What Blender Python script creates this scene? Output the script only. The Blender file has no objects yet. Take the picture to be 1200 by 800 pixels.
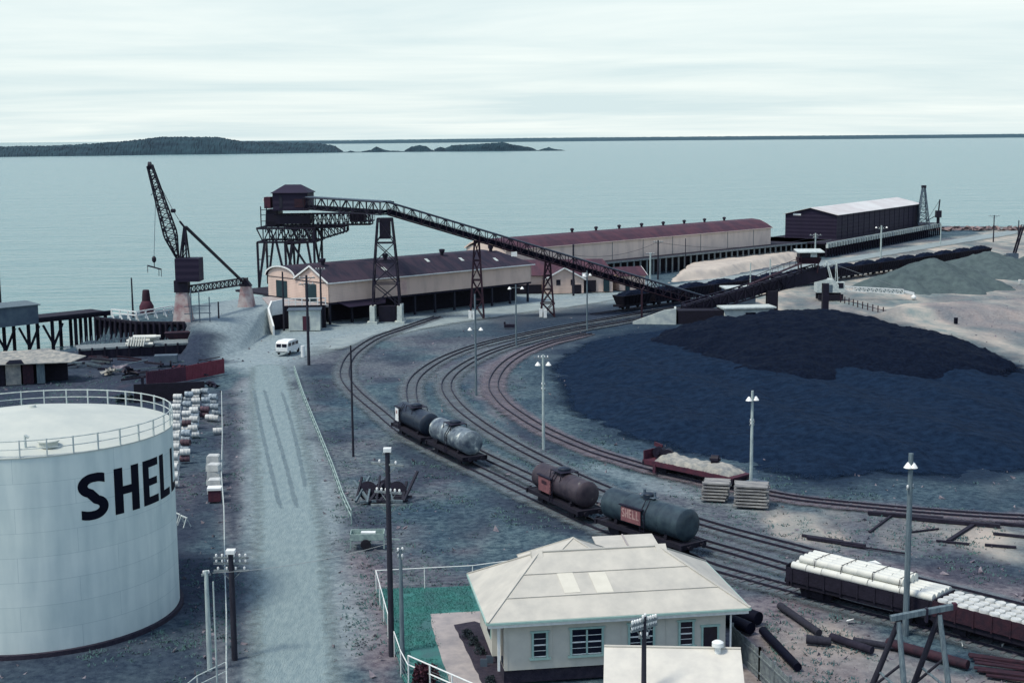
import bpy, bmesh, math, random
import numpy as np
from mathutils import Vector, Matrix
random.seed(7); np.random.seed(7)
R = math.radians
scn = bpy.context.scene
COL = scn.collection

# ---------------------------------------------------------------- camera, sky, sun, exposure
F, CAMH, HY, ROLL = 1667.0, 28.0, 161.0, R(0.5)
PITCH = math.atan((400 - HY) / F)
cd = bpy.data.cameras.new('camera'); cam = bpy.data.objects.new('camera', cd); COL.objects.link(cam)
cd.sensor_width = 36; cd.lens = 36 * F / 1200.0; cd.clip_start = 0.5; cd.clip_end = 90000
cam.matrix_world = (Matrix.Translation((0, 0, CAMH)) @ Matrix.Rotation(R(90) - PITCH, 4, 'X') @ Matrix.Rotation(-ROLL, 4, 'Z'))
scn.camera = cam
scn.view_settings.view_transform = 'Standard'
scn.view_settings.look = 'None'
scn.view_settings.exposure = 1.12
scn.view_settings.gamma = 1.0
SUN_EL, SUN_AZ = R(61), R(240)          # azimuth clockwise from +Y: the sun stands to the left and a little behind
w = bpy.data.worlds.new('World'); scn.world = w; w.use_nodes = True
nt = w.node_tree; nt.nodes.clear()
def N(nt, t, **k):
    n = nt.nodes.new(t)
    for a, b in k.items():
        setattr(n, a, b)
    return n
out = N(nt, 'ShaderNodeOutputWorld'); bg = N(nt, 'ShaderNodeBackground')
bg.inputs['Strength'].default_value = 0.1
sky = N(nt, 'ShaderNodeTexSky', sky_type='NISHITA', sun_disc=False, sun_elevation=SUN_EL, sun_rotation=SUN_AZ)
tc = N(nt, 'ShaderNodeTexCoord'); sep = N(nt, 'ShaderNodeSeparateXYZ')
nt.links.new(tc.outputs['Generated'], sep.inputs[0])
zc = N(nt, 'ShaderNodeMath', operation='MAXIMUM'); zc.inputs[1].default_value = 0.0
nt.links.new(sep.outputs['Z'], zc.inputs[0])
za = N(nt, 'ShaderNodeMath', operation='ADD'); za.inputs[1].default_value = 0.05
nt.links.new(zc.outputs[0], za.inputs[0])
dx = N(nt, 'ShaderNodeMath', operation='DIVIDE'); dy = N(nt, 'ShaderNodeMath', operation='DIVIDE')
nt.links.new(sep.outputs['X'], dx.inputs[0]); nt.links.new(za.outputs[0], dx.inputs[1])
nt.links.new(sep.outputs['Y'], dy.inputs[0]); nt.links.new(za.outputs[0], dy.inputs[1])
cmb = N(nt, 'ShaderNodeCombineXYZ')
nt.links.new(dx.outputs[0], cmb.inputs[0]); nt.links.new(dy.outputs[0], cmb.inputs[1])
mp = N(nt, 'ShaderNodeMapping'); mp.inputs['Scale'].default_value = (0.22, 0.36, 1); mp.inputs['Rotation'].default_value = (0, 0, R(4))
nt.links.new(cmb.outputs[0], mp.inputs[0])
no = N(nt, 'ShaderNodeTexNoise'); no.inputs['Scale'].default_value = 1.1; no.inputs['Detail'].default_value = 8; no.inputs['Roughness'].default_value = 0.58; no.inputs['Distortion'].default_value = 0.35
nt.links.new(mp.outputs[0], no.inputs['Vector'])
rp = N(nt, 'ShaderNodeValToRGB'); e = rp.color_ramp.elements
e[0].position = 0.36; e[0].color = (3.15, 3.80, 3.92, 1); e[1].position = 0.64; e[1].color = (4.25, 4.62, 4.50, 1)
nt.links.new(no.outputs['Fac'], rp.inputs[0])
mx = N(nt, 'ShaderNodeMix', data_type='RGBA'); 
zf = N(nt, 'ShaderNodeMapRange'); zf.inputs[1].default_value = .12; zf.inputs[2].default_value = .34; zf.inputs[3].default_value = .95; zf.inputs[4].default_value = .2
nt.links.new(sep.outputs['Z'], zf.inputs[0]); nt.links.new(zf.outputs[0], mx.inputs[0])
nt.links.new(sky.outputs[0], mx.inputs[6]); nt.links.new(rp.outputs[0], mx.inputs[7])
nt.links.new(mx.outputs[2], bg.inputs['Color']); nt.links.new(bg.outputs[0], out.inputs[0])
sd = bpy.data.lights.new('sun', 'SUN'); sd.energy = 1.5; sd.angle = R(11); sd.color = (1.0, 0.92, 0.78)
sun = bpy.data.objects.new('sun', sd); COL.objects.link(sun)
sv = Vector((math.sin(SUN_AZ) * math.cos(SUN_EL), math.cos(SUN_AZ) * math.cos(SUN_EL), math.sin(SUN_EL)))
sun.rotation_euler = sv.to_track_quat('Z', 'Y').to_euler()

# ---------------------------------------------------------------- helpers
def ray(x, y):
    u = x - 600; v = 400 - y
    c, s = math.cos(ROLL), math.sin(ROLL)
    u, v = u * c + v * s, -u * s + v * c
    cp, sp = math.cos(PITCH), math.sin(PITCH)
    return (u, F * cp + v * sp, -F * sp + v * cp)
def G(x, y, z=0.0):                       # where a sight line of the survey meets the level z
    d = ray(x, y); t = (z - CAMH) / d[2]
    return Vector((d[0] * t, d[1] * t, z))
def D(x, y, Y):                           # where it meets the distance Y
    d = ray(x, y); t = Y / d[1]
    return Vector((d[0] * t, Y, CAMH + d[2] * t))

def mat(name, c1, c2=None, scale=3.0, rough=0.85, bump=0.0, bscale=None, metal=0.0, c3=None, stretch=(1, 1, 1), spec=0.3, vary=0.0, lo=0.35, hi=0.65):
    m = bpy.data.materials.new(name); m.use_nodes = True
    t = m.node_tree; b = t.nodes['Principled BSDF']
    b.inputs['Roughness'].default_value = rough; b.inputs['Metallic'].default_value = metal
    b.inputs['Specular IOR Level'].default_value = spec
    if c2 is None: c2 = tuple(x * 0.75 for x in c1)
    tcn = N(t, 'ShaderNodeTexCoord'); mpn = N(t, 'ShaderNodeMapping'); mpn.inputs['Scale'].default_value = stretch
    t.links.new(tcn.outputs['Object'], mpn.inputs[0])
    n1 = N(t, 'ShaderNodeTexNoise'); n1.inputs['Scale'].default_value = scale; n1.inputs['Detail'].default_value = 7; n1.inputs['Roughness'].default_value = 0.6
    t.links.new(mpn.outputs[0], n1.inputs['Vector'])
    r1 = N(t, 'ShaderNodeValToRGB'); el = r1.color_ramp.elements
    el[0].position = lo; el[0].color = (*c2, 1); el[1].position = hi; el[1].color = (*c1, 1)
    if c3:
        x = el.new(0.72); x.color = (*c3, 1)
    t.links.new(n1.outputs['Fac'], r1.inputs[0])
    last = r1.outputs[0]
    if vary:
        oi = N(t, 'ShaderNodeObjectInfo'); mr = N(t, 'ShaderNodeMapRange')
        mr.inputs[3].default_value = 1 - vary; mr.inputs[4].default_value = 1 + vary
        t.links.new(oi.outputs['Random'], mr.inputs[0])
        mm = N(t, 'ShaderNodeVectorMath', operation='SCALE')
        t.links.new(last, mm.inputs[0]); t.links.new(mr.outputs[0], mm.inputs['Scale']); last = mm.outputs[0]
    t.links.new(last, b.inputs['Base Color'])
    if bump:
        n2 = N(t, 'ShaderNodeTexNoise'); n2.inputs['Scale'].default_value = bscale or scale * 4; n2.inputs['Detail'].default_value = 6
        t.links.new(mpn.outputs[0], n2.inputs['Vector'])
        bp = N(t, 'ShaderNodeBump'); bp.inputs['Strength'].default_value = bump; bp.inputs['Distance'].default_value = 0.1
        t.links.new(n2.outputs['Fac'], bp.inputs['Height']); t.links.new(bp.outputs[0], b.inputs['Normal'])
    return m
def corrugate(m, axis=0, period=0.3, depth=0.35, angle=0.0):     # adds sheet ribs to a material's bump
    t = m.node_tree; b = t.nodes['Principled BSDF']
    tcn = N(t, 'ShaderNodeTexCoord'); mpn = N(t, 'ShaderNodeMapping'); mpn.inputs['Rotation'].default_value = (0, 0, angle)
    t.links.new(tcn.outputs['Object'], mpn.inputs[0])
    wv = N(t, 'ShaderNodeTexWave', bands_direction='XYZ'[axis]); wv.inputs['Scale'].default_value = 0.314 / period
    t.links.new(mpn.outputs[0], wv.inputs['Vector'])
    bp = N(t, 'ShaderNodeBump'); bp.inputs['Strength'].default_value = depth; bp.inputs['Distance'].default_value = 0.06
    t.links.new(wv.outputs['Fac'], bp.inputs['Height'])
    for l in list(t.links):
        if l.to_socket == b.inputs['Normal']: t.links.new(l.from_socket, bp.inputs['Normal'])
    t.links.new(bp.outputs[0], b.inputs['Normal'])
    return m

class MB:
    def __init__(s): s.v = []; s.f = []
    def add(s, vs, fs):
        o = len(s.v); s.v += [tuple(v) for v in vs]; s.f += [tuple(i + o for i in f) for f in fs]; return s
    def box(s, c, d, rz=0.0):
        x, y, z = d[0] / 2, d[1] / 2, d[2] / 2; ca, sa = math.cos(rz), math.sin(rz); vs = []
        for k in (-z, z):
            for (i, j) in ((-x, -y), (x, -y), (x, y), (-x, y)):
                vs.append((c[0] + i * ca - j * sa, c[1] + i * sa + j * ca, c[2] + k))
        return s.add(vs, [(3, 2, 1, 0), (4, 5, 6, 7), (0, 1, 5, 4), (1, 2, 6, 5), (2, 3, 7, 6), (3, 0, 4, 7)])
    def frame(s, p, q):
        p, q = Vector(p), Vector(q); d = (q - p)
        if d.length < 1e-6: d = Vector((0, 0, 1))
        d.normalize(); up = Vector((0, 0, 1)) if abs(d.z) < 0.95 else Vector((0, 1, 0))
        a = d.cross(up).normalized(); b = a.cross(d).normalized()
        return p, q, a, b
    def bar(s, p, q, w, h=None):
        h = h or w; p, q, a, b = s.frame(p, q); vs = []
        for e in (p, q):
            for (i, j) in ((-1, -1), (1, -1), (1, 1), (-1, 1)):
                vs.append(e + a * (i * w / 2) + b * (j * h / 2))
        return s.add(vs, [(3, 2, 1, 0), (4, 5, 6, 7), (0, 1, 5, 4), (1, 2, 6, 5), (2, 3, 7, 6), (3, 0, 4, 7)])
    def tube(s, p, q, r, r2=None, n=8):
        r2 = r if r2 is None else r2; p, q, a, b = s.frame(p, q); vs = []
        for e, rr in ((p, r), (q, r2)):
            for k in range(n):
                t = 2 * math.pi * k / n; vs.append(e + a * (rr * math.cos(t)) + b * (rr * math.sin(t)))
        fs = [(k, (k + 1) % n, n + (k + 1) % n, n + k) for k in range(n)] + [tuple(range(n - 1, -1, -1)), tuple(range(n, 2 * n))]
        return s.add(vs, fs)
    def path(s, pts, r, n=6):
        for p, q in zip(pts, pts[1:]): s.tube(p, q, r, None, n)
        return s
    def lathe(s, prof, n=32, c=(0, 0, 0), axis='z'):
        vs = []
        for (r, z) in prof:
            for k in range(n):
                t = 2 * math.pi * k / n; x, y = r * math.cos(t), r * math.sin(t)
                v = (x, y, z) if axis == 'z' else (z, x, y)
                vs.append((v[0] + c[0], v[1] + c[1], v[2] + c[2]))
        m = len(prof); fs = []
        for i in range(m - 1):
            for k in range(n): fs.append((i * n + k, i * n + (k + 1) % n, (i + 1) * n + (k + 1) % n, (i + 1) * n + k))
        fs.append(tuple(range(n - 1, -1, -1))); fs.append(tuple((m - 1) * n + k for k in range(n)))
        return s.add(vs, fs)
    def prism(s, poly, vec):
        n = len(poly); vec = Vector(vec); vs = [Vector(p) for p in poly] + [Vector(p) + vec for p in poly]
        return s.add(vs, [tuple(range(n - 1, -1, -1)), tuple(range(n, 2 * n))] + [(i, (i + 1) % n, n + (i + 1) % n, n + i) for i in range(n)])
    def slab(s, poly, t):                    # a sheet of thickness t under the polygon
        return s.prism([Vector(p) - Vector((0, 0, t)) for p in poly], (0, 0, t))
    def truss(s, p, q, h, w, n, t=0.12):     # box girder of chords, posts and diagonals; h up, w across
        p, q = Vector(p), Vector(q); d = (q - p).normalized(); a = Vector((-d.y, d.x, 0)).normalized() * (w / 2); u = Vector((0, 0, h))
        for e in (-1, 1):
            s.bar(p + a * e, q + a * e, t, t); s.bar(p + a * e + u, q + a * e + u, t, t)
            for i in range(n + 1):
                x = p.lerp(q, i / n) + a * e; s.bar(x, x + u, t * .7)
                if i < n:
                    y = p.lerp(q, (i + 1) / n) + a * e
                    s.bar(x + (u if i % 2 else Vector()), y + (Vector() if i % 2 else u), t * .6)
        for i in range(n + 1):
            x = p.lerp(q, i / n); s.bar(x - a, x + a, t * .6); s.bar(x - a + u, x + a + u, t * .6)
        return s
    def build(s, name, m, parent=None, smooth=False, kind=None, label=None):
        me = bpy.data.meshes.new(name); me.from_pydata(s.v, [], s.f); me.validate()
        bm = bmesh.new(); bm.from_mesh(me); bmesh.ops.recalc_face_normals(bm, faces=bm.faces); bm.to_mesh(me); bm.free()
        me.materials.append(m)
        if smooth:
            for p in me.polygons: p.use_smooth = True
            me.set_sharp_from_angle(angle=R(40))
        o = bpy.data.objects.new(name, me); COL.objects.link(o)
        if parent: o.parent = parent
        if kind: o['kind'] = kind
        if label: o['label'] = label
        return o
def tag(o, label, cat, group=None):
    o['label'] = label; o['category'] = cat
    if group: o['group'] = group
    return o
def thing(name, label, cat, loc=(0, 0, 0), rz=0.0, group=None):
    o = bpy.data.objects.new(name, None); COL.objects.link(o); o.empty_display_size = 0.3
    o.location = loc; o.rotation_euler = (0, 0, rz)
    return tag(o, label, cat, group)
KIDS = {}
def kids(o): return [c for c in o.children]
def copy_tree(o, parent=None):
    c = o.copy(); COL.objects.link(c)
    if parent: c.parent = parent
    for ch in kids(o): copy_tree(ch, c)
    return c
def put(o, loc, rz, label=None, group=None):
    c = copy_tree(o); c.location = loc; c.rotation_euler = (0, 0, rz)
    if label: c['label'] = label
    if group: c['group'] = group
    return c

# ---------------------------------------------------------------- materials
M = {}
M['steel'] = mat('dark_steel', (0.0100, 0.0075, 0.0223), (0.0050, 0.0040, 0.0124), 2, .6, .2)
M['rust'] = mat('rusty_steel', (0.0336, 0.0123, 0.0210), (0.0140, 0.0072, 0.0158), 2.5, .8, .2)
M['timber'] = mat('tarred_timber', (0.0170, 0.0150, 0.0279), (0.0070, 0.0065, 0.0161), 2, .9, .4, stretch=(1, 1, .3))
M['oldwood'] = mat('weathered_timber', (.20, .24, .24), (.10, .12, .14), 3, .9, .4)
M['sawn'] = mat('sawn_boards', (.33, .33, .31), (.10, .105, .12), 1.1, .9, .2, stretch=(.6, 4, 1))
M['polewood'] = mat('pole_timber', (0.0260, 0.0275, 0.0409), (0.0130, 0.0143, 0.0248), 3, .9, .4, stretch=(3, 3, .3))
M['polegrey'] = mat('grey_pole_timber', (.14, .19, .21), (.065, .095, .12), 3, .9, .4, stretch=(3, 3, .3))
M['polepale'] = mat('pale_painted_pole', (.42, .50, .47), (.22, .28, .30), 2, .8, .3, stretch=(3, 3, .5))
M['white'] = mat('white_paint', (0.7200, 0.7380, 0.7176), (0.5760, 0.6120, 0.6072), 3, .6, .05)
M['offwhite'] = mat('worn_white_paint', (0.5270, 0.5780, 0.5440), (0.3230, 0.3825, 0.3910), 2.5, .7, .15)
M['cream'] = mat('cream_boards', (.60, .46, .39), (.47, .36, .31), .5, .8, .05, stretch=(1, 1, .35), lo=.3, hi=.55)
corrugate(M['cream'], 2, .25, .25)
M['cream2'] = mat('pale_cream_boards', (.66, .54, .46), (.51, .42, .37), .5, .8, .05, stretch=(1, 1, .35), lo=.3, hi=.55)
M['redroof'] = mat('red_roof_sheet', (0.0735, 0.0300, 0.0440), (0.0465, 0.0225, 0.0368), .45, .75, .05, stretch=(1.6, .5, 1), lo=.42, hi=.58)
M['darkroof'] = mat('dark_red_roof_sheet', (0.0338, 0.0225, 0.0368), (0.0149, 0.0135, 0.0272), .4, .75, .05, stretch=(1.6, .5, 1), lo=.42, hi=.58)
M['navy'] = mat('dark_shed_sheet', (0.0130, 0.0085, 0.0279), (0.0090, 0.0065, 0.0211), .3, .7, .1)
M['paleroof'] = mat('pale_roof_sheet', (0.5780, 0.5865, 0.5742), (0.4675, 0.4420, 0.4350), .15, .6, .05)
M['houseroof'] = mat('fibre_cement_roof', (0.4801, 0.4646, 0.4118), (0.3872, 0.3795, 0.3445), .8, .8, .06)
corrugate(M['houseroof'], 0, 1.1, .10)
M['housewall'] = mat('house_wall_sheet', (0.5074, 0.4992, 0.4388), (0.4501, 0.4460, 0.3974), 1.5, .75, .05)
M['mint'] = mat('mint_trim_paint', (.31, .46, .415), (.25, .39, .36), 4, .6, .05)
M['glass'] = mat('dark_window_glass', (0.0060, 0.0065, 0.0186), (0.0040, 0.0045, 0.0136), 2, .12, 0, spec=.5)
M['concrete'] = mat('pale_concrete', (.50, .55, .50), (.30, .35, .36), .8, .9, .2)
M['stained'] = mat('stained_concrete', (.46, .44, .42), (.24, .14, .15), .7, .9, .2)
M['tank'] = mat('tank_paint', (.60, .68, .655), (.535, .625, .615), .45, .55, .02)
M['tankroof'] = mat('tank_roof_paint', (0.4657, 0.4963, 0.4536), (0.4029, 0.4415, 0.4140), .6, .7, .05)
M['black'] = mat('black_paint', (.0022, .0032, .012), (.0015, .0022, .008), 2, .7, 0, spec=.1)
M['tankgreen'] = mat('grey_green_barrel', (0.0372, 0.0612, 0.0748), (0.0156, 0.0281, 0.0422), 1.6, .45, .05, metal=.1)
M['tankblack'] = mat('dark_barrel', (0.0156, 0.0260, 0.0413), (0.0072, 0.0117, 0.0255), 1.6, .42, .05)
M['tanksilver'] = mat('streaked_silver_barrel', (0.1600, 0.2000, 0.2210), (0.0440, 0.0600, 0.0850), 1.3, .38, .05, c3=(.62, .64, .58), lo=.38, hi=.6)
M['tankrust'] = mat('rusty_barrel', (0.0510, 0.0396, 0.0478), (0.0216, 0.0168, 0.0268), 1.2, .55, .1, c3=(.17, .17, .15))
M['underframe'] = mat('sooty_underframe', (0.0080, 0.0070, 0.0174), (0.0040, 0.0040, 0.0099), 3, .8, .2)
M['signpink'] = mat('faded_pink_sign', (.20, .085, .09), (.12, .05, .06), 3, .7)
M['signred'] = mat('red_sign_paint', (.36, .24, .22), (.26, .16, .16), 3, .7)
M['rail'] = mat('rail_steel', (.030, .028, .046), (.018, .017, .032), 3, .5, .1, metal=.3)
M['sleeper'] = mat('sleeper_timber', (.105, .11, .125), (.055, .058, .075), 3, .95, .3)
M['coal'] = mat('coal', (.0052, .0105, .0265), (.0016, .0040, .0125), 2.2, .9, 1.0, 3.5, spec=.08)
M['coalpile'] = mat('piled_coal', (.0042, .0088, .0215), (.0013, .0034, .0105), 2.4, .9, 1.0, 3.5, spec=.06)
M['fines'] = mat('coal_fines', (.0088, .0215, .047), (.0038, .0105, .0255), 1.2, .95, 1.0, 3.0, spec=.05, lo=.36, hi=.66)
M['gravel'] = mat('grey_gravel', (.072, .104, .106), (.046, .068, .075), .8, .95, 1.0, 3)
M['wagonwood'] = mat('wagon_boards', (0.0110, 0.0100, 0.0211), (0.0060, 0.0055, 0.0136), 2, .9, .3, vary=.25)
M['drumwhite'] = mat('white_drum_paint', (0.5661, 0.5814, 0.5474), (0.3825, 0.4054, 0.4066), 2, .55, .1, vary=.12)
M['drumgrey'] = mat('blue_grey_drum_paint', (.34, .40, .42), (.14, .18, .22), 2.5, .6, .1, vary=.3)
M['drumbrown'] = mat('brown_drum_paint', (.10, .055, .065), (.045, .03, .045), 2.5, .7, .1, vary=.3)
M['pipe'] = mat('white_pipe', (.62, .63, .57), (.50, .52, .49), 1.5, .5, .03)
M['redpaint'] = mat('dull_red_paint', (0.0735, 0.0195, 0.0338), (0.0385, 0.0130, 0.0270), 2, .8, .2)
M['tarp'] = mat('pale_canvas', (.34, .33, .29), (.15, .165, .17), 1.5, .9, .4)
M['rubble'] = mat('rubble_stone', (.24, .22, .24), (.10, .09, .12), 2, .95, .5)
M['stoneblue'] = mat('grey_shed_sheet', (.085, .12, .15), (.05, .075, .11), .8, .8, .1)
M['leaf'] = mat('shrub_leaves', (.05, .012, .022), (.025, .008, .018), 4, .8)
M['leafgreen'] = mat('weed_leaves', (.075, .145, .135), (.030, .075, .085), .2, .9)
M['bush'] = mat('dark_bush_leaves', (.03, .05, .05), (.012, .02, .03), 3, .9)
M['forest'] = mat('hazy_forest', (.020, .052, .068), (.009, .026, .040), .02, 1, 0)  # foliage with distance haze put into its blue
M['forestfar'] = mat('hazier_forest', (.030, .075, .098), (.022, .058, .080), .004, 1, 0)  # paler, bluer foliage: the thicker haze is part of the colour
M['rock'] = mat('rock_wall_stone', (.26, .19, .18), (.10, .075, .085), .5, .95, .6)
M['greypaint'] = mat('pale_green_paint', (.30, .40, .37), (.18, .25, .25), 3, .7, .1)
M['tyre'] = mat('tyre_rubber', (.012, .012, .02), (.008, .008, .014), 4, .9)
M['insulator'] = mat('white_porcelain', (.80, .82, .80), None, 4, .3)
M['pad'] = mat('concrete_path', (.34, .31, .30), (.25, .235, .24), 1.2, .95, .2)
M['grass'] = mat('lawn_grass', (0.0340, 0.1733, 0.1552), (0.0450, 0.1208, 0.1265), .7, .95, .6, 14)
M['bed'] = mat('garden_soil', (.035, .03, .045), (.018, .016, .03), 3, .95, .6)
M['wire'] = mat('galvanised_wire', (.22, .25, .27), None, 4, .5)
M['green_door'] = mat('dark_green_door', (.010, .035, .045), (.007, .024, .034), 2, .7)
M['skylight'] = mat('pale_roof_panel', (.575, .56, .485), (.53, .515, .445), 2, .75)

# ---------------------------------------------------------------- sea, islands, ground
def sea_mat():
    m = bpy.data.materials.new('sea_water'); m.use_nodes = True; t = m.node_tree; b = t.nodes['Principled BSDF']
    b.inputs['Base Color'].default_value = (.105, .205, .200, 1); b.inputs['Roughness'].default_value = .22; b.inputs['IOR'].default_value = 1.33
    tcn = N(t, 'ShaderNodeTexCoord'); prev = None
    for sc, st, dist, rot in ((.16, .8, 1.3, 20), (.55, .8, .55, 35), (.03, .6, 3.0, 12)):
        mpn = N(t, 'ShaderNodeMapping'); mpn.inputs['Scale'].default_value = (.55, 1.5, 1); mpn.inputs['Rotation'].default_value = (0, 0, R(rot))
        t.links.new(tcn.outputs['Object'], mpn.inputs[0])
        n = N(t, 'ShaderNodeTexNoise'); n.inputs['Scale'].default_value = sc; n.inputs['Detail'].default_value = 4
        t.links.new(mpn.outputs[0], n.inputs['Vector'])
        bp = N(t, 'ShaderNodeBump'); bp.inputs['Strength'].default_value = st; bp.inputs['Distance'].default_value = dist
        t.links.new(n.outputs['Fac'], bp.inputs['Height'])
        if prev: t.links.new(prev.outputs[0], bp.inputs['Normal'])
        prev = bp
    t.links.new(prev.outputs[0], b.inputs['Normal'])
    return m
WZ = -1.6
MB().add([(-30000, 60, WZ), (30000, 60, WZ), (30000, 45000, WZ), (-30000, 45000, WZ)], [(0, 1, 2, 3)]).build('sea', sea_mat(), kind='structure')

def noise1(x, seed=0):
    return sum(math.sin(x * f + seed * 1.7 + f) * a for f, a in ((1, .5), (2.3, .3), (5.1, .2), (9.7, .12)))
def island(name, prof, depth, m, jag=1.0, step=1.5):
    # prof: (bearing pixel, height in pixels over the waterline, base row) ; a ridge with a tree-rough outline, sloping both ways
    xs = []; x = prof[0][0]
    while x < prof[-1][0]: xs.append(x); x += step
    xs.append(prof[-1][0]); mb = MB(); rows = [(k / 15, (math.sin(min(1, k / 8) * math.pi / 2) if k < 9 else math.cos((k - 8) / 7 * math.pi / 2))) for k in range(16)]
    nx = len(xs); vs = []
    for k, (dd, hf) in enumerate(rows):
        for i, x in enumerate(xs):
            for a, b in zip(prof, prof[1:]):
                if a[0] <= x <= b[0]: break
            t = (x - a[0]) / max(1e-6, b[0] - a[0]); hp = a[1] + (b[1] - a[1]) * t; by = a[2] + (b[2] - a[2]) * t
            p = G(x, by, WZ); dist = p.length; hm = max(0, hp) * dist / F
            j = (random.random() - .35) * jag * dist / F if 0 < k < 15 else 0
            q = p * (1 + depth * dd / math.hypot(p.x, p.y)); h = hm * hf + (j if hm > 1e-3 else j * .3)
            vs.append((q.x, q.y, WZ + max(h, -.3) if 0 < k < 15 else WZ - 1.0))
    fs = [(k * nx + i, k * nx + i + 1, (k + 1) * nx + i + 1, (k + 1) * nx + i) for k in range(len(rows) - 1) for i in range(nx - 1)]
    mb.add(vs, fs); return mb.build(name, m, kind='structure')
island('island', [(-70, 11, 185), (0, 11, 184.3), (60, 11, 183.5), (110, 13.5, 183), (150, 16, 182.3), (190, 20, 181.6), (225, 20, 181.3), (255, 19.5, 181), (285, 14, 180.6),
                  (330, 12, 180), (375, 10.5, 179.4), (393, 7, 179.2), (402, 0, 179)], 420, M['forest'], 1.6)
for prof in ([(407, 0, 178.8), (411, 1.4, 178.8), (416, 0, 178.7)],
             [(424, .3, 178.6), (435, 2, 178.5), (441, 6, 178.4), (449, 2.5, 178.3), (456, .6, 178.2), (468, .5, 178.2)],
             [(474, .8, 178.2), (482, 5.5, 178), (492, 7, 178), (500, 5.5, 177.9), (505, 2, 177.9), (509, .5, 177.9)],
             [(509, 2, 177.9), (516, 5, 177.9), (522, 3.5, 177.8), (530, 7, 177.8), (560, 8, 177.6), (590, 10, 177.3), (601, 7, 177.2), (620, 4, 177), (628, .8, 176.9)],
             [(632, .6, 176.9), (643, 3.4, 176.8), (650, 1.2, 176.8), (659, .2, 176.7)]):
    island('island', prof, 120, M['forest'], 1.2, 1.0)
island('island', [(394, .7, 179.2), (430, .5, 178.8), (500, .8, 178.1), (560, .9, 177.8), (640, .6, 177), (662, .1, 176.8)], 90, M['forest'], .3, 1.5)
island('far_shore', [(270, 3.2, 169.4), (420, 3.4, 168.6), (620, 4.2, 166.4), (800, 4.0, 164.7), (1000, 4.0, 163.2), (1100, 3.6, 162.2), (1270, 4.0, 160.9)], 2500, M['forestfar'], .55, 2.2)

PLAT = [(-58.2, 200.5), (-57.5, 203.5), (-41, 227.5), (-33, 223), (-34.6, 214.5), (-36.2, 212.3), (-36.5, 209), (-41, 201), (-43.5, 193.4), (-52, 196.2), (-56.5, 198.8)]
def seg_d(px, py, ax, ay, bx, by):
    vx, vy = bx - ax, by - ay; t = np.clip(((px - ax) * vx + (py - ay) * vy) / (vx * vx + vy * vy + 1e-9), 0, 1)
    return np.hypot(px - ax - t * vx, py - ay - t * vy)
def sdist(px, py, poly):                       # signed distance, inside positive
    d = np.full(px.shape, 1e9); ins = np.zeros(px.shape, bool); n = len(poly)
    for i in range(n):
        ax, ay = poly[i][0], poly[i][1]; bx, by = poly[(i + 1) % n][0], poly[(i + 1) % n][1]
        d = np.minimum(d, seg_d(px, py, ax, ay, bx, by))
        c = ((ay > py) != (by > py)) & (px < (bx - ax) * (py - ay) / ((by - ay) + 1e-12) + ax); ins ^= c
    return np.where(ins, d, -d)
def sm(x): x = np.clip(x, 0, 1); return x * x * (3 - 2 * x)
def plateau(px, py):
    d = -sdist(px, py, PLAT)
    wdt = np.where((px > -36.2) & (py > 209), .6, np.where(px > -36.4, 2.0, np.where(px < -44.5, np.where(py > 205, 1.2, .5), np.where(px < -43, .5 + (px + 44.5) / 1.5 * 12, np.where(px < -41, 12.5 + (px + 43) / 2 * 3, 15.5 - (px + 41) / 4.8 * 6)))))
    return 3.25 * (1 - sm(np.maximum(d, 0) / wdt))
def hgt(x, y):
    return float(plateau(np.array([float(x)]), np.array([float(y)]))[0])
def vnoise(x, y, s, seed):
    rng = np.random.RandomState(seed); T = rng.rand(256, 256); x = x / s; y = y / s
    xi = np.floor(x).astype(int); yi = np.floor(y).astype(int); fx = sm(x - xi); fy = sm(y - yi)
    g = lambda a, b: T[a % 256, b % 256]
    return (g(xi, yi) * (1 - fx) + g(xi + 1, yi) * fx) * (1 - fy) + (g(xi, yi + 1) * (1 - fx) + g(xi + 1, yi + 1) * fx) * fy
def fbm(x, y, s, seed): return sum(vnoise(x, y, s / 2 ** k, seed + k) * .5 ** k for k in range(4)) / 1.875
def PX(*pts, z=0.0): return [G(x, y, z) for x, y in pts]

LAND = [Vector((-260, 20)), Vector((-260, 150)), *[Vector(p[:2]) for p in PX((-60, 432), (60, 412), (100, 402), (128, 398))], Vector((-61, 199.5)), Vector((-57.8, 203.8)), Vector((-41, 228)),
        Vector((-35, 236)), Vector((0, 270)), Vector((20, 296)), Vector((60, 334)), Vector((75, 345)), Vector((100, 392)), Vector((112, 418)), Vector((131, 440)), Vector((153, 432)), Vector((420, 425)), Vector((420, 20))]
YS = [20.0]
while YS[-1] < 460: YS.append(YS[-1] + max(.45, YS[-1] * .0045))
XS = np.concatenate([np.arange(-260, -75, 4.0), np.arange(-75, 75, .5), np.arange(75, 175, 1.0), np.arange(175, 421, 6.0)])
gx, gy = np.meshgrid(XS, np.array(YS))
lump = fbm(gx, gy, 9, 3) * .16 + fbm(gx, gy, 2.2, 11) * .07
gz = plateau(gx, gy) - .24 + lump * (1 - .6 * (plateau(gx, gy) > 1))
shore = sdist(gx, gy, LAND); gz = np.where(shore < 0, gz - np.minimum(-shore * .9, 5), gz)
bankd = sdist(gx, gy, PX((1020, 372), (1045, 360), (1110, 357), (1200, 353), (1330, 350), (1330, 372), (1130, 374)))
gz += 1.1 * sm((bankd + 1) / 4) * (bankd > -1) * (.6 + .8 * fbm(gx, gy, 5, 40))
nv, nu = gx.shape; idx = np.arange(nv * nu).reshape(nv, nu)
quads = np.stack([idx[:-1, :-1], idx[:-1, 1:], idx[1:, 1:], idx[1:, :-1]], -1).reshape(-1, 4)
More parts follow.
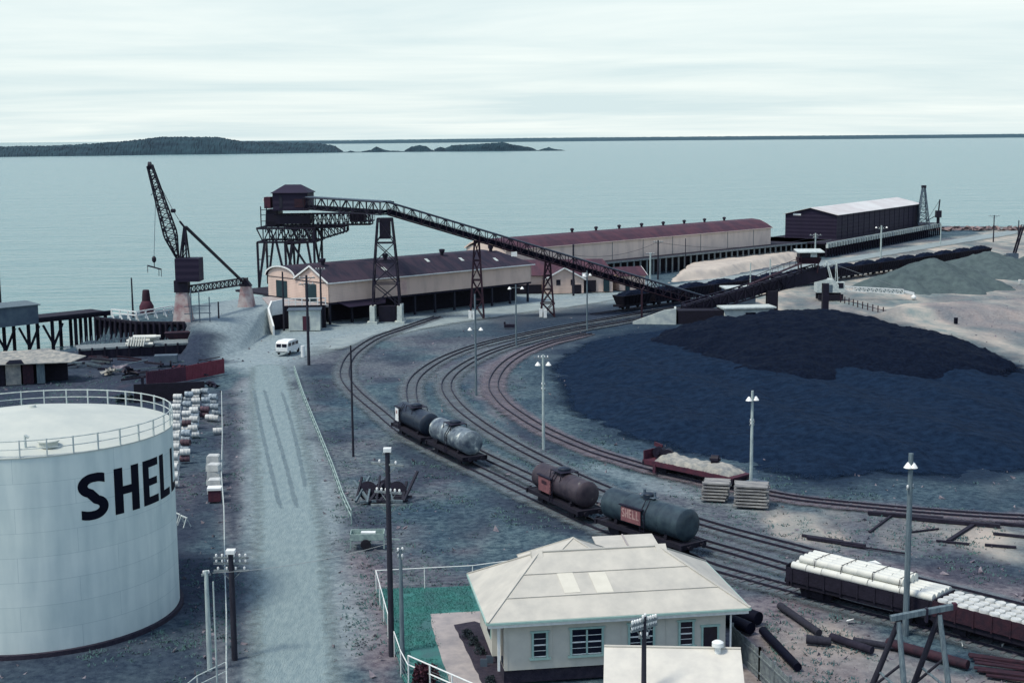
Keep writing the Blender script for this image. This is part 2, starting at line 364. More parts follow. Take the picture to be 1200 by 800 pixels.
me = bpy.data.meshes.new('ground'); me.from_pydata(np.stack([gx, gy, gz], -1).reshape(-1, 3).tolist(), [], quads.tolist())
for p in me.polygons: p.use_smooth = True
# what the soil itself is made of: coal dust, pale sand, pink earth, grey road dust, dark soil with painted shade
n1 = fbm(gx, gy, 6, 20); n2 = fbm(gx, gy, 14, 30); n3 = fbm(gx * 1.0, gy * .35, 7, 60)
def mask(poly, f, z=0, nz=5.0): return sm((sdist(gx, gy, PX(*poly, z=z)) + f * .5 + (n1 - .5) * nz * 2) / f)
coal = mask([(628, 430), (650, 408), (700, 392), (760, 380), (860, 374), (1000, 366), (1100, 392), (1185, 425), (1240, 455), (1260, 560), (1180, 572), (1060, 566), (960, 572), (880, 552), (800, 530), (715, 512), (655, 478)], 8, nz=5)
coal = np.maximum(coal, .75 * mask([(560, 372), (700, 356), (790, 352), (860, 372), (760, 392), (700, 400), (640, 412)], 8, nz=4))
sandx = 0
coal = np.maximum(coal, .55 * mask([(930, 555), (1260, 545), (1260, 600), (1010, 592), (900, 580)], 6) * sm((n3 - .38) * 5))
sand = mask([(950, 350), (1000, 318), (1010, 300), (1110, 285), (1300, 280), (1300, 440), (1190, 432), (1120, 402), (1040, 380), (985, 368)], 9, nz=6)
sand = np.maximum(sand, mask([(860, 346), (1000, 326), (1010, 368), (900, 372)], 4))
sand = np.maximum(sand, mask([(760, 342), (940, 308), (1100, 282), (1200, 262), (1300, 262), (1300, 282), (1000, 318), (800, 348)], 5))
sand = np.maximum(sand, .8 * mask([(900, 592), (1000, 600), (1210, 622), (1210, 662), (1090, 645), (980, 640), (870, 612)], 3, nz=4) * sm((n3 - .3) * 4))
sand = np.maximum(sand, .6 * mask([(890, 770), (960, 730), (1060, 760), (1260, 800), (1260, 980), (880, 980)], 3, nz=4))
sand = np.maximum(sand, .35 * mask([(560, 372), (700, 345), (770, 340), (760, 352), (600, 385)], 5))
pink0 = 0
sand = sand * (.35 + .65 * sm((n3 - .30) * 3.2)) 
pink = .8 * mask([(395, 640), (432, 640), (470, 720), (490, 800), (500, 900), (415, 900), (405, 760)], 2.5, nz=3)
pink = np.maximum(pink, .6 * mask([(530, 645), (640, 585), (700, 640), (640, 662)], 4, nz=4) * sm((n3 - .4) * 5))
pink = np.maximum(pink, .8 * mask([(860, 700), (920, 700), (1120, 770), (1260, 800), (1260, 900), (860, 900)], 4, nz=4))
pink = np.maximum(pink, .75 * mask([(900, 612), (1000, 640), (1260, 690), (1260, 730), (1080, 690), (940, 650)], 3, nz=4))
pink = np.maximum(pink, .7 * mask([(248, 800), (258, 560), (275, 440), (300, 440), (292, 600), (290, 800)], 2, nz=2))
pink = np.maximum(pink, .7 * mask([(1040, 358), (1300, 350), (1300, 400), (1180, 385), (1060, 378)], 5, nz=4))
pink = np.maximum(pink, .6 * mask([(560, 430), (600, 410), (572, 480), (640, 530), (600, 500), (556, 460)], 2, nz=2))
pink = np.maximum(pink, .7 * mask([(200, 560), (240, 570), (235, 605), (205, 600)], 3, nz=3))
pink = np.maximum(pink, .45 * mask([(330, 440), (345, 440), (420, 610), (395, 610)], 2, nz=2))
pink = np.maximum(pink, .35 * sm((n2 - .52) * 6) * (coal < .2))
dust = mask([(225, 395), (300, 350), (430, 350), (560, 340), (760, 330), (770, 345), (600, 375), (400, 400), (350, 425), (300, 440), (250, 430)], 7, nz=4)
dust = np.maximum(dust, .8 * mask([(265, 800), (275, 640), (280, 440), (350, 430), (395, 600), (425, 900), (260, 900)], 3, nz=2))
dust = np.maximum(dust, .6 * mask([(620, 412), (680, 394), (780, 388), (800, 398), (700, 408), (650, 424)], 4, nz=4))
dust = np.maximum(dust, .55 * mask([(700, 545), (780, 560), (900, 592), (880, 604), (740, 575)], 3, nz=3))
dust = np.maximum(dust, .4 * mask([(960, 555), (1210, 548), (1210, 590), (1000, 585)], 4) * sm((n3 - .5) * 6))
dark_soil_shade = mask([(-40, 420), (120, 405), (255, 410), (262, 455), (262, 640), (268, 760), (262, 800), (255, 900), (-40, 900)], 4, nz=4) * (.55 + .45 * sm((n3 - .3) * 3))  # dark yard soil; the tank's shadow on its right is painted in
dark_soil_shade = np.maximum(dark_soil_shade, .8 * mask([(262, 470), (281, 470), (284, 600), (283, 800), (266, 800)], 1.0, nz=1.2))
dark_soil_shade = np.maximum(dark_soil_shade, .85 * mask([(455, 510), (480, 516), (580, 566), (700, 625), (690, 640), (600, 600), (520, 560), (450, 530)], 2.5, nz=3))  # shadow strip of the tank wagons, painted along the track
dark_soil_shade = np.maximum(dark_soil_shade, .8 * mask([(455, 545), (560, 548), (560, 560), (480, 575)], 2, nz=3)); dark_soil_shade = np.maximum(dark_soil_shade, .8 * mask([(440, 600), (560, 580), (640, 600), (560, 632), (450, 630)], 4, nz=6) * sm((n3 - .4) * 5))  # first mask paints the beam pile's cast shadow to its right
dark_soil_shade = np.maximum(dark_soil_shade, .75 * mask([(345, 440), (400, 400), (405, 450), (440, 490), (420, 520), (390, 520)], 4, nz=6) * sm((n1 - .35) * 4))
dark_soil_shade = np.maximum(dark_soil_shade, .7 * mask([(430, 400), (480, 420), (475, 480), (430, 450)], 3, nz=5) * sm((n1 - .4) * 5)); dark_soil_shade = np.maximum(dark_soil_shade, .8 * mask([(590, 480), (620, 500), (680, 535), (640, 530), (600, 505)], 2, nz=2))
dark_soil_shade = np.maximum(dark_soil_shade, .7 * mask([(1000, 640), (1210, 660), (1210, 690), (1120, 680), (1040, 660)], 3, nz=4)); dark_soil_shade = np.maximum(dark_soil_shade, .8 * mask([(660, 385), (790, 375), (790, 352), (690, 362)], 5, nz=4))
dark_soil_shade = np.maximum(dark_soil_shade, .45 * mask([(520, 365), (700, 372), (640, 410), (470, 400)], 6, nz=6))
pink = pink * .62
red = mask([(118, 462), (150, 448), (170, 447), (170, 462), (140, 470)], 2, nz=2)
at = me.color_attributes.new('soil', 'FLOAT_COLOR', 'POINT')
at.data.foreach_set('color', np.stack([coal, sand, pink, dust], -1).astype(np.float32).reshape(-1))
at2 = me.color_attributes.new('soil_b', 'FLOAT_COLOR', 'POINT')
at2.data.foreach_set('color', np.stack([red, dark_soil_shade, n1, np.ones_like(red)], -1).astype(np.float32).reshape(-1))
gm = bpy.data.materials.new('yard_soil'); gm.use_nodes = True; t = gm.node_tree; b = t.nodes['Principled BSDF']
b.inputs['Roughness'].default_value = .95; b.inputs['Specular IOR Level'].default_value = .15
tcn = N(t, 'ShaderNodeTexCoord')
def gnoise(sc, det=6, ro=.62, st=(1, 1, 1)):
    mpn = N(t, 'ShaderNodeMapping'); mpn.inputs['Scale'].default_value = st; t.links.new(tcn.outputs['Object'], mpn.inputs[0])
    n = N(t, 'ShaderNodeTexNoise'); n.inputs['Scale'].default_value = sc; n.inputs['Detail'].default_value = det; n.inputs['Roughness'].default_value = ro
    t.links.new(mpn.outputs[0], n.inputs['Vector']); return n.outputs['Fac']
def gramp(fac, a, c, p0=.35, p1=.65):
    r = N(t, 'ShaderNodeValToRGB'); r.color_ramp.elements[0].position = p0; r.color_ramp.elements[0].color = (*a, 1)
    r.color_ramp.elements[1].position = p1; r.color_ramp.elements[1].color = (*c, 1); t.links.new(fac, r.inputs[0]); return r.outputs[0]
def gmix(fac, a, c):
    m_ = N(t, 'ShaderNodeMix', data_type='RGBA'); t.links.new(fac, m_.inputs[0]); t.links.new(a, m_.inputs[6]); t.links.new(c, m_.inputs[7]); return m_.outputs[2]
ga = N(t, 'ShaderNodeVertexColor', layer_name='soil'); gs = N(t, 'ShaderNodeSeparateColor'); t.links.new(ga.outputs[0], gs.inputs[0])
gb = N(t, 'ShaderNodeVertexColor', layer_name='soil_b'); gs2 = N(t, 'ShaderNodeSeparateColor'); t.links.new(gb.outputs[0], gs2.inputs[0])
fine = gnoise(1.9, 10, .80); mid = gnoise(.33, 7, .66); streak = gnoise(.22, 7, .65, (1, .45, 1))
blot = gnoise(.11, 8, .7)
base = gmix(mid, gramp(fine, (.013, .034, .060), (.076, .132, .164), .40, .61), gramp(fine, (.026, .054, .078), (.122, .178, .196), .40, .61))
dirt_pink = gramp(fine, (.135, .095, .115), (.300, .225, .235), .40, .61)
dirt_sand = gmix(fine, gramp(streak, (.12, .175, .185), (.40, .35, .30), .36, .66), gramp(streak, (.20, .235, .225), (.52, .45, .38), .36, .66))
dirt_dust = gramp(fine, (.150, .200, .225), (.27, .335, .35), .40, .61)
dirt_coal = gramp(fine, (.0052, .0140, .031), (.0150, .034, .062), .38, .64)
bl_ = N(t, 'ShaderNodeValToRGB'); bl_.color_ramp.elements[0].position = .36; bl_.color_ramp.elements[0].color = (.48, .55, .66, 1); bl_.color_ramp.elements[1].position = .60; bl_.color_ramp.elements[1].color = (1.12, 1.08, 1.02, 1)
t.links.new(blot, bl_.inputs[0]); bm_ = N(t, 'ShaderNodeMix', data_type='RGBA', blend_type='MULTIPLY'); bm_.inputs[0].default_value = 1; t.links.new(base, bm_.inputs[6]); t.links.new(bl_.outputs[0], bm_.inputs[7]); base = bm_.outputs[2]
c = gmix(gs.outputs[2], base, dirt_pink); c = gmix(ga.outputs['Alpha'], c, dirt_dust); c = gmix(gs.outputs[1], c, dirt_sand); c = gmix(gs.outputs[0], c, dirt_coal)
redc = gramp(fine, (.18, .085, .085), (.44, .20, .17)); c = gmix(gs2.outputs[0], c, redc)
c = gmix(gs2.outputs[1], c, gramp(fine, (.006, .0125, .030), (.042, .058, .086), .30, .72))  # colour of the dark soil and of the painted ground shadows
t.links.new(c, b.inputs['Base Color'])
bp = N(t, 'ShaderNodeBump'); bp.inputs['Strength'].default_value = .9; bp.inputs['Distance'].default_value = .12
t.links.new(gnoise(2.6, 8, .7), bp.inputs['Height']); t.links.new(bp.outputs[0], b.inputs['Normal'])
me.materials.append(gm)
ground = bpy.data.objects.new('ground', me); COL.objects.link(ground); ground['kind'] = 'structure'

def resample(pts, step):
    pts = [Vector(p) for p in pts]; out_ = []
    P = [pts[0] * 2 - pts[1]] + pts + [pts[-1] * 2 - pts[-2]]
    dense = []
    for i in range(1, len(P) - 2):
        p0, p1, p2, p3 = P[i - 1:i + 3]
        for k in range(24):
            u = k / 24; dense.append(.5 * ((2 * p1) + (p2 - p0) * u + (2 * p0 - 5 * p1 + 4 * p2 - p3) * u * u + (3 * p1 - p0 - 3 * p2 + p3) * u ** 3))
    dense.append(pts[-1]); acc = 0; out_ = [dense[0]]; need = step
    for a, c_ in zip(dense, dense[1:]):
        L = (c_ - a).length
        while L > 1e-9 and acc + L >= need:
            u = (need - acc) / L; a = a.lerp(c_, u); out_.append(a.copy()); L = (c_ - a).length; acc = 0
        acc += L
    return out_
def ribbon(left, right, z, jit, n=7):                     # a sheet between two edge lines with uneven borders
    m_ = min(len(left), len(right)); vs = []; fs = []; ed = []
    for i in range(m_):
        a, c_ = left[i], right[i]; d = (c_ - a).normalized()
        a = a + d * random.uniform(-jit, jit); c_ = c_ + d * random.uniform(-jit, jit)
        for k in range(n + 1):
            p = a.lerp(c_, k / n); ed.append(min(1, min(k, n - k) / n * 2.6) * min(1, min(i, m_ - 1 - i) / 4)); vs.append((p.x, p.y, z + hgt(p.x, p.y) * (1 if hgt(p.x, p.y) > .02 else 0)))
    for i in range(m_ - 1):
        for k in range(n): fs.append((i * (n + 1) + k, i * (n + 1) + k + 1, (i + 1) * (n + 1) + k + 1, (i + 1) * (n + 1) + k))
    mb = MB().add(vs, fs); mb.edge = ed; return mb
def sheet_build(mb, name, m):
    o = mb.build(name, m, kind='structure'); at_ = o.data.color_attributes.new('edge', 'FLOAT_COLOR', 'POINT')
    for i, e_ in enumerate(mb.edge): at_.data[i].color = (e_, e_, e_, 1)
    for p in o.data.polygons: p.use_smooth = True
    return o
def soften(m, power=1.0, scale=1.3, amt=.9):      # the sheet frays out into the soil along its borders
    t = m.node_tree; b = t.nodes['Principled BSDF']; o_ = t.nodes['Material Output']
    vc = N(t, 'ShaderNodeVertexColor', layer_name='edge'); sp_ = N(t, 'ShaderNodeSeparateColor'); t.links.new(vc.outputs[0], sp_.inputs[0])
    tcn = N(t, 'ShaderNodeTexCoord'); n_ = N(t, 'ShaderNodeTexNoise'); n_.inputs['Scale'].default_value = scale; n_.inputs['Detail'].default_value = 8; n_.inputs['Roughness'].default_value = .7; t.links.new(tcn.outputs['Object'], n_.inputs['Vector'])
    sb = N(t, 'ShaderNodeMath', operation='MULTIPLY_ADD'); sb.inputs[1].default_value = amt; sb.inputs[2].default_value = -amt / 2; t.links.new(n_.outputs['Fac'], sb.inputs[0])
    ad = N(t, 'ShaderNodeMath', operation='ADD'); t.links.new(sp_.outputs[0], ad.inputs[0]); t.links.new(sb.outputs[0], ad.inputs[1])
    mr = N(t, 'ShaderNodeMapRange'); mr.inputs[1].default_value = .12; mr.inputs[2].default_value = .62; t.links.new(ad.outputs[0], mr.inputs[0])
    ml = N(t, 'ShaderNodeMath', operation='MULTIPLY'); ml.inputs[1].default_value = power; t.links.new(mr.outputs[0], ml.inputs[0])
    ml2 = N(t, 'ShaderNodeMath', operation='MULTIPLY'); t.links.new(ml.outputs[0], ml2.inputs[0]); st = N(t, 'ShaderNodeMath', operation='GREATER_THAN'); st.inputs[1].default_value = .004; t.links.new(sp_.outputs[0], st.inputs[0]); t.links.new(st.outputs[0], ml2.inputs[1])
    t.links.new(ml2.outputs[0], b.inputs['Alpha']); return m
def even(pts, n): r = resample(pts, .5); return [r[round(i * (len(r) - 1) / (n - 1))] for i in range(n)]
roadm = mat('gravel_road', (.215, .280, .288), (.150, .210, .228), 1.8, .95, .8, 7, stretch=(1.7, .45, 1), lo=.36, hi=.66)
# wheel ruts and patches worn along the road
t2 = roadm.node_tree
sheet_build(ribbon(even(PX((272, 900), (282, 800), (283, 700), (288, 600), (287, 520), (286, 460), (290, 425)), 150), even(PX((436, 900), (414, 800), (400, 690), (386, 590), (366, 510), (350, 455), (336, 424)), 150), .015, .1, 12), 'road', soften(roadm))
roadm2 = mat('pale_gravel_road', (.30, .36, .36), (.20, .25, .27), .4, .95, .5, 5)
sheet_build(ribbon(even(PX((352, 402), (420, 388), (500, 374), (600, 358), (690, 347), (760, 337), (850, 323), (940, 309), (1060, 289), (1200, 266)), 110),
       even(PX((352, 425), (425, 404), (500, 386), (600, 370), (690, 358), (762, 345), (850, 333), (940, 318), (1060, 297), (1200, 274)), 110), .02, .3, 10), 'road', soften(roadm2, .85, .5))
# ruts on the gravel road: darker tyre lines pressed into the dirt
rutm = mat('tyre_rut', (.11, .165, .20), (.17, .235, .26), 1.2, .95, .5, 6, stretch=(1, .3, 1))
soften(rutm, .5, .9, 1.5)
for pts in ([(297, 455), (306, 500), (316, 545), (330, 600)], [(309, 455), (322, 500), (335, 545), (349, 600)], [(330, 458), (340, 490), (352, 540), (358, 575)]):
    c_ = resample(PX(*pts), .6); L = [p + Vector((-.24, 0, 0)) for p in c_]; Q = [p + Vector((.24, 0, 0)) for p in c_]
    sheet_build(ribbon(L, Q, .024, .05, 4), 'road_rut', rutm)

# ---------------------------------------------------------------- railway
def offset(path, d):
    o_ = []
    for i, p in enumerate(path):
        q = path[min(i + 1, len(path) - 1)] - path[max(i - 1, 0)]; a = Vector((-q.y, q.x, 0)).normalized(); o_.append(p + a * d)
    return o_
ballast = mat('track_ballast', (.135, .170, .185), (.060, .082, .105), 1.1, .95, 1.0, 5, lo=.3, hi=.7)
ballastp = mat('pink_track_ballast', (.165, .145, .165), (.085, .082, .108), 1.1, .95, 1.0, 5)
TR = {
 'a': [(470, 386), (440, 397), (415, 414), (405, 430), (405, 444), (418, 461), (444, 483), (475, 508), (525, 534), (575, 558), (605, 573), (650, 594), (700, 617), (750, 634.5), (800, 651), (826, 662.5), (860, 673), (900, 684), (940, 695), (1000, 712), (1080, 732), (1200, 765), (1290, 790)],
 'b': [(700, 376), (660, 383), (610, 393), (560, 405), (520, 420), (492, 438), (482, 455), (487, 478), (512, 505), (560, 531), (612, 556), (660, 578), (720, 602), (770, 619), (820, 636), (870, 650.5), (925, 667), (980, 683), (1040, 701), (1120, 724), (1210, 749), (1300, 772)],
 'c': [(715, 380), (670, 388), (620, 399), (575, 413), (540, 431), (523, 450), (533, 472), (560, 495), (600, 520), (640, 541), (680, 561), (740, 586), (800, 606), (846, 620), (900, 634.5), (940, 645), (1000, 662), (1090, 686), (1150, 701), (1210, 716), (1300, 738)],
 'd': [(664, 397), (640, 403), (610, 415), (588, 431), (578, 451), (588, 470), (608, 486), (640, 505), (690, 527), (730, 540), (765, 550), (815, 562), (865, 572), (900, 579), (950, 587), (1050, 597), (1140, 604), (1210, 608), (1300, 612)]}
soften(ballast, .9, .9); soften(ballastp, .85, .9)
PATH = {k: resample(PX(*v), .5) for k, v in TR.items()}
for k, v in PATH.items():
    d_ = (v[0] - v[6]).normalized(); v[:0] = [v[0] + d_ * (.5 * i) for i in range({'a': 30, 'b': 44, 'c': 40, 'd': 12}[k], 0, -1)]
    d_ = (v[-1] - v[-7]).normalized(); v += [v[-1] + d_ * (.5 * i) for i in range(1, 90)]
tl = {'a': 'nearest curved railway track carrying the tank wagons and the pipe wagon past the house', 'b': 'railway track just behind the tank wagons, sharply curved at its far end',
      'c': 'railway track in the middle of the yard curving past two lamp poles', 'd': 'railway track skirting the coal heap with the red flat wagon on it'}
for k, path in PATH.items():
    wd = 1.9
    sheet_build(ribbon(offset(path, wd)[::2], offset(path, -wd)[::2], .03, .1, 10), 'track_bed', ballastp if k == 'd' else ballast)
    tr = thing('railway_track', tl[k], 'railway track', (0, 0, 0))
    for s in (-1, 1):
        o_ = offset(path, s * .535); mb = MB()
        for p, q in zip(o_, o_[1:]): mb.bar(p + Vector((0, 0, .125)), q + Vector((0, 0, .125)), .085, .15)
        mb.build('rail', M['rail'], tr)
    sl = resample(path, .68); near = sorted(range(len(sl)), key=lambda i: sl[i].length)[:100]; ns = set(near); rest = MB(); one = None
    for i, p in enumerate(sl[:-1]):
        d = (sl[i + 1] - p).normalized(); a = Vector((-d.y, d.x, 0)); ang = math.atan2(a.y, a.x) + random.uniform(-.03, .03); sink = random.uniform(-.02, .015)
        if i in ns:
            if one is None: one = MB().box((0, 0, 0), (2.05, .22, .12)).build('sleeper', M['sleeper'], tr)
            else: one = one.copy(); COL.objects.link(one)
            one.location = (p.x, p.y, .0 + sink + (.02 if k == 'a' and p.y < 92 else -.012)); one.rotation_euler = (0, 0, ang)
        else: rest.box((p.x, p.y, -.018 + sink), (2.05, .22, .12), ang)
    rest.build('sleepers', M['sleeper'], tr, kind='stuff')

# ---------------------------------------------------------------- coal and gravel heaps
def heap(name, poly, hfun, m, step, label=None, cat=None, kind=None, seed=5, rough=.25):
    P = np.array([(p[0], p[1]) for p in poly]); x0, y0 = P.min(0) - 1; x1, y1 = P.max(0) + 1
    X, Y_ = np.meshgrid(np.arange(x0, x1, step), np.arange(y0, y1, step)); s = sdist(X, Y_, poly) + (fbm(X, Y_, 7, seed + 9) - .5) * 2.2 + (fbm(X, Y_, 1.6, seed + 4) - .5) * 1.6
    Z = np.where(s > 0, hfun(X, Y_, np.maximum(s, 0)), s * .3 - .05) + np.where(s > 0, ((fbm(X, Y_, 1.8, seed) - .5) * rough + (fbm(X, Y_, .8, seed + 3) - .5) * rough * .45 + (fbm((X - P[:, 0].mean()) / (1 + .05 * np.abs(Y_ - P[:, 1].mean())), Y_ * .12, 1.3, seed + 6) - .5) * rough * 1.1) * np.minimum(s, 2) / 2, 0) - .12
    a, c_ = X.shape; keep = s > -1.5; ids = np.arange(a * c_).reshape(a, c_)
    q = np.stack([ids[:-1, :-1], ids[:-1, 1:], ids[1:, 1:], ids[1:, :-1]], -1).reshape(-1, 4); kk = keep.reshape(-1)[q].all(1)
    used = np.unique(q[kk]); remap = -np.ones(a * c_, int); remap[used] = np.arange(len(used))
    mesh = bpy.data.meshes.new(name); mesh.from_pydata(np.stack([X, Y_, Z], -1).reshape(-1, 3)[used].tolist(), [], remap[q[kk]].tolist())
    for p in mesh.polygons: p.use_smooth = True
    ea = mesh.color_attributes.new('edge', 'FLOAT_COLOR', 'POINT'); ev = np.clip(s.reshape(-1)[used] / 3.2, 0, 1); ea.data.foreach_set('color', np.stack([ev, ev, ev, np.ones_like(ev)], -1).astype(np.float32).reshape(-1))
    mesh.materials.append(m); o = bpy.data.objects.new(name, mesh); COL.objects.link(o)
    if label: tag(o, label, cat)
    if kind: o['kind'] = kind
    return o
cx, cy = G(960, 395)[:2]
def coal_h(X, Y_, s):
    rid = seg_d(X, Y_, 24, 190, 40, 192); rid = np.minimum(rid, seg_d(X, Y_, 40, 192, 62, 168))
    return np.minimum(4.5 * (1 - np.exp(-s / 6.5)), 5) * (.75 + .25 * np.exp(-(rid / 14) ** 2)) + .5 * np.exp(-(((X - 42) / 9) ** 2 + ((Y_ - 190) / 9) ** 2)) * sm(s / 8)
heap('coal_heap', PX((728, 413), (800, 441), (868, 464), (960, 462), (1010, 456), (1110, 458), (1188, 452), (1212, 440), (1150, 412), (1090, 398), (1050, 388), (1000, 380), (930, 380), (850, 386), (780, 392)), coal_h, soften(M['coalpile'], 1, .8, 1.1), .36,
     'large dark blue-black coal heap below the conveyor end', 'coal heap', seed=5, rough=.7)
def low_h(X, Y_, s):
    rdg = .35 * np.sin(X * .55 + Y_ * .22 + 3 * fbm(X, Y_, 15, 8)); return (1.5 + rdg) * (1 - np.exp(-(s / 7.0) ** 2))
heap('coal_bed', PX((638, 430), (672, 402), (740, 388), (900, 378), (1050, 388), (1170, 412), (1260, 450), (1260, 545), (1130, 562), (1030, 556), (960, 566), (880, 547), (800, 533), (715, 511), (652, 478)), low_h, soften(M['fines'], 1, .5, 1.2), .45,
     'low spread bed of coal in front of the big coal heap', 'coal bed', seed=77, rough=.4)
g1, g2 = G(1078, 322), G(1170, 312)
def cone(cx_, cy_, r, h, seed):
    def f(X, Y_, s):
        d = np.hypot(X - cx_, Y_ - cy_); a = np.arctan2(Y_ - cy_, X - cx_)
        return np.clip(h * (1 - d / (r * (1 + .12 * np.sin(a * 5 + seed) + .07 * np.sin(a * 11 + 2 * seed)))), -.3, h * .96)
    return f
def circ(cx_, cy_, r): return [(cx_ + r * math.cos(k * .2618), cy_ + r * math.sin(k * .2618)) for k in range(24)]
p1 = (77, 261); heap('gravel_heap', circ(*p1, 15), lambda X, Y_, s: np.maximum(np.maximum(cone(77.5, 262, 12.0, 5.7, 1)(X, Y_, s), cone(71, 259, 8.5, 4.0, 2)(X, Y_, s)), cone(84, 263, 9, 3.7, 5)(X, Y_, s)), M['gravel'], .5,
     'grey-green gravel heap with a ridged peak beside the white excavator boom', 'gravel heap', seed=12, rough=.5)
p2 = (97, 288); heap('gravel_heap', circ(*p2, 15), lambda X, Y_, s: np.maximum(cone(97, 288, 13, 4.6, 3)(X, Y_, s), cone(105, 287, 10, 3.8, 4)(X, Y_, s)), M['gravel'], .5,
     'farther rounded gravel heap near the end of the coal wagons', 'gravel heap', seed=14, rough=.5)
sandm = mat('pale_sand', (.48, .43, .37), (.35, .32, .29), .35, .95, .4, 3)
heap('sand_bank', PX((783, 331), (800, 316), (850, 306), (960, 287), (985, 290), (960, 298), (900, 312), (840, 325)), lambda X, Y_, s: np.minimum(1.7, s * .9), sandm, .6, 'flat-topped pale sand bank between the wharf and the road', 'sand bank', seed=21, rough=.25)
# ribs of spoil and stones scattered over the yard

# ---------------------------------------------------------------- lettering
def stroke_S():
    pts = [(.60, .868), (.52, .893), (.44, .905)]
    for a in range(86, 250, 9): pts.append((.345 + .245 * math.cos(R(a)), .735 + .168 * math.sin(R(a))))
    for a in range(70, -95, -9): pts.append((.315 + .245 * math.cos(R(a)), .265 + .168 * math.sin(R(a))))
    return [pts + [(.22, .096), (.14, .108), (.05, .135)]]
def letter(ch, sw=.2):                        # list of quads in a 0.66 x 1 cell, finely split so they can wrap round a barrel
    q = []
    def rect(x0, y0, x1, y1):
        n = max(1, int((x1 - x0) / .06))
        for i in range(n):
            a = x0 + (x1 - x0) * i / n; b_ = x0 + (x1 - x0) * (i + 1) / n; q.append([(a, y0), (b_, y0), (b_, y1), (a, y1)])
    if ch == 'H': rect(0, 0, sw, 1); rect(.66 - sw, 0, .66, 1); rect(sw, .41, .66 - sw, .59)
    if ch == 'E': rect(0, 0, sw, 1); rect(sw, 0, .6, .17); rect(sw, .83, .6, 1); rect(sw, .42, .55, .58)
    if ch == 'L': rect(0, 0, sw, 1); rect(sw, 0, .6, .17)
    if ch == 'S':
        c_ = stroke_S()[0]; n = len(c_); ed = []
        for i, p in enumerate(c_):
            a = c_[max(0, i - 1)]; b_ = c_[min(n - 1, i + 1)]; dx_, dy_ = b_[0] - a[0], b_[1] - a[1]; L = math.hypot(dx_, dy_) or 1
            nx_, ny_ = -dy_ / L * .108, dx_ / L * .095
            if i in (0, n - 1): nx_, ny_ = 0, math.copysign(.098, dx_)
            ed.append(((p[0] + nx_, p[1] + ny_), (p[0] - nx_, p[1] - ny_)))
        for a, b_ in zip(ed, ed[1:]): q.append([a[0], a[1], b_[1], b_[0]])
    return q

# ---------------------------------------------------------------- storage tank
TX, TY, TR_, TH = -28.5, 83.0, 8.05, 11.05
tk = thing('storage_tank', 'large pale round storage tank with the black word SHELL and a white roof railing', 'tank', (TX, TY, 0))
tm = M['tank']; tt = tm.node_tree; tb = tt.nodes['Principled BSDF']
# plate seams: rings and staggered uprights, as fine weld lines
tcn = N(tt, 'ShaderNodeTexCoord'); sp = N(tt, 'ShaderNodeSeparateXYZ'); tt.links.new(tcn.outputs['Object'], sp.inputs[0])
an = N(tt, 'ShaderNodeMath', operation='ARCTAN2'); tt.links.new(sp.outputs['Y'], an.inputs[0]); tt.links.new(sp.outputs['X'], an.inputs[1])
am = N(tt, 'ShaderNodeMath', operation='MULTIPLY'); am.inputs[1].default_value = TR_; tt.links.new(an.outputs[0], am.inputs[0])
cb = N(tt, 'ShaderNodeCombineXYZ'); tt.links.new(am.outputs[0], cb.inputs[0]); tt.links.new(sp.outputs['Z'], cb.inputs[1])
br = N(tt, 'ShaderNodeTexBrick', offset=.42); br.inputs['Scale'].default_value = 1; br.inputs['Brick Width'].default_value = 5.6; br.inputs['Row Height'].default_value = 1.381
br.inputs['Mortar Size'].default_value = .02; br.inputs['Mortar Smooth'].default_value = .6; br.inputs['Color1'].default_value = (1, 1, 1, 1); br.inputs['Color2'].default_value = (.93, .95, .95, 1); br.inputs['Mortar'].default_value = (.70, .76, .79, 1)
tt.links.new(cb.outputs[0], br.inputs['Vector'])
st_ = N(tt, 'ShaderNodeTexNoise'); st_.inputs['Scale'].default_value = 1.0; st_.inputs['Detail'].default_value = 6; ms = N(tt, 'ShaderNodeMapping'); ms.inputs['Scale'].default_value = (1.3, .16, 1)
tt.links.new(cb.outputs[0], ms.inputs[0]); tt.links.new(ms.outputs[0], st_.inputs['Vector'])
sr = N(tt, 'ShaderNodeValToRGB'); sr.color_ramp.elements[0].position = .3; sr.color_ramp.elements[0].color = (.74, .79, .82, 1); sr.color_ramp.elements[1].position = .62; sr.color_ramp.elements[1].color = (1, 1, 1, 1)
tt.links.new(st_.outputs['Fac'], sr.inputs[0])
old = tb.inputs['Base Color'].links[0].from_socket
m1_ = N(tt, 'ShaderNodeMix', data_type='RGBA', blend_type='MULTIPLY'); m1_.inputs[0].default_value = 1; tt.links.new(old, m1_.inputs[6]); tt.links.new(br.outputs['Color'], m1_.inputs[7])
m2_ = N(tt, 'ShaderNodeMix', data_type='RGBA', blend_type='MULTIPLY'); m2_.inputs[0].default_value = .8; tt.links.new(m1_.outputs[2], m2_.inputs[6]); tt.links.new(sr.outputs[0], m2_.inputs[7])
tt.links.new(m2_.outputs[2], tb.inputs['Base Color'])
MB().lathe([(TR_, .12), (TR_, TH), (TR_ - .05, TH + .004)], 96).build('shell', tm, tk, True)
MB().lathe([(TR_ + .22, -.3), (TR_ + .22, .11), (TR_ + .02, .115)], 96).build('foundation_ring', M['bed'], tk, True)
MB().lathe([(TR_ + .05, TH + .006), (TR_ + .05, TH + .07), (5.2, TH + .62), (2.4, TH + 1.12), (.25, TH + 1.36), (.2, TH + 1.5)], 48).build('roof', M['tankroof'], tk, True)
n = 72
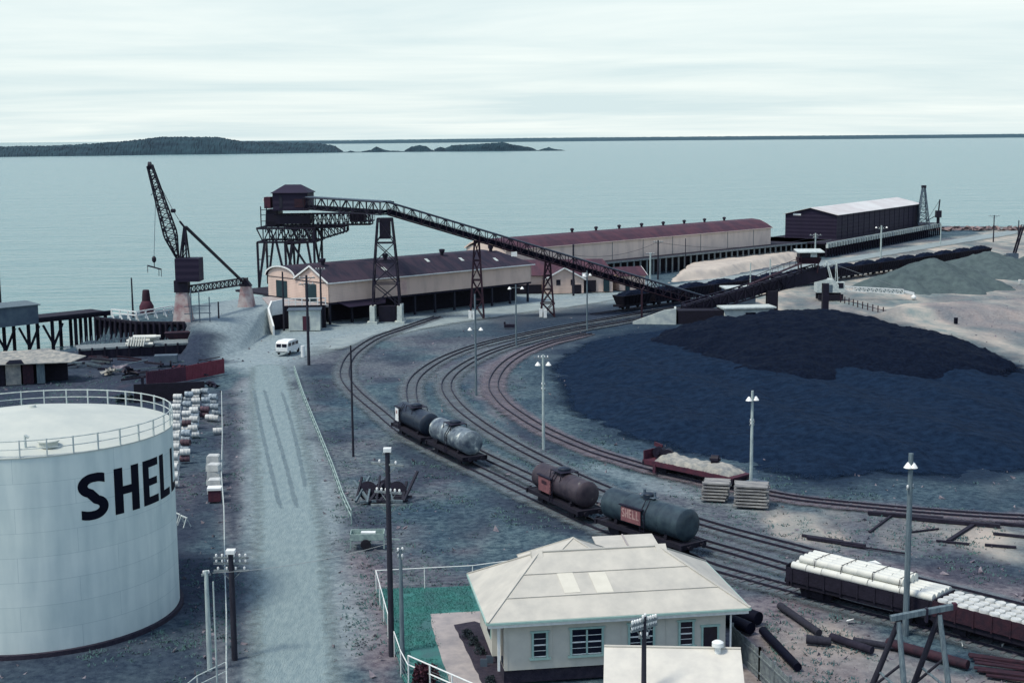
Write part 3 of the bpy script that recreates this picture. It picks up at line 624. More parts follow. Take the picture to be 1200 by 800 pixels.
for zz, rr, nm in ((.98, .035, 'top_rail'), (.52, .028, 'middle_rail')):
    rl = MB(); ring = [(TR_ * math.cos(2 * math.pi * k / n), TR_ * math.sin(2 * math.pi * k / n), TH + zz) for k in range(n + 1)]; rl.path(ring, rr, 6).build(nm, M['offwhite'], tk)
post = MB().box((0, 0, .5), (.09, .07, 1.0)).build('railing_post', M['offwhite'], tk)
for k in range(36):
    o = post if k == 0 else post.copy()
    if k: COL.objects.link(o)
    a = 2 * math.pi * (k + .35) / 36; o.location = (TR_ * math.cos(a), TR_ * math.sin(a), TH + .03); o.rotation_euler = (0, 0, a)
def on_roof(px, py):
    g = G(px, py, TH + .35); return (g.x - TX, g.y - TY, TH + .3)
hx = on_roof(57, 522); MB().lathe([(.5, 0), (.5, .28), (.58, .29), (.58, .36), (.1, .42)], 20, hx).build('manhole', M['tankroof'], tk, True)
hx = on_roof(30, 524); MB().tube(hx, (hx[0], hx[1], hx[2] + .75), .07).tube((hx[0] - .0, hx[1], hx[2] + .72), (hx[0] + .2, hx[1], hx[2] + .6), .08).build('vent_pipe', M['offwhite'], tk)
lt = MB(); rr = TR_ + .012
for ch, a0, a1 in (('S', -55.6, -43.4), ('H', -40.3, -27.7), ('E', -25.1, -14.6), ('L', -13.0, -2.8), ('L', -.2, 10)):
    wd = .66 if ch in 'SH' else .6
    for q in letter(ch, .215):
        vs = []
        for (x, y) in q:
            a = R(a0 + (a1 - a0) * x / wd); vs.append((rr * math.cos(a), rr * math.sin(a), 7.2 + 2.63 * y))
        lt.add(vs, [(0, 1, 2, 3)])
lt.build('lettering', M['black'], tk)

# ---------------------------------------------------------------- house by the road
def local(o, p): return Matrix.Rotation(-o.rotation_euler[2], 4, 'Z') @ (Vector(p) - o.location)
HZ = 3.55
fl = G(572, 730, HZ); frr = G(878, 712, HZ); hrz = math.atan2(frr.y - fl.y, frr.x - fl.x); W_ = (frr - fl).length; DP = 8.35
hs = thing('house', 'pale single-storey house with a hipped fibre sheet roof and mint green trim', 'house', (fl.x, fl.y, 0), hrz)
ov = .55; wz0, wz1 = .75, HZ - .12
# walls on low stumps; the front wall is inset at the left where a narrow porch wall shows
wl = MB()
wl.prism([(ov + .35, ov, wz0), (W_ - ov - .55, ov, wz0), (W_ - ov - .55, DP - ov, wz0), (ov, DP - ov, wz0), (ov, ov + 2.2, wz0), (ov + .35, ov + 2.2, wz0)], (0, 0, wz1 - wz0)).build('wall', M['housewall'], hs)
bt = MB()
for x in np.arange(ov + .5, W_ - ov - .6, 1.2): bt.box((x, ov - .012, (wz0 + wz1) / 2), (.05, .02, wz1 - wz0 - .01))
bt.build('wall_battens', M['housewall'], hs)
MB().box((W_ / 2 - .1, DP / 2, .36), (W_ - 2 * ov - .9, DP - 2 * ov - .4, .72)).build('stump_gap', M['bed'], hs)  # dark block stands in for the shaded gap under the floor
rx0, rx1, ry, rz_ = 3.35, 9.95, DP * .51, HZ + 2.28
fz = HZ - .02
A_, B_, C_, D_ = (-.05, -.05, fz), (W_ + .05, -.05, fz), (W_ + .05, DP + .05, fz), (-.05, DP + .05, fz)
E_, F_ = (rx0, ry, rz_), (rx1, ry, rz_)
rf = MB(); vs = []
def roofface(ps): rf.prism([Vector(p) for p in ps], (0, 0, .05))
roofface([A_, B_, F_, E_]); roofface([C_, D_, E_, F_]); roofface([B_, C_, F_]); roofface([D_, A_, E_])
rf.build('roof', M['houseroof'], hs)
MB().slab([(.1, .1, fz - .03), (W_ - .1, .1, fz - .03), (W_ - .1, DP - .1, fz - .03), (.1, DP - .1, fz - .03)], .03).build('soffit', M['housewall'], hs)
cp = MB()
for p, q in ((A_, E_), (B_, F_), (C_, F_), (D_, E_), (E_, F_)): cp.bar(Vector(p) + Vector((0, 0, .07)), Vector(q) + Vector((0, 0, .07)), .16, .06)
cp.build('ridge_capping', M['houseroof'], hs)
# small vent gablets at the two ridge ends
for x, s in ((rx0, -1), (rx1, 1)):
    gb_ = MB(); gb_.prism([(x + s * .42, ry - .55, rz_ - .28), (x + s * .42, ry + .55, rz_ - .28), (x + s * .42, ry, rz_ + .16)], (-s * .6, 0, 0)); gb_.build('gablet', M['houseroof'], hs)
jl = MB()
for k in (1, 2):
    tpos = k / 3.0; p = Vector(A_).lerp(Vector(E_), tpos); q = Vector(B_).lerp(Vector(F_), tpos); jl.bar(p + Vector((0, -.01, .06)), q + Vector((0, -.01, .06)), .10, .03)
jl.build('sheet_lap', M['houseroof'], hs)
nrm = Vector((0, -(rz_ - fz), (ry))).normalized()
for (x0, x1, t0, t1) in ((4.15, 5.0, .36, .66), (5.85, 6.75, .34, .64)):
    pp = []
    for (x, tt_) in ((x0 + .1, t0), (x1 + .1, t0), (x1 - .1, t1), (x0 - .1, t1)):
        pp.append(Vector((x, -.05 + (ry + .05) * tt_, fz + (rz_ - fz) * tt_ + .075)))
    MB().slab(pp, .015).build('roof_panel', M['skylight'], hs)
gt = MB()
for p, q in ((A_, B_), (B_, C_), (C_, D_), (D_, A_)):
    p, q = Vector(p), Vector(q); gt.bar(p + Vector((0, 0, -.03)), q + Vector((0, 0, -.03)), .13, .11)
gt.build('gutter', M['mint'], hs)
fs_ = MB()
for p, q in (((.02, .03), (W_ - .02, .03)), ((W_ - .03, .02), (W_ - .03, DP)), ((.03, .02), (.03, DP))): fs_.bar((*p, fz - .17), (*q, fz - .17), .03, .22)
fs_.build('fascia', M['white'], hs)
def window(par, x, z, w_, h_, y, sash=2):
    f = MB(); y0 = y - .05
    for a, b_ in (((x - w_ / 2, z), (x - w_ / 2, z + h_)), ((x + w_ / 2, z), (x + w_ / 2, z + h_))): f.bar((a[0], y0, a[1]), (b_[0], y0, b_[1]), .11, .09)
    for k in range(sash - 1):
        xx = x - w_ / 2 + w_ * (k + 1) / sash; f.bar((xx, y0, z + .05), (xx, y0, z + h_ - .05), .09, .08)
    f.bar((x - w_ / 2 - .13, y0, z + h_ + .05), (x + w_ / 2 + .13, y0, z + h_ + .05), .10, .10); f.bar((x - w_ / 2 - .17, y0 - .03, z - .05), (x + w_ / 2 + .17, y0 - .03, z - .05), .16, .10)
    wo = f.build('window', M['mint'], par)
    MB().box((x, y - .015, z + h_ / 2), (w_ - .1, .02, h_ - .02)).build('pane', M['glass'], wo)
    s_ = MB(); zz = z + h_ / 2; s_.box((x, y - .032, zz), (w_ - .12, .02, .07)); s_.box((x, y - .032, z + h_ * .27), (w_ - .12, .015, .03)); s_.box((x, y - .032, z + h_ * .75), (w_ - .12, .015, .03)); s_.box((x, y - .032, z + .05), (w_ - .12, .02, .05))
    s_.build('sash_bar', M['white'], wo); return wo
# front openings at their places along the wall
def front_x(px, py, z):
    d = ray(px, py); o_ = Vector((0, 0, CAMH)); nn = Matrix.Rotation(hrz, 3, 'Z') @ Vector((0, 1, 0)); base_ = hs.location + nn * ov
    t_ = (base_ - o_).dot(nn) / Vector(d).dot(nn); p = o_ + Vector(d) * t_; return local(hs, p)
for (xa, xb, yt, yb, sash) in ((624, 641, 741, 769, 1), (669, 706, 737, 765, 2), (737, 766, 731, 759, 2), (796, 812, 728, 755, 1)):
    a = front_x(xa, yt, 0); b_ = front_x(xb, yb, 0); window(hs, (a.x + b_.x) / 2, b_.z, b_.x - a.x, a.z - b_.z, ov, sash)
a = front_x(824, 734, 0); b_ = front_x(840, 764, 0)
dr = MB().box(((a.x + b_.x) / 2, ov - .01, (wz0 + a.z) / 2), (b_.x - a.x, .03, a.z - wz0)).build('door', M['glass'], hs)
df = MB()
for x in (a.x - .05, b_.x + .05): df.bar((x, ov - .03, wz0), (x, ov - .03, a.z + .05), .1, .07)
df.bar((a.x - .16, ov - .035, a.z + .06), (b_.x + .16, ov - .035, a.z + .06), .1, .11); df.build('door_frame', M['mint'], dr)
# left side: a porch post, an opening and a side window
MB().box((ov + .06, ov + .06, (wz0 + wz1) / 2), (.12, .12, wz1 - wz0)).build('porch_post', M['white'], hs)
MB().box((ov + .34, ov + .75, wz0 + 1.15), (.03, .75, 2.1)).build('side_door', M['glass'], hs)
for yy in (3.6, 6.2):
    f = MB().box((ov - .02, yy, wz0 + 1.55), (.06, 1.3, 1.35)).build('window', M['mint'], hs); MB().box((ov - .055, yy, wz0 + 1.55), (.03, 1.1, 1.15)).build('pane', M['glass'], f)
MB().tube((W_ - ov - .3, ov - .1, .2), (W_ - ov - .3, ov - .1, fz - .1), .05).build('downpipe', M['white'], hs)
# lower buildings round the house
bk = G(672, 629, 5.2)
an_ = thing('outbuilding', 'small pale hipped-roof outbuilding peeping over the ridge of the house', 'outbuilding', (bk.x, bk.y + .6, 0), hrz)
r2 = MB(); q4 = [(-2.9, -2.6, 3.3), (2.9, -2.6, 3.3), (2.9, 2.6, 3.3), (-2.9, 2.6, 3.3)]; top = (-.0, 0, 4.95)
for i in range(4): r2.prism([Vector(q4[i]), Vector(q4[(i + 1) % 4]), Vector(top)], (0, 0, .05))
r2.build('roof', M['houseroof'], an_); MB().box((0, 0, 1.65), (5.0, 4.4, 3.28)).build('wall', M['housewall'], an_)
c2_ = MB()
for p in q4: c2_.bar(Vector(p) + Vector((0, 0, .06)), Vector(top) + Vector((0, 0, .06)), .12, .05)
c2_.build('ridge_capping', M['houseroof'], an_)
sh = G(732, 641, 3.4)
s2 = thing('lean_to_shed', 'flat pale sheet roof of a small shed just behind the house ridge', 'shed', (sh.x + .2, sh.y + .9, 0), hrz)
MB().slab([(-1.9, -1.2, 3.2), (1.9, -1.2, 3.2), (1.9, 1.3, 3.55), (-1.9, 1.3, 3.55)], .08).build('roof', M['houseroof'], s2); MB().box((0, 0, 1.55), (3.4, 2.1, 3.1)).build('wall', M['housewall'], s2)
MB().bar((0, -1.2, 3.23), (0, 1.3, 3.58), .1, .06).build('roof_seam', M['pad'], s2)
# garage roof in front, cut by the lower edge of the picture
GZ = 4.6
ga_, gb2 = G(708, 757, GZ), G(868, 760, GZ); grz = math.atan2(gb2.y - ga_.y, gb2.x - ga_.x); gw = (gb2 - ga_).length
gg = thing('garage', 'pale sheet-roofed garage in front of the house with a small round roof vent', 'garage', (ga_.x, ga_.y, 0), grz)
MB().slab([(0, -5.4, 2.7), (gw, -5.4, 2.7), (gw, 0, GZ), (0, 0, GZ)], .06).slab([(0, .02, GZ), (gw, .02, GZ), (gw, .95, GZ - .55), (0, .95, GZ - .55)], .06).build('roof', corrugate(mat('garage_roof_sheet', (.56, .545, .485), (.47, .46, .42), 1.0, .8, .06), 0, .9, .12), gg)
MB().prism([(.15, .8, 0), (.15, -5.2, 0), (.15, -5.2, 2.62), (.15, 0, GZ - .1), (.15, .8, GZ - .6)], (gw - .3, 0, 0)).build('wall', M['housewall'], gg)
MB().tube((0, .0, GZ + .03), (gw, 0, GZ + .03), .06).build('ridge_capping', M['houseroof'], gg)
v_ = MB().lathe([(.14, 0), (.14, .35), (.27, .36), (.27, .55), (.16, .62)], 16, (gw * .83, -.25, GZ - .15)).build('roof_vent', M['white'], gg, True)

# ---------------------------------------------------------------- lawn, path, garden bed
def sheet(name, pts, z, m, kind='structure', jit=.0):
    p = PX(*pts); q = []
    for a, b_ in zip(p, p[1:] + p[:1]):
        n_ = max(1, int((b_ - a).length / .7))
        for i in range(n_):
            v = a.lerp(b_, i / n_); q.append((v.x + random.uniform(-jit, jit), v.y + random.uniform(-jit, jit), z))
    bm = bmesh.new(); bm.faces.new([bm.verts.new(v) for v in q]); bmesh.ops.triangulate(bm, faces=bm.faces); bmesh.ops.recalc_face_normals(bm, faces=bm.faces)
    me_ = bpy.data.meshes.new(name); bm.to_mesh(me_); bm.free(); me_.materials.append(m)
    if me_.polygons[0].normal.z < 0: me_.flip_normals()
    o = bpy.data.objects.new(name, me_); COL.objects.link(o); o['kind'] = kind; return o
sheet('lawn', [(441, 690), (562, 686), (640, 683), (640, 735), (560, 735), (590, 860), (478, 860), (474, 800), (452, 725)], .012, M['grass'], jit=.05)
sheet('garden_path', [(505, 719), (562, 716), (600, 716), (600, 735), (534, 735), (575, 815), (592, 860), (545, 860), (527, 800), (506, 735)], .02, M['pad'], jit=.03)
sheet('garden_bed', [(532, 732), (556, 728), (590, 740), (600, 800), (600, 850), (586, 850), (560, 790)], .03, M['bed'], jit=.04)
def leaf_clump(name, label, cat, loc, r, h, m, n=260, s=.09):
    mb = MB()
    for _ in range(n):
        a = random.uniform(0, 6.28); z = random.random() ** .7; rr = r * math.sqrt(random.random()) * (1 - .35 * z) * (1 + .25 * math.sin(a * 3 + loc[0])); p = Vector((rr * math.cos(a), rr * math.sin(a), z * h + .03))
        d = Vector((random.gauss(0, 1), random.gauss(0, 1), random.gauss(.4, 1))).normalized() * s; e_ = d.cross(Vector((random.gauss(0, 1), random.gauss(0, 1), random.gauss(0, 1)))).normalized() * s * .5
        mb.add([p - d, p + e_, p + d, p - e_], [(0, 1, 2, 3)])
    o = mb.build(name, m); o.location = loc; return tag(o, label, cat)
g_ = G(497, 803); leaf_clump('shrub', 'dark red leafy shrub at the lower left corner of the lawn', 'shrub', g_, .78, 1.05, M['leaf'], 900, .12)
for (x, y, r_, h_, l) in ((548, 748, .4, .5, 'small flowering bush at the far end of the garden bed'), (556, 756, .35, .45, 'small dark bush in the middle of the garden bed'), (563, 766, .35, .4, 'low dark bush in the garden bed nearest the house corner'), (575, 800, .3, .35, 'small pale plant at the near end of the garden bed')):
    leaf_clump('bush', l, 'bush', G(x, y), r_, h_, M['bush'], 240, .07)
for (x, y, l) in ((567, 781, 'left grey paving slab leaning in the garden bed'), (574, 777, 'right grey paving slab leaning in the garden bed')):
    g_ = G(x, y); tag(MB().box((0, 0, .2), (.38, .07, .5)).build('paving_slab', M['stoneblue']), l, 'slab').location = g_
# ---------------------------------------------------------------- fences
def fence(name, label, pts, h, step, m, pr=.03, rails=(1.0,), wires=(.25, .5, .75), postr=None, tops=True, cat='fence'):
    P = [Vector(p) for p in pts]; o = thing(name, label, cat, P[0]); mb = MB(); wb = MB(); pm = []
    Z = lambda p: Vector((p.x, p.y, hgt(p.x, p.y) - .03)) - P[0]
    for a, b_ in zip(P, P[1:]):
        for r_ in rails: mb.tube(Z(a) + Vector((0, 0, h * r_)), Z(b_) + Vector((0, 0, h * r_)), pr)
        for r_ in wires: wb.tube(Z(a) + Vector((0, 0, h * r_)), Z(b_) + Vector((0, 0, h * r_)), .008, None, 4)
        n_ = max(1, round((b_ - a).length / step))
        for i in range(n_ + 1):
            if i == n_ and b_ is not P[-1]: continue
            pm.append(Z(a.lerp(b_, i / n_)))
    if rails: mb.build('top_rail', m, o)
    if wires: wb.build('wire', M['wire'], o)
    one = None; rr = postr or pr * 1.15
    for p in pm[:100]:
        if one is None: one = MB().tube((0, 0, -.15), (0, 0, h * 1.02), rr, None, 8).build('post', m, o)
        else: one = one.copy(); COL.objects.link(one)
        one.location = p
    return o
fence('garden_fence', 'white pipe and wire fence around the green lawn', PX((640, 674), (554, 686), (441, 692), (455, 745), (470, 790), (479, 808)), 1.35, 3.0, M['white'], .03)
fence('garden_fence', 'white pipe fence running along the near edge of the lawn towards the house', PX((479, 795), (530, 818), (592, 846)), 1.3, 2.2, M['white'], .04, rails=(1.0, .62))
fence('road_fence', 'long thin white pipe fence along the left edge of the gravel road', PX((260, 470), (261, 520), (260, 570), (263, 610), (264, 680), (266, 740), (266, 800), (267, 850)), 1.15, 3.0, M['offwhite'], .032)
fence('tank_fence', 'low white pipe fence running from the road fence past the tank', PX((266, 798), (232, 815), (190, 850)), 1.1, 2.2, M['offwhite'], .03, rails=(1.0, .55), wires=())
fence('yard_fence', 'low dark double rail fence along the right edge of the gravel road', PX((345, 437), (356, 470), (372, 510), (390, 555), (402, 590), (412, 612)), .95, 2.0, M['greypaint'], .045, rails=(1.0, .5), wires=())
pal = thing('paling_fence', 'pale boarded fence beside the right wall of the house', 'fence', G(858, 765)); pp = [p - pal.location for p in PX((858, 765), (890, 795), (945, 850))]
bo = MB(); rlb = MB()
for a, b_ in zip(pp, pp[1:]):
    n_ = int((b_ - a).length / .145); d = (b_ - a).normalized()
    for i in range(n_):
        c_ = a + d * (i + .5) * .145; bo.box((c_.x, c_.y, .78 + random.uniform(-.02, .02)), (.135, .025, 1.55), math.atan2(d.y, d.x))
    nn = Vector((d.y, -d.x, 0)) * .05
    for z in (.35, 1.25): rlb.bar(a + nn + Vector((0, 0, z)), b_ + nn + Vector((0, 0, z)), .04, .09)
bo.build('boards', M['oldwood'], pal); rlb.build('rails', M['oldwood'], pal)
L_ = 0
for a, b_ in zip(pp, pp[1:]):
    n_ = int((b_ - a).length / 2.0)
    for i in range(n_ + 1):
        c_ = a.lerp(b_, i / n_); MB().box((c_.x, c_.y, .85), (.13, .13, 1.75)).build('post', M['oldwood'], pal)

# ---------------------------------------------------------------- wharf, sheds
U = Vector((math.cos(R(43.3)), math.sin(R(43.3)), 0)); NV = Vector((-U.y, U.x, 0)); URZ = R(43.3); DZ = 3.3
def deck(name, label, origin, rz, length, width, pile_step, ztop=DZ, edge=None, braces=False, pr=.17, zbot=-.4, rows=2, edgemat='oldwood', postm='timber', caps=False):
    o = thing(name, label, 'wharf', origin, rz)
    MB().box((length / 2, width / 2, ztop - .17), (length, width, .34)).build('deck', M['timber'], o)
    MB().box((length / 2, -.09, ztop - .12), (length, .16, .34)).build('edge_beam', M[edgemat], o)
    one = None; k = 0
    for r_ in range(rows):
        x = .3
        while x < length - .1 and k < 100:
            if one is None: one = MB().tube((0, 0, zbot), (0, 0, ztop - .34), pr).build('pile', M[postm], o)
            else: one = one.copy(); COL.objects.link(one)
            if caps and r_ == 0:
                cpb = MB().box((x, -.12, ztop - .75), (.5, .5, .9)).build('pile_cap', M['concrete'], o)
            one.location = (x, .12 + r_ * (width - .5) * (.5 if rows > 2 else 1), 0); x += pile_step; k += 1
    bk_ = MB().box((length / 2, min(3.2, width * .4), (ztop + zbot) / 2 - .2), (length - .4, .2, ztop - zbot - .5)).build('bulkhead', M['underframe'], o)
    return o
P0 = G(385, 355, DZ); P0 = Vector((P0.x, P0.y, 0))
# long goods shed: a gabled bay in front, a curved-roof bay on the seaward side, an open dark undercroft along the road
LEN1, W1, W2, EV, RG = 43.0, 8.6, 7.6, 6.5, 8.65
ws = thing('goods_shed', 'long cream goods shed with dark red gable roof, arched bay and dark open undercroft', 'shed', P0, URZ)
MB().box((LEN1 / 2, (W1 + W2) / 2, DZ - .15), (LEN1, W1 + W2, .3)).build('floor', M['timber'], ws)
wb = MB(); t_ = .18
wb.box((LEN1 / 2, t_ / 2, (DZ + EV) / 2), (LEN1 - .1, t_, EV - DZ - .02)); wb.box((LEN1 / 2, W1 + W2 - t_ / 2, (DZ + EV) / 2), (LEN1 - .1, t_, EV - DZ))
wb.prism([(.0, .0, DZ + .01), (.0, W1, DZ + .01), (.0, W1, EV), (.0, W1 / 2, RG - .06), (.0, 0, EV)], (.2, 0, 0))
arch = [(.0, W1, DZ + .01), (.0, W1 + W2, DZ + .01)] + [(.0, W1 + W2 / 2 + W2 / 2 * math.cos(R(a)), EV + 1.55 * math.sin(R(a))) for a in range(0, 181, 12)]
wb.prism(arch, (.2, 0, 0))
wb.prism([(LEN1 - .2, 0, DZ + .01), (LEN1 - .2, W1 + W2, DZ + .01), (LEN1 - .2, W1 + W2, EV), (LEN1 - .2, 0, EV)], (.19, 0, 0))
wb.build('wall', M['cream'], ws)
rf = MB(); ovh = .45; hp = 4.2
def rp_(ps, m_=rf): m_.prism([Vector(p) for p in ps], (0, 0, .09))
e_ = EV + .02; sl_ = (RG - EV) / (W1 / 2) * ovh
rp_([(-.35, -ovh, e_ - sl_), (LEN1 + ovh, -ovh, e_ - sl_), (LEN1 - hp, W1 / 2, RG), (-.35, W1 / 2, RG)])
rp_([(-.35, W1, e_), (-.35, W1 / 2, RG), (LEN1 - hp, W1 / 2, RG), (LEN1 + ovh, W1, e_)])
rp_([(LEN1 + ovh, -ovh, e_ - sl_), (LEN1 + ovh, W1, e_), (LEN1 - hp, W1 / 2, RG)])
ar = [(W1 + W2 / 2 + (W2 / 2 + .3) * math.cos(R(a)), EV + .02 + 1.62 * math.sin(R(a))) for a in range(0, 181, 12)]
for a, b_ in zip(ar, ar[1:]): rp_([(-.3, *a), (LEN1, *a), (LEN1, *b_), (-.3, *b_)])
rf.build('roof', corrugate(M['darkroof'], 0, .8, .25), ws)
bg_ = MB(); bg_.bar((-.37, -ovh, e_ - sl_ + .03), (-.37, W1 / 2, RG + .05), .06, .26); bg_.bar((-.37, W1, e_ + .03), (-.37, W1 / 2, RG + .05), .06, .26)
for a, b_ in zip(ar, ar[1:]): bg_.bar((-.33, a[0], a[1] + .04), (-.33, b_[0], b_[1] + .04), .06, .22)
bg_.bar((-.3, -ovh - .05, e_ - sl_), (LEN1 + ovh, -ovh - .05, e_ - sl_), .12, .16); bg_.build('bargeboard', M['white'], ws)
for y, wd in ((W1 * .5 + .2, 2.9), (W1 + W2 * .5, 3.0)):
    MB().box((-.03, y, DZ + 1.32), (.06, wd, 2.6)).build('door', M['green_door'], ws)
ln_ = MB()
ln_.box((-.035, W1 / 2, EV - .2), (.05, W1, .12)); ln_.box((-.035, W1 + W2 / 2, EV - .1), (.05, W2 - .2, .1)); ln_.build('belt_rail', M['polewood'], ws)
ven = None
for x in (2.2, 14.5, 26.5, 37.5):
    if ven is None: ven = MB().lathe([(.3, 0), (.3, .55), (.42, .6), (.5, 1.0), (.46, 1.15), (.05, 1.2)], 12).build('roof_vent', M['steel'], ws, True)
    else: ven = ven.copy(); COL.objects.link(ven)
    ven.location = (x, W1 / 2, RG - .1)
for x, y_ in ((12, .32), (22, .62), (29, .5), (36, .3)):
    MB().slab([(x, y_ * W1 / 2, EV + .15 + y_ * (RG - EV)), (x + .6, y_ * W1 / 2, EV + .15 + y_ * (RG - EV)), (x + .6, y_ * W1 / 2 + .9, EV + .15 + y_ * (RG - EV) + .45), (x, y_ * W1 / 2 + .9, EV + .15 + y_ * (RG - EV) + .45)], .02).build('roof_patch', M['offwhite'], ws)
one = None
for x in np.arange(.4, LEN1, 4.2):
    if one is None: one = MB().box((0, 0, (DZ - .3 - .3) / 2), (.3, .3, DZ - .02)).build('undercroft_post', M['polewood'], ws)
    else: one = one.copy(); COL.objects.link(one)
    one.location = (x, .3, 0)
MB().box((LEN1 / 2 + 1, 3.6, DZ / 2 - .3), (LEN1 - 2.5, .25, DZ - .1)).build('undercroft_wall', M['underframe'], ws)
MB().prism([(1.5, -.05, DZ - .05), (11, -.05, DZ - .05), (9.5, -1.9, DZ - .75), (2.5, -1.9, DZ - .75)], (0, 0, .08)).build('awning', M['navy'], ws)
MB().box((14.2, -.015, 4.6), (2.2, .02, 2.2)).build('wall_patch', mat('wall_patch', (.38, .27, .27), (.62, .44, .37), .6, .85), ws)  # square mottled patch, darker than the wall around it
# annex and small office at the right end of the goods shed
ax0 = Vector((-.6, 256.3, 0)); an2 = thing('shed_annex', 'low cream annex with a red roof and a front gable behind the conveyor legs', 'shed', ax0, R(4))
ew, rw = 3.15, 5.5
mb = MB(); mb.box((9.6, 6, 1.55), (19, 11.6, 3.1)); mb.prism([(6.6, -1.2, 0), (13.6, -1.2, 0), (13.6, -1.2, 2.6), (10.1, -1.2, 4.5), (6.6, -1.2, 2.6)], (0, 7, 0)); mb.build('wall', M['cream'], an2)
mb = MB(); rp_([(-.4, -.3, ew), (19.6, -.3, ew), (18, 6, rw), (1.2, 6, rw)], mb); rp_([(-.4, 12.2, ew), (-.4, -.3, ew), (1.2, 6, rw)], mb); rp_([(19.6, 12.2, ew), (18, 6, rw), (19.6, -.3, ew)], mb); rp_([(-.4, 12.2, ew), (19.6, 12.2, ew), (18, 6, rw), (1.2, 6, rw)], mb)
rp_([(6.2, -1.6, 2.45), (10.1, -1.6, 4.6), (10.1, 4.5, 4.6), (6.2, 4.5, 2.45)], mb); rp_([(14, -1.6, 2.45), (14, 4.5, 2.45), (10.1, 4.5, 4.6), (10.1, -1.6, 4.6)], mb)
mb.build('roof', M['redroof'], an2)
mb = MB(); mb.bar((6.2, -1.65, 2.5), (10.1, -1.65, 4.65), .08, .22); mb.bar((14, -1.65, 2.5), (10.1, -1.65, 4.65), .08, .22); mb.build('bargeboard', M['white'], an2)
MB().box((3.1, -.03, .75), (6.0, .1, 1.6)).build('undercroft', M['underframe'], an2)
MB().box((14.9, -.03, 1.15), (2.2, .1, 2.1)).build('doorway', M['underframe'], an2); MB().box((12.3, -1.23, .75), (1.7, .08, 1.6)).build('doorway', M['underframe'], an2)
MB().box((17.9, -.03, 1.2), (1.1, .1, 2.2)).build('door', M['green_door'], an2)
for x in (9.0, 11.6): MB().box((x, -1.22, 2.0), (.75, .06, 1.0)).build('window', M['glass'], an2)
of_ = thing('office_hut', 'small cream gabled hut with a red roof at the end of the annex', 'hut', (19.8, 259.5, 0), R(20))
MB().prism([(0, 0, 0), (5.2, 0, 0), (5.2, 0, 2.7), (0, 0, 2.7)], (0, 5, 0)).prism([(5.2, 0, 2.68), (5.2, 5, 2.68), (5.2, 2.5, 4.0)], (-.2, 0, 0)).build('wall', M['cream'], of_)
mb = MB(); rp_([(-.3, -.35, 2.6), (5.5, -.35, 2.6), (5.5, 2.5, 4.05), (-.3, 2.5, 4.05)], mb); rp_([(-.3, 5.35, 2.6), (-.3, 2.5, 4.05), (5.5, 2.5, 4.05), (5.5, 5.35, 2.6)], mb); mb.build('roof', M['redroof'], of_)
MB().box((1.6, -.03, 1.0), (.9, .05, 2.0)).build('door', M['green_door'], of_); MB().bar((5.52, -.35, 2.66), (5.52, 2.5, 4.1), .06, .16).bar((5.52, 5.35, 2.66), (5.52, 2.5, 4.1), .06, .16).build('bargeboard', M['white'], of_)

# second long shed on the outer wharf
B0 = G(702, 306, DZ); B0.z = 0; B1 = G(903, 286, DZ); B1.z = 0; brz = math.atan2(B1.y - B0.y, B1.x - B0.x); bl = (B1 - B0).length; bd = (B1 - B0).normalized()
O2 = B0 - bd * 26; L2 = bl + 26
w2 = thing('wharf_shed', 'very long cream shed with a bright red roof standing on the outer wharf', 'shed', O2, brz)
E2, R2, D2 = 7.05, 8.9, 11
mb = MB(); mb.prism([(0, 0, DZ), (0, D2, DZ), (0, D2, E2), (0, D2 / 2, R2 - .1), (0, 0, E2)], (L2, 0, 0)); mb.build('wall', M['cream2'], w2)
mb = MB(); arc = [(-.3, E2 - .05), (1.3, E2 + .85), (3.2, R2 - .25), (D2 / 2, R2), (D2 - 3.2, R2 - .25), (D2 - 1.3, E2 + .85), (D2 + .3, E2 - .05)]
for a, b_ in zip(arc, arc[1:]): rp_([(-.2, *a), (L2 + .3, *a), (L2 + .3, *b_), (-.2, *b_)], mb)
mb.build('roof', corrugate(M['redroof'], 0, .8, .2), w2)
ev_ = MB().bar((-.2, -.34, E2 - .02), (L2 + .3, -.34, E2 - .02), .1, .14)
for a, b_ in zip(arc, arc[1:]): ev_.bar((-.24, *a), (-.24, *b_), .08, .3); ev_.bar((L2 + .33, *a), (L2 + .33, *b_), .06, .18)
ev_.build('eave_trim', M['cream2'], w2)
ven = None
for i in range(8):
    if ven is None: ven = MB().lathe([(.25, 0), (.25, .4), (.4, .5), (.4, .8), (.05, .95)], 10).build('roof_vent', M['darkroof'], w2, True)
    else: ven = ven.copy(); COL.objects.link(ven)
    ven.location = (24 + i * 7.2, D2 / 2, R2 - .02)
for x in np.arange(30, L2, 9.6): MB().box((x, -.04, (DZ + E2) / 2), (.1, .06, E2 - DZ - .1)).build('downpipe', M['oldwood'], w2)
deck('wharf_deck', 'long timber wharf with pale posts and dark openings below the bright red roofed shed', O2 - NV * 3.2 - bd * 2, brz, L2 + 22, 17, 2.05, pr=.2, edgemat='oldwood', postm='oldwood')
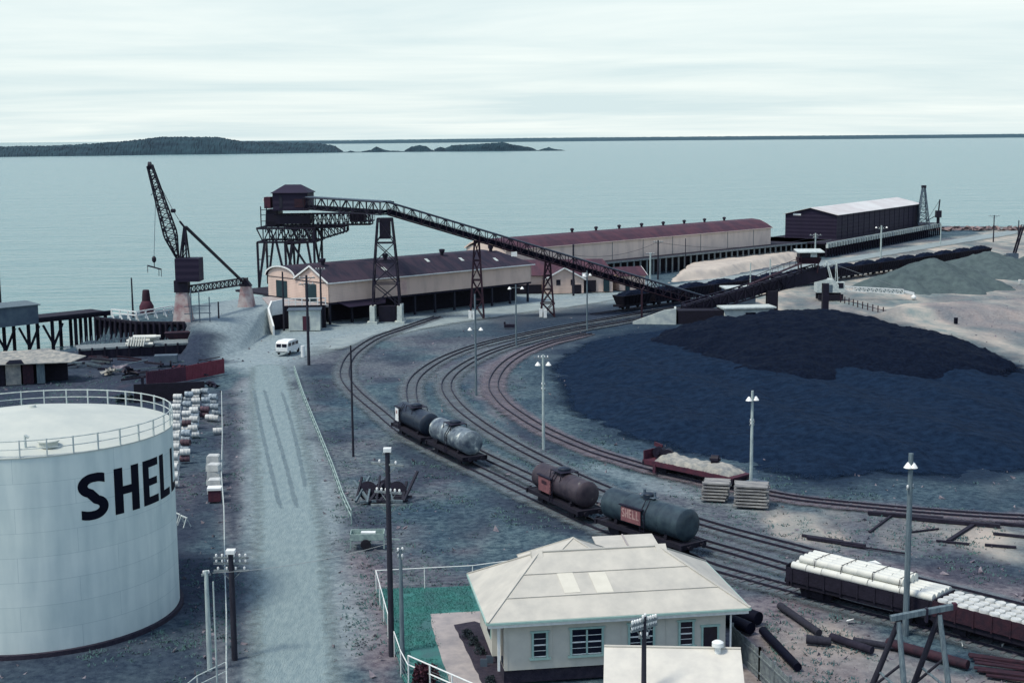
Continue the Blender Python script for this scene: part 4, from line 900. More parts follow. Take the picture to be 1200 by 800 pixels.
# far dark shed
C0 = G(980, 280.5, DZ); C1 = G(1077, 263.5, DZ); Cl = G(932, 278, DZ); C0.z = C1.z = Cl.z = 0; crz = math.atan2(C1.y - C0.y, C1.x - C0.x); cl_ = (C1 - C0).length; cw = 13.0
dk = thing('dark_shed', 'big dark navy shed with a pale roof at the far end of the wharf', 'shed', C0, crz)
E3, R3 = 9.1, 10.6
MB().prism([(0, 0, DZ), (0, cw, DZ), (0, cw, E3), (0, cw / 2, R3), (0, 0, E3)], (cl_, 0, 0)).build('wall', corrugate(M['navy'], 2, .9, .5), dk)
mb = MB(); rp_([(-.5, -.5, E3 - .1), (cl_ + .5, -.5, E3 - .1), (cl_ + .5, cw / 2, R3 + .03), (-.5, cw / 2, R3 + .03)], mb); rp_([(-.5, cw + .5, E3 - .1), (-.5, cw / 2, R3 + .03), (cl_ + .5, cw / 2, R3 + .03), (cl_ + .5, cw + .5, E3 - .1)], mb); mb.build('roof', M['paleroof'], dk)
MB().box((-.03, cw * .77, E3 - .1), (.05, 2.0, .45)).build('wall_vent', M['white'], dk)
for x in np.arange(3.5, cl_, 3.8): MB().box((x, -.03, (DZ + E3) / 2), (.09, .05, E3 - DZ - .2)).build('wall_joint', M['black'], dk)
deck('wharf_deck', 'wharf with rows of white-topped piles under the dark navy shed', C0 - Vector((math.cos(crz), math.sin(crz), 0)) * 12 - Vector((-math.sin(crz), math.cos(crz), 0)) * 2.2, crz, cl_ + 24, 19, 1.75, edgemat='concrete', postm='timber', pr=.22, caps=True)
# rocky sea wall, beyond to the right
rk = MB()
for i in range(520):
    u = random.random(); p = Vector((118, 418, 0)).lerp(Vector((205, 414, 0)), u); s_ = random.uniform(.35, .95)
    p += Vector((random.uniform(-3, 3), random.uniform(-5, 5), 0)); pts = [p + Vector((random.gauss(0, 1), random.gauss(0, 1), abs(random.gauss(.35, .5)))) * s_ for _ in range(6)]
    rk.add(pts, [(0, 1, 2), (0, 2, 3), (0, 3, 4), (0, 4, 1), (5, 2, 1), (5, 3, 2), (5, 4, 3), (5, 1, 4)])
tag(rk.build('rock_wall', M['rock']), 'low wall of brown rocks along the far shore right of the dark shed', 'sea wall')
# derricks beside the dark shed
dt = thing('derrick_tower', 'slim tapering lattice tower against the sea at the end of the dark shed', 'tower', D(1081, 268, 388) * 1.0, 0)
dt.location.z = DZ; mb = MB(); hT = 10.2; b0, b1 = 1.5, .35
cs = [(-1, -1), (1, -1), (1, 1), (-1, 1)]
for i, (a, b_) in enumerate(cs):
    mb.bar((a * b0, b_ * b0, 0), (a * b1, b_ * b1, hT), .22)
    c_, d_ = cs[(i + 1) % 4]
    for k in range(6):
        z0, z1 = hT * k / 6, hT * (k + 1) / 6; w0 = b0 + (b1 - b0) * k / 6; w1_ = b0 + (b1 - b0) * (k + 1) / 6
        mb.bar((a * w0, b_ * w0, z0), (c_ * w1_, d_ * w1_, z1), .12); mb.bar((c_ * w0, d_ * w0, z0), (a * w1_, b_ * w1_, z1), .12); mb.bar((a * w1_, b_ * w1_, z1), (c_ * w1_, d_ * w1_, z1), .12)
mb.build('frame', M['stoneblue'], dt); MB().box((0, 0, hT + .3), (1.1, 1.1, .7)).build('head', M['steel'], dt)
dc = thing('quay_crane', 'small dark jib crane on the wharf right of the slim lattice tower', 'crane', D(1099, 268, 396), 0); dc.location.z = DZ
MB().tube((0, 0, 0), (0, 0, 3), .45).box((0, 0, 2.6), (1.5, 1.3, 1.9)).build('cab', M['steel'], dc); MB().bar((0, 0, 3), (.3, 0, 6.6), .3).build('mast', M['steel'], dc); MB().bar((-.3, 0, 2.4), (-3.2, 0, .6), .16).bar((.3, 0, 6.5), (-3.2, 0, .6), .08).build('jib', M['steel'], dc)

# ---------------------------------------------------------------- coal conveyor
def lattice_leg(mb, b0, b1, t=.22, n=4):      # braced pair of legs; b0 = two feet, b1 = two heads
    for f_, h_ in zip(b0, b1): mb.bar(f_, h_, t)
    for k in range(n):
        l0, l1 = Vector(b0[0]).lerp(Vector(b1[0]), k / n), Vector(b0[0]).lerp(Vector(b1[0]), (k + 1) / n); r0, r1 = Vector(b0[1]).lerp(Vector(b1[1]), k / n), Vector(b0[1]).lerp(Vector(b1[1]), (k + 1) / n)
        mb.bar(l0, r1, t * .5); mb.bar(r0, l1, t * .5); mb.bar(l1, r1, t * .6)
cv = thing('coal_conveyor', 'long dark raised coal conveyor gallery sloping down over the goods shed to the stockpile', 'conveyor', (0, 0, 0))
K0 = Vector((31.5, 228.0, .3)); K1 = Vector((-19.0, 219.5, 16.4)); K2 = Vector((-34.0, 241.0, 16.35))
gl = MB(); gl.truss(K0, K1, 1.9, 2.3, 40, .17); gl.build('sloping_gallery', M['steel'], cv)
gl = MB(); gl.truss(K1, K2, 1.9, 2.3, 12, .17); gl.build('level_gallery', M['steel'], cv)
be = MB(); be.bar(K0 + Vector((0, 0, .55)), K1 + Vector((0, 0, .55)), 1.6, .75); be.bar(K1 + Vector((0, 0, .45)), K2 + Vector((0, 0, .45)), 1.5, .35); be.build('belt', M['black'], cv)
cov = MB(); cov.bar(K0 + Vector((0, -.05, 2.0)), K1 + Vector((0, -.05, 2.0)), 1.5, .22); cov.bar(K1 + Vector((0, 0, 2.0)), K2 + Vector((0, 0, 2.0)), 1.5, .2); cov.build('belt_cover', M['stoneblue'], cv)
wk = MB(); off = Vector((.165, -1.0, 0)).normalized() * 1.45
wk.bar(K0 + off + Vector((0, 0, .1)), K1 + off + Vector((0, 0, .1)), .7, .1); wk.bar(K0 + off * 1.2 + Vector((0, 0, 1.1)), K1 + off * 1.2 + Vector((0, 0, 1.1)), .06)
for i in range(41):
    p = K0.lerp(K1, i / 40) + off * 1.2; wk.bar(p + Vector((0, 0, .1)), p + Vector((0, 0, 1.1)), .05)
wk.build('walkway', M['rust'], cv)
lp_ = MB()
for f_ in (.40, .62): lp_.box(K0.lerp(K1, f_) + off * 1.1 + Vector((0, 0, -.25)), (.9, .5, .7))
lp_.build('junction_box', M['white'], cv)
# tall tower under the bend
tw = thing('conveyor_tower', 'tall braced lattice tower on concrete plinths under the bend of the conveyor', 'tower', (-19.3, 218.2, 0)); mb = MB(); lv = [(0, 2.15), (.25, 2.0), (.5, 1.75), (.72, 1.5), (1, 1.15)]; ht = 15.9; b_z = 2.6
for (f0, w0), (f1, w1_) in zip(lv, lv[1:]):
    z0, z1 = b_z + (ht - b_z) * f0, b_z + (ht - b_z) * f1
    for i, (a, b_) in enumerate(cs):
        c_, d_ = cs[(i + 1) % 4]; mb.bar((a * w0 * .95, b_ * w0 * .7, z0), (a * w1_ * .95, b_ * w1_ * .7, z1), .24)
        mb.bar((a * w0 * .95, b_ * w0 * .7, z0), (c_ * w1_ * .95, d_ * w1_ * .7, z1), .13); mb.bar((c_ * w0 * .95, d_ * w0 * .7, z0), (a * w1_ * .95, b_ * w1_ * .7, z1), .13); mb.bar((a * w1_ * .95, b_ * w1_ * .7, z1), (c_ * w1_ * .95, d_ * w1_ * .7, z1), .15)
mb.build('frame', M['steel'], tw); MB().box((0, .2, 14.3), (1.6, 1.6, 3.0)).build('drive_housing', M['steel'], tw)
for a in (-1, 1):
    mb = MB(); 
    for b_ in (-1, 1): mb.box((a * 2.1, b_ * 1.55, 1.2), (.75, .75, 2.8)); mb.box((a * 2.1, b_ * 1.55, -.02), (1.5, 1.5, .5))
    mb.box((a * 2.1, 0, 2.3), (.7, 2.4, .5)); mb.build('plinth', M['concrete'], tw)
MB().box((0, 1.2, 1.1), (2.6, 1.6, 2.4)).build('winch_house', M['steel'], tw)
# two A-frame bents
for f_, lab in ((.73, 'left leaning braced bent carrying the conveyor in front of the goods shed end'), (.51, 'right braced bent carrying the conveyor in front of the annex gable')):
    top = K0.lerp(K1, f_); bn = thing('conveyor_bent', lab, 'trestle', (top.x, top.y, 0)); mb = MB()
    for s in (-1, 1): lattice_leg(mb, ((-1.15, s * 1.0, -.1), (1.0, s * 1.0, -.1)), ((-.35, s * .8, top.z), (.35, s * .8, top.z)), .26, 4)
    mb.bar((-1.15, -1, 2), (-1.15, 1, 2), .16); mb.bar((1.0, -1, 2), (1.0, 1, 2), .16); mb.build('frame', M['rust'], bn)
    MB().box((-1.15, -1.0, .6), (.5, .5, 1.3)).build('footing', M['white'], bn); MB().box((-.5, -2.0, .6), (.5, .5, 1.3)).build('footing', M['white'], bn)
pr_ = thing('conveyor_prop', 'thin single prop near the low end of the conveyor', 'prop', G(752, 371)); MB().bar((0, 0, -.2), (0, 0, 4.3), .28).bar((0, 0, 4.1), (.5, 1.5, 4.5), .2).build('post', M['rust'], pr_)
# pit at the foot, with wing wall
pt = thing('conveyor_pit', 'pale concrete wing wall and dark pit where the two conveyors meet', 'conveyor pit', G(790, 379)); o_ = pt.location
mb = MB(); mb.prism([(-6.2, .6, -.2), (0, 0, -.2), (0, 0, 2.2), (-1.5, .15, 2.0), (-6.2, .6, .25)], (.1, .5, 0)); mb.prism([(0, 0, -.2), (.35, 3.2, -.2), (.35, 3.2, 2.2), (0, 0, 2.2)], (.3, 0, 0)); mb.build('wing_wall', M['concrete'], pt)
MB().box((4.2, 1.7, .8), (7.2, 3.0, 2.2)).build('hopper_pit', M['underframe'], pt)
# stacker conveyor rising to the right
S0 = Vector((26.5, 217.5, .4)); S1 = Vector((48.0, 223.5, 5.6)); sc_ = thing('stacker_conveyor', 'dark stacker conveyor rising to the right over the coal heap with a glazed control cabin', 'conveyor', (0, 0, 0))
mb = MB(); mb.truss(S0, S1, 2.0, 2.2, 16, .2); mb.build('gallery', M['steel'], sc_); MB().bar(S0 + Vector((0, 0, 1.0)), S1 + Vector((0, 0, 1.0)), 1.7, 1.5).build('belt_housing', M['steel'], sc_)
MB().bar(S1 + Vector((-6, -1.5, -.6)), S1 + Vector((1.2, .2, .9)), 2.4, 1.9).build('discharge_head', M['steel'], sc_)
cbx = MB().box((46.6, 222.8, 8.15), (3.0, 2.6, .2)); [cbx.bar((46.6 + a * 1.25, 222.8 + b_ * 1.1, 6.6), (46.6 + a * 1.45, 222.8 + b_ * 1.25, 9.7), .18) for a, b_ in cs]; cbx.prism([(45.0, 221.6, 8.2), (48.2, 221.6, 8.2), (48.4, 221.3, 9.0), (44.8, 221.3, 9.0)], (0, 2.4, 0))
cab = cbx.build('control_cabin', M['rust'], sc_); MB().box((46.6, 222.8, 9.45), (3.1, 2.5, .85)).build('cabin_window', M['glass'], cab); MB().box((47.2, 221.52, 9.45), (1.0, .04, .7)).build('cabin_blind', M['offwhite'], cab)
MB().slab([(44.6, 221, 9.95), (48.8, 221, 9.95), (48.8, 224.4, 10.2), (44.6, 224.4, 10.2)], .15).build('cabin_roof', M['offwhite'], cab)
st2 = MB(); st2.bar((36.5, 218.2, 5.2), (45.2, 221.2, 8.2), .8, .1); st2.bar((36.5, 218, 6.2), (45.2, 221, 9.2), .07)
for i in range(10):
    p = Vector((36.5, 218.1, 5.2)).lerp(Vector((45.2, 221.1, 8.2)), i / 9); st2.bar(p, p + Vector((0, 0, 1.0)), .06)
st2.build('stairs', M['rust'], sc_)
MB().box((40.4, 219.5, 1.8), (1.6, 1.8, 4.6)).build('pier', M['underframe'], sc_); MB().box((49.3, 222.3, 2.2), (.95, 1.0, 5.4)).build('chute', M['steel'], sc_)
wh = thing('switch_hut', 'low pale concrete hut with a dark opening under the stacker conveyor', 'hut', G(878, 378), R(8)); MB().box((0, 1.5, 1.0), (7.6, 3, 2.2)).build('wall', M['concrete'], wh); MB().slab([(-4.1, -.4, 2.35), (4.1, -.4, 2.35), (4.1, 3.4, 2.35), (-4.1, 3.4, 2.35)], .22).build('roof', M['offwhite'], wh); MB().box((.2, -.02, 1.0), (1.6, .06, 1.1)).build('opening', M['glass'], wh)
fs2 = thing('flat_roof_shed', 'flat pale roofed low shed behind the stacker conveyor', 'shed', G(873, 358), R(5)); MB().slab([(-3.2, 0, 2.9), (2.2, 0, 2.9), (2.2, 5, 2.9), (-3.2, 5, 2.9)], .2).build('roof', M['offwhite'], fs2); MB().box((-.5, 2.5, 1.3), (4.8, 4.2, 2.8)).build('wall', M['stoneblue'], fs2)

# ---------------------------------------------------------------- ship loader on the wharf
LO = Vector((-38.0, 243.5, DZ)); ld = thing('ship_loader', 'tall dark ship loader on trestle legs with a gabled machine house and long boom', 'ship loader', LO, R(-4))
def lx(px): return (px - 600) / F * 243.5 - LO.x + (px - 341) * .0
def lz(py): return CAMH - 243.5 * (py - 163.3) / F - DZ
mb = MB(); d_ = 3.2; ztop, zlow = lz(265), lz(281)
for y in (-d_, d_):
    for xa, xb in ((308, 307.5), (308, 316), (341, 330), (341, 340), (341, 348), (374, 366), (374, 374)):
        mb.bar((lx(xa), y, -.2 if y < 0 else -.2), (lx(xb), y, zlow if xa != xb else ztop), .34)
    for z in (zlow, ztop): mb.bar((lx(307), y, z), (lx(376), y, z), .34)
    for k in range(9):
        a, b_ = lx(307 + k * 7.6), lx(307 + (k + 1) * 7.6); mb.bar((a, y, zlow if k % 2 else ztop), (b_, y, ztop if k % 2 else zlow), .18); mb.bar((b_, y, zlow), (b_, y, ztop), .16)
    for z in (2.6, 4.6): mb.bar((lx(308), y, z), (lx(312), y, z), .15)
for x in (308, 341, 374):
    for z in (zlow, ztop): mb.bar((lx(x), -d_, z), (lx(x), d_, z), .3)
    mb.bar((lx(x), -d_, 0), (lx(x), d_, zlow), .16)
mb.build('portal', M['steel'], ld)
mb = MB(); mb.truss((lx(326), 0, lz(263)), (lx(438), 0, lz(262)), lz(250) - lz(263), 2.6, 22, .2); mb.build('boom', M['steel'], ld)
mb = MB(); 
for y in (-1.6, 1.6):
    mb.bar((lx(340), y, lz(266)), (lx(408), y, lz(264.5)), .26); mb.bar((lx(340), y, lz(284)), (lx(368), y, lz(282)), .26); mb.bar((lx(368), y, lz(282)), (lx(408), y, lz(270)), .26); mb.bar((lx(408), y, lz(270)), (lx(408), y, lz(264)), .3)
    for k in range(9):
        x0 = 340 + k * 7.4; mb.bar((lx(x0), y, lz(266)), (lx(x0 + 7.4), y, lz(283 if x0 < 365 else 282 - (x0 - 365) * .29)), .16); mb.bar((lx(x0 + 7.4), y, lz(266)), (lx(x0 + 7.4), y, lz(283 if x0 < 360 else 282 - (x0 - 362) * .28)), .14)
mb.build('under_truss', M['steel'], ld)
MB().box(((lx(326) + lx(368)) / 2, 0, lz(256)), (lx(368) - lx(326), 3.4, 1.4)).build('machine_deck', M['steel'], ld)
MB().box(((lx(316) + lx(330)) / 2, .4, lz(254)), (lx(330) - lx(316), 3.6, 2.9)).build('counterweight', M['steel'], ld)
hx0, hx1, hz0, hz1, hz2 = lx(326), lx(367), lz(245), lz(225), lz(216)
mh = MB().box(((hx0 + hx1) / 2, 0, (hz0 + hz1) / 2), (hx1 - hx0, 5.2, hz1 - hz0)).build('machine_house', M['navy'], ld)
mb = MB(); q4 = [(hx0 - .25, -2.9, hz1), (hx1 + .25, -2.9, hz1), (hx1 + .25, 2.9, hz1), (hx0 - .25, 2.9, hz1)]; ra, rb_ = (lx(337), 0, hz2), (lx(356), 0, hz2)
for ps in ([q4[0], q4[1], rb_, ra], [q4[2], q4[3], ra, rb_], [q4[1], q4[2], rb_], [q4[3], q4[0], ra]): mb.prism([Vector(p) for p in ps], (0, 0, .08))
mb.build('house_roof', M['navy'], mh); MB().box((lx(335.5), -2.62, (hz0 + hz1) / 2 + .1), (.55, .05, 2.2)).build('house_door', M['polewood'], mh); MB().box((lx(358), -2.62, (hz0 + hz1) / 2 - .2), (1.9, .05, 1.4)).build('house_panel', M['rust'], mh)
cbm = MB().box(((lx(314.5) + lx(322)) / 2, -.8, lz(236)), (lx(322) - lx(314.5), 2.0, 1.9)).build('side_cabin', M['redpaint'], ld); MB().box((lx(313.3), -.8, lz(233)), (.3, 1.2, .5)).build('cabin_lamp', M['white'], cbm)
mb = MB(); mb.box(((lx(414) + lx(440)) / 2, 0, lz(258)), (lx(440) - lx(414), 3.0, .2)); mb.box((lx(422), 0, lz(254)), (lx(430) - lx(413), 2.2, 1.3))
for i in range(6):
    x = lx(424 + i * 3.2); mb.bar((x, -1.5, lz(258)), (x, -1.5, lz(249)), .07); mb.bar((x, 1.5, lz(258)), (x, 1.5, lz(249)), .07)
for z in (249, 252.5): mb.bar((lx(424), -1.5, lz(z)), (lx(440), -1.5, lz(z)), .06)
mb.build('boom_platform', M['steel'], ld)
mb = MB()
for y in (-3.9, -3.1): mb.bar((lx(349), y, lz(283)), (lx(370), y, lz(316)), .16)
for i in range(14):
    p = Vector((lx(349), -3.9, lz(283))).lerp(Vector((lx(370), -3.9, lz(316))), i / 13); mb.bar(p, p + Vector((0, .8, 0)), .1)
mb.build('stairs', M['steel'], ld)
mb = MB()
for (x0, x1, z) in ((311, 326, 244), (311, 326, 250), (311, 326, 257)):
    mb.bar((lx(x0), -2.2, lz(z)), (lx(x1), -2.2, lz(z)), .1, .1); mb.bar((lx(x0), -2.2, lz(z)), (lx(x0), -2.2, lz(265)), .12)
mb.bar((lx(311), -2.2, lz(240)), (lx(311), -2.2, lz(265)), .16); mb.bar((lx(318), -2.2, lz(240)), (lx(316), -2.2, lz(270)), .16); mb.build('side_platform', M['steel'], ld)
deck('quay_deck', 'timber quay strip behind the goods shed under the ship loader', P0 + NV * 16.5 + U * 1, URZ, 46, 11, 4.0, rows=1)

# ---------------------------------------------------------------- railway wagons
def on_track(k, px, py=None, s=None):
    path = PATH[k]
    if s is None:
        g = G(px, py); i = min(range(len(path)), key=lambda j: (path[j] - g).length)
    else: i = max(1, min(len(path) - 2, int(s / .5)))
    d = path[min(i + 2, len(path) - 1)] - path[max(i - 2, 0)]
    return path[i], math.atan2(d.y, d.x), i * .5
def wheels(par, xs, r=.43):
    one = None
    for x in xs:
        for y in (-.535, .535):
            if one is None: one = MB().lathe([(r * .3, -.06), (r, -.05), (r, .05), (r * .3, .06)], 18, axis='x').build('wheel', M['underframe'], par); one.rotation_euler = (0, 0, R(90))
            else: one = one.copy(); COL.objects.link(one)
            one.location = (x, y, r + .16)
def underframe(par, L, z=.95, w_=2.2):
    mb = MB()
    for y in (-w_ / 2 + .1, w_ / 2 - .1): mb.box((0, y, z), (L, .16, .3))
    mb.box((0, 0, z + .08), (L - .1, w_ - .3, .1))
    for x in (-L / 2 + .1, L / 2 - .1): mb.box((x, 0, z), (.2, w_ + .15, .34))
    for x in (-L * .3, L * .3):
        for y in (-.72, .72): mb.box((x, y, .55), (.8, .1, .45))
    mb.bar((-L * .28, 0, .6), (L * .28, 0, .6), .12); mb.build('underframe', M['underframe'], par)
    b_ = None
    for x in (-1, 1):
        for y in (-.6, .6): MB().tube((x * L / 2, y, z), (x * (L / 2 + .32), y, z), .06).tube((x * (L / 2 + .3), y, z), (x * (L / 2 + .36), y, z), .19).build('buffer', M['underframe'], par)
def tank_wagon(label, pos, rz, L, r, m, dome=.5, sign=None, group='tank wagons on the nearest track', bands=(), walk=True):
    o = thing('tank_wagon', label, 'tank wagon', pos, rz, group); z0 = 1.12 + r
    underframe(o, L); wheels(o, (-L * .3 - .55, -L * .3 + .55, L * .3 - .55, L * .3 + .55) if L > 8.2 else (-L * .27, L * .27))
    hl = L / 2 - .35; MB().lathe([(.1, -hl), (r * .55, -hl + .03), (r * .86, -hl + .1), (r, -hl + .26), (r, -hl * .45), (r + .012, -hl * .45 + .01), (r + .012, -hl * .45 + .1), (r, -hl * .45 + .11), (r, hl * .45), (r + .012, hl * .45 + .01), (r + .012, hl * .45 + .1), (r, hl * .45 + .11), (r, hl - .26), (r * .86, hl - .1), (r * .55, hl - .03), (.1, hl)], 40, (0, 0, z0), 'x').build('barrel', m, o, True)
    MB().lathe([(dome, -.1), (dome, .34), (dome * .8, .42), (.1, .47)], 20, (0, 0, z0 + r - .05)).build('dome', M['tankblack'], o, True)
    if walk:
        mb = MB(); mb.box((0, 0, z0 + r + .12), (1.7, 1.5, .05)); [mb.bar((a * .8, b_ * .7, z0 + r + .12), (a * .8, b_ * .9, z0 + .2), .05) for a, b_ in cs]; mb.build('platform', M['steel'], o)
    else:
        MB().box((0, .0, z0 + r + .12), (1.5, .5, .05)).tube((-.45, 0, z0 + r), (-.45, 0, z0 + r + .55), .1).tube((.5, .1, z0 + r), (.5, .1, z0 + r + .5), .09).build('valves', M['stoneblue'], o)
    for x in (-hl * .62, hl * .62):
        mb = MB(); mb.box((x, 0, 1.18), (.3, 1.7, .28)); mb.box((x, -r * .62, 1.3), (.26, .25, .5)); mb.box((x, r * .62, 1.3), (.26, .25, .5)); mb.build('saddle', M['underframe'], o)
    mb = MB(); xl = sign[0] + sign[1] + .1 if sign else .4; 
    for dx_ in (-.2, .2): mb.bar((xl + dx_, -1.12, .9), (xl + dx_, -r - .05, z0 + .3), .045); mb.bar((xl + dx_, -r - .05, z0 + .3), (xl + dx_, -r * .5, z0 + r + .1), .045)
    for i in range(6): mb.bar((xl - .2, -1.1, 1.0 + i * .3), (xl + .2, -1.1, 1.0 + i * .3), .03)
    mb.build('ladder', M['steel'], o)
    if sign:
        x, hw, zc, hh, word, m1, m2 = sign; sg = MB().box((x, -r - .09, zc), (hw * 2, .04, hh * 2)).build('sign_panel', m1, o)
        MB().box((x, -r - .06, zc + hh + .1), (hw * 2 + .35, .22, .08)).build('sign_rail', M['steel'], o)
        if word:
            mb = MB(); n_ = len(word); cw_ = hw * 2 * .92 / n_
            for i, ch in enumerate(word):
                for q in letter(ch, .23): mb.add([(x - hw * .92 + i * cw_ + p[0] / .66 * cw_ * .86, -r - .113, zc - hh * .42 + p[1] * hh * 1.25) for p in q], [(0, 1, 2, 3)])
            mb.build('sign_lettering', m2, sg)
        else:
            MB().box((x - .02, -r - .115, zc + hh * .35), (hw * .85, .01, hh * .5)).build('sign_emblem', m2, sg)
    return o
_, _, s0 = on_track('a', 475, 508); Lw = 8.3
p, a, s_ = on_track('a', 0, s=s0 + 3.9); wagA = tank_wagon('dark green tank wagon with a small red and white sign, leftmost of the tank wagons', p, a, 8.0, 1.02, M['tankblack'], .5, (-2.4, .42, 2.2, .62, None, M['white'], M['signred']))
p, a, s_ = on_track('a', 0, s=s0 + 12.6); tank_wagon('silver streaked tank wagon with a dark dome, second tank wagon from the left', p, a, 8.2, 1.03, M['tanksilver'], .5)
p, a, s_ = on_track('a', 655, 601); tank_wagon('rusty tank wagon with a blank faded pink panel and a dark hatch on top', p, a, 8.2, .98, M['tankrust'], .48, (-1.2, .95, 1.95, .55, None, M['signpink'], M['rust']))
p, a, s_ = on_track('a', 758, 637.5); tank_wagon('grey-green tank wagon with a red sign reading SHELL, nearest the house roof', p, a, 8.9, 1.1, M['tankgreen'], .42, (-.55, 1.0, 2.15, .5, 'SHELL', M['signpink'], M['signred']), walk=False)
# wagon of white pipes
p, a, s_ = on_track('a', 1014, 715.5); L = 9.8; pw = thing('pipe_wagon', 'dark open wagon loaded high with white pipes on the nearest track', 'wagon', p, a, 'open wagons on the nearest track')
underframe(pw, L, 1.0); wheels(pw, (-L * .32 - .7, -L * .32 + .7, L * .32 - .7, L * .32 + .7)); mb = MB()
for y in (-1.12, 1.12): mb.box((0, y, 1.55), (L, .09, .85))
for x in (-L / 2, L / 2): mb.box((x, 0, 1.65), (.09, 2.3, 1.0))
for i in range(9):
    x = -L / 2 + .4 + i * (L - .8) / 8; mb.box((x, -1.19, 1.5), (.1, .06, .9)); mb.box((x, 1.19, 1.5), (.1, .06, .9))
mb.build('body', M['wagonwood'], pw)
pn = 0; pr2 = .235; one = None
for row, (zc, cnt, x0, x1) in enumerate(((2.12, 5, -4.55, 4.75), (2.54, 4, -4.15, 2.75))):
    for j in range(cnt):
        y = (j - (cnt - 1) / 2) * .475
        segs = 9 if row == 0 else 7; sl2 = (x1 - x0) / segs
        for k in range(segs):
            if one is None: one = MB().tube((-.5, 0, 0), (.5, 0, 0), pr2, None, 16).build('white_pipe', M['pipe'], None, True); q = one
            else: q = one.copy(); COL.objects.link(q)
            xx = x0 + sl2 * (k + .5) + random.uniform(-.03, .03); v = Matrix.Rotation(a, 4, 'Z') @ Vector((xx, y, 0)); q.location = (p.x + v.x, p.y + v.y, zc + random.uniform(-.015, .015)); q.rotation_euler = (0, 0, a + random.uniform(-.008, .008)); q.scale = (sl2 * .985, 1, 1)
            tag(q, 'short white pipe in the upper layer on the dark pipe wagon' if row else 'short white pipe in the lower layer on the dark pipe wagon', 'pipe', 'white pipes on the pipe wagon, upper layer' if row else 'white pipes on the pipe wagon, lower layer')
st3 = MB()
for x in (-3.0, -1.2, .9, 2.6): st3.bar((x, -1.16, 1.9), (x, -1.0, 2.75), .03); st3.bar((x, -.98, 2.79), (x, .98, 2.79), .03); st3.bar((x, 1.16, 1.9), (x, 1.0, 2.75), .03)
st3.build('lashing', M['steel'], pw)
# wagon of upright white drums
p, a, s_ = on_track('a', 1176, 758.3); L = 7.2; dw = thing('drum_wagon', 'dark red open wagon packed with upright white drums at the right edge', 'wagon', p, a, 'open wagons on the nearest track'); underframe(dw, L); wheels(dw, (-2, 2)); mb = MB()
for y in (-1.16, 1.16): mb.box((0, y, 1.6), (L, .08, .9))
for x in (-L / 2, L / 2): mb.box((x, 0, 1.6), (.08, 2.4, .9))
for i in range(7):
    x = -L / 2 + .3 + i * (L - .6) / 6; mb.box((x, -1.22, 1.55), (.09, .06, .95))
mb.build('body', M['rust'], dw); MB().box((0, 0, 1.2), (L - .1, 2.3, .1)).build('floor', M['wagonwood'], dw)
def drum_mesh(name, m, upright=True):
    prof = [(.27, 0), (.29, .02), (.29, .28), (.305, .3), (.29, .32), (.29, .58), (.305, .6), (.29, .62), (.29, .86), (.28, .88), (.26, .865)]
    mb = MB().lathe(prof, 18) if upright else MB().lathe([(r_, z - .44) for r_, z in prof], 18, (0, 0, .3), 'x'); return mb.build(name, m, None, True)
one = None
for i in range(11):
    for j in range(4):
        if one is None: one = drum_mesh('drum', M['drumwhite']); q = one
        else: q = one.copy(); COL.objects.link(q)
        v = Matrix.Rotation(a, 4, 'Z') @ Vector((-L / 2 + .42 + i * .63 + random.uniform(-.02, .02), (j - 1.5) * .585 + random.uniform(-.015, .015), 0)); q.location = (p.x + v.x, p.y + v.y, 1.27 + random.choice((0, 0, .02, .05))); q.rotation_euler = (0, 0, random.uniform(0, 6))
        tag(q, 'upright white drum standing in the dark red open wagon', 'drum', 'white drums in the open wagon')
# red flat wagon beside the coal
p, a, s_ = on_track('d', 815, 562.5); L = 9.6; rw_ = thing('flat_wagon', 'low red flat wagon with a pale canvas-covered load by the coal heap', 'wagon', p, a); underframe(rw_, L, .85); wheels(rw_, (-L * .34 - .5, -L * .34 + .5, L * .34 - .5, L * .34 + .5), .36)
MB().box((0, 0, 1.08), (L, 2.3, .14)).box((0, -1.14, .92), (L, .06, .3)).box((-L / 2 + .1, 0, 1.5), (.1, 2.2, .8)).build('flat_bed', M['redpaint'], rw_)
for x in (-L * .36, L * .34): MB().box((x, -1.16, .55), (.3, .12, .75)).build('side_step', M['redpaint'], rw_)
bm = bmesh.new(); bmesh.ops.create_grid(bm, x_segments=60, y_segments=16, size=.5)
for v in bm.verts:
    x, y = v.co.x, v.co.y; edge = min(.5 - abs(x), .5 - abs(y)) * 2; hh = min(1, edge * 4.5) ** .6
    prof = .55 + .35 * math.exp(-((x + .42) / .07) ** 2) + .28 * math.exp(-((x - .27) / .09) ** 2) + .08 * math.sin(x * 40) * math.cos(y * 17)
    v.co = Vector((x * 7.9 + .35, y * 2.05 * (1 + .04 * math.sin(x * 30)), 1.16 + hh * prof * .72 + random.uniform(-.015, .015)))
me_ = bpy.data.meshes.new('canvas_load'); bm.to_mesh(me_); bm.free(); me_.materials.append(M['tarp']); cl = bpy.data.objects.new('canvas_load', me_); COL.objects.link(cl)
for q_ in me_.polygons: q_.use_smooth = True
cl.location = p; cl.rotation_euler = (0, 0, a); tag(cl, 'pale lumpy canvas sheet over the load on the red flat wagon', 'canvas')
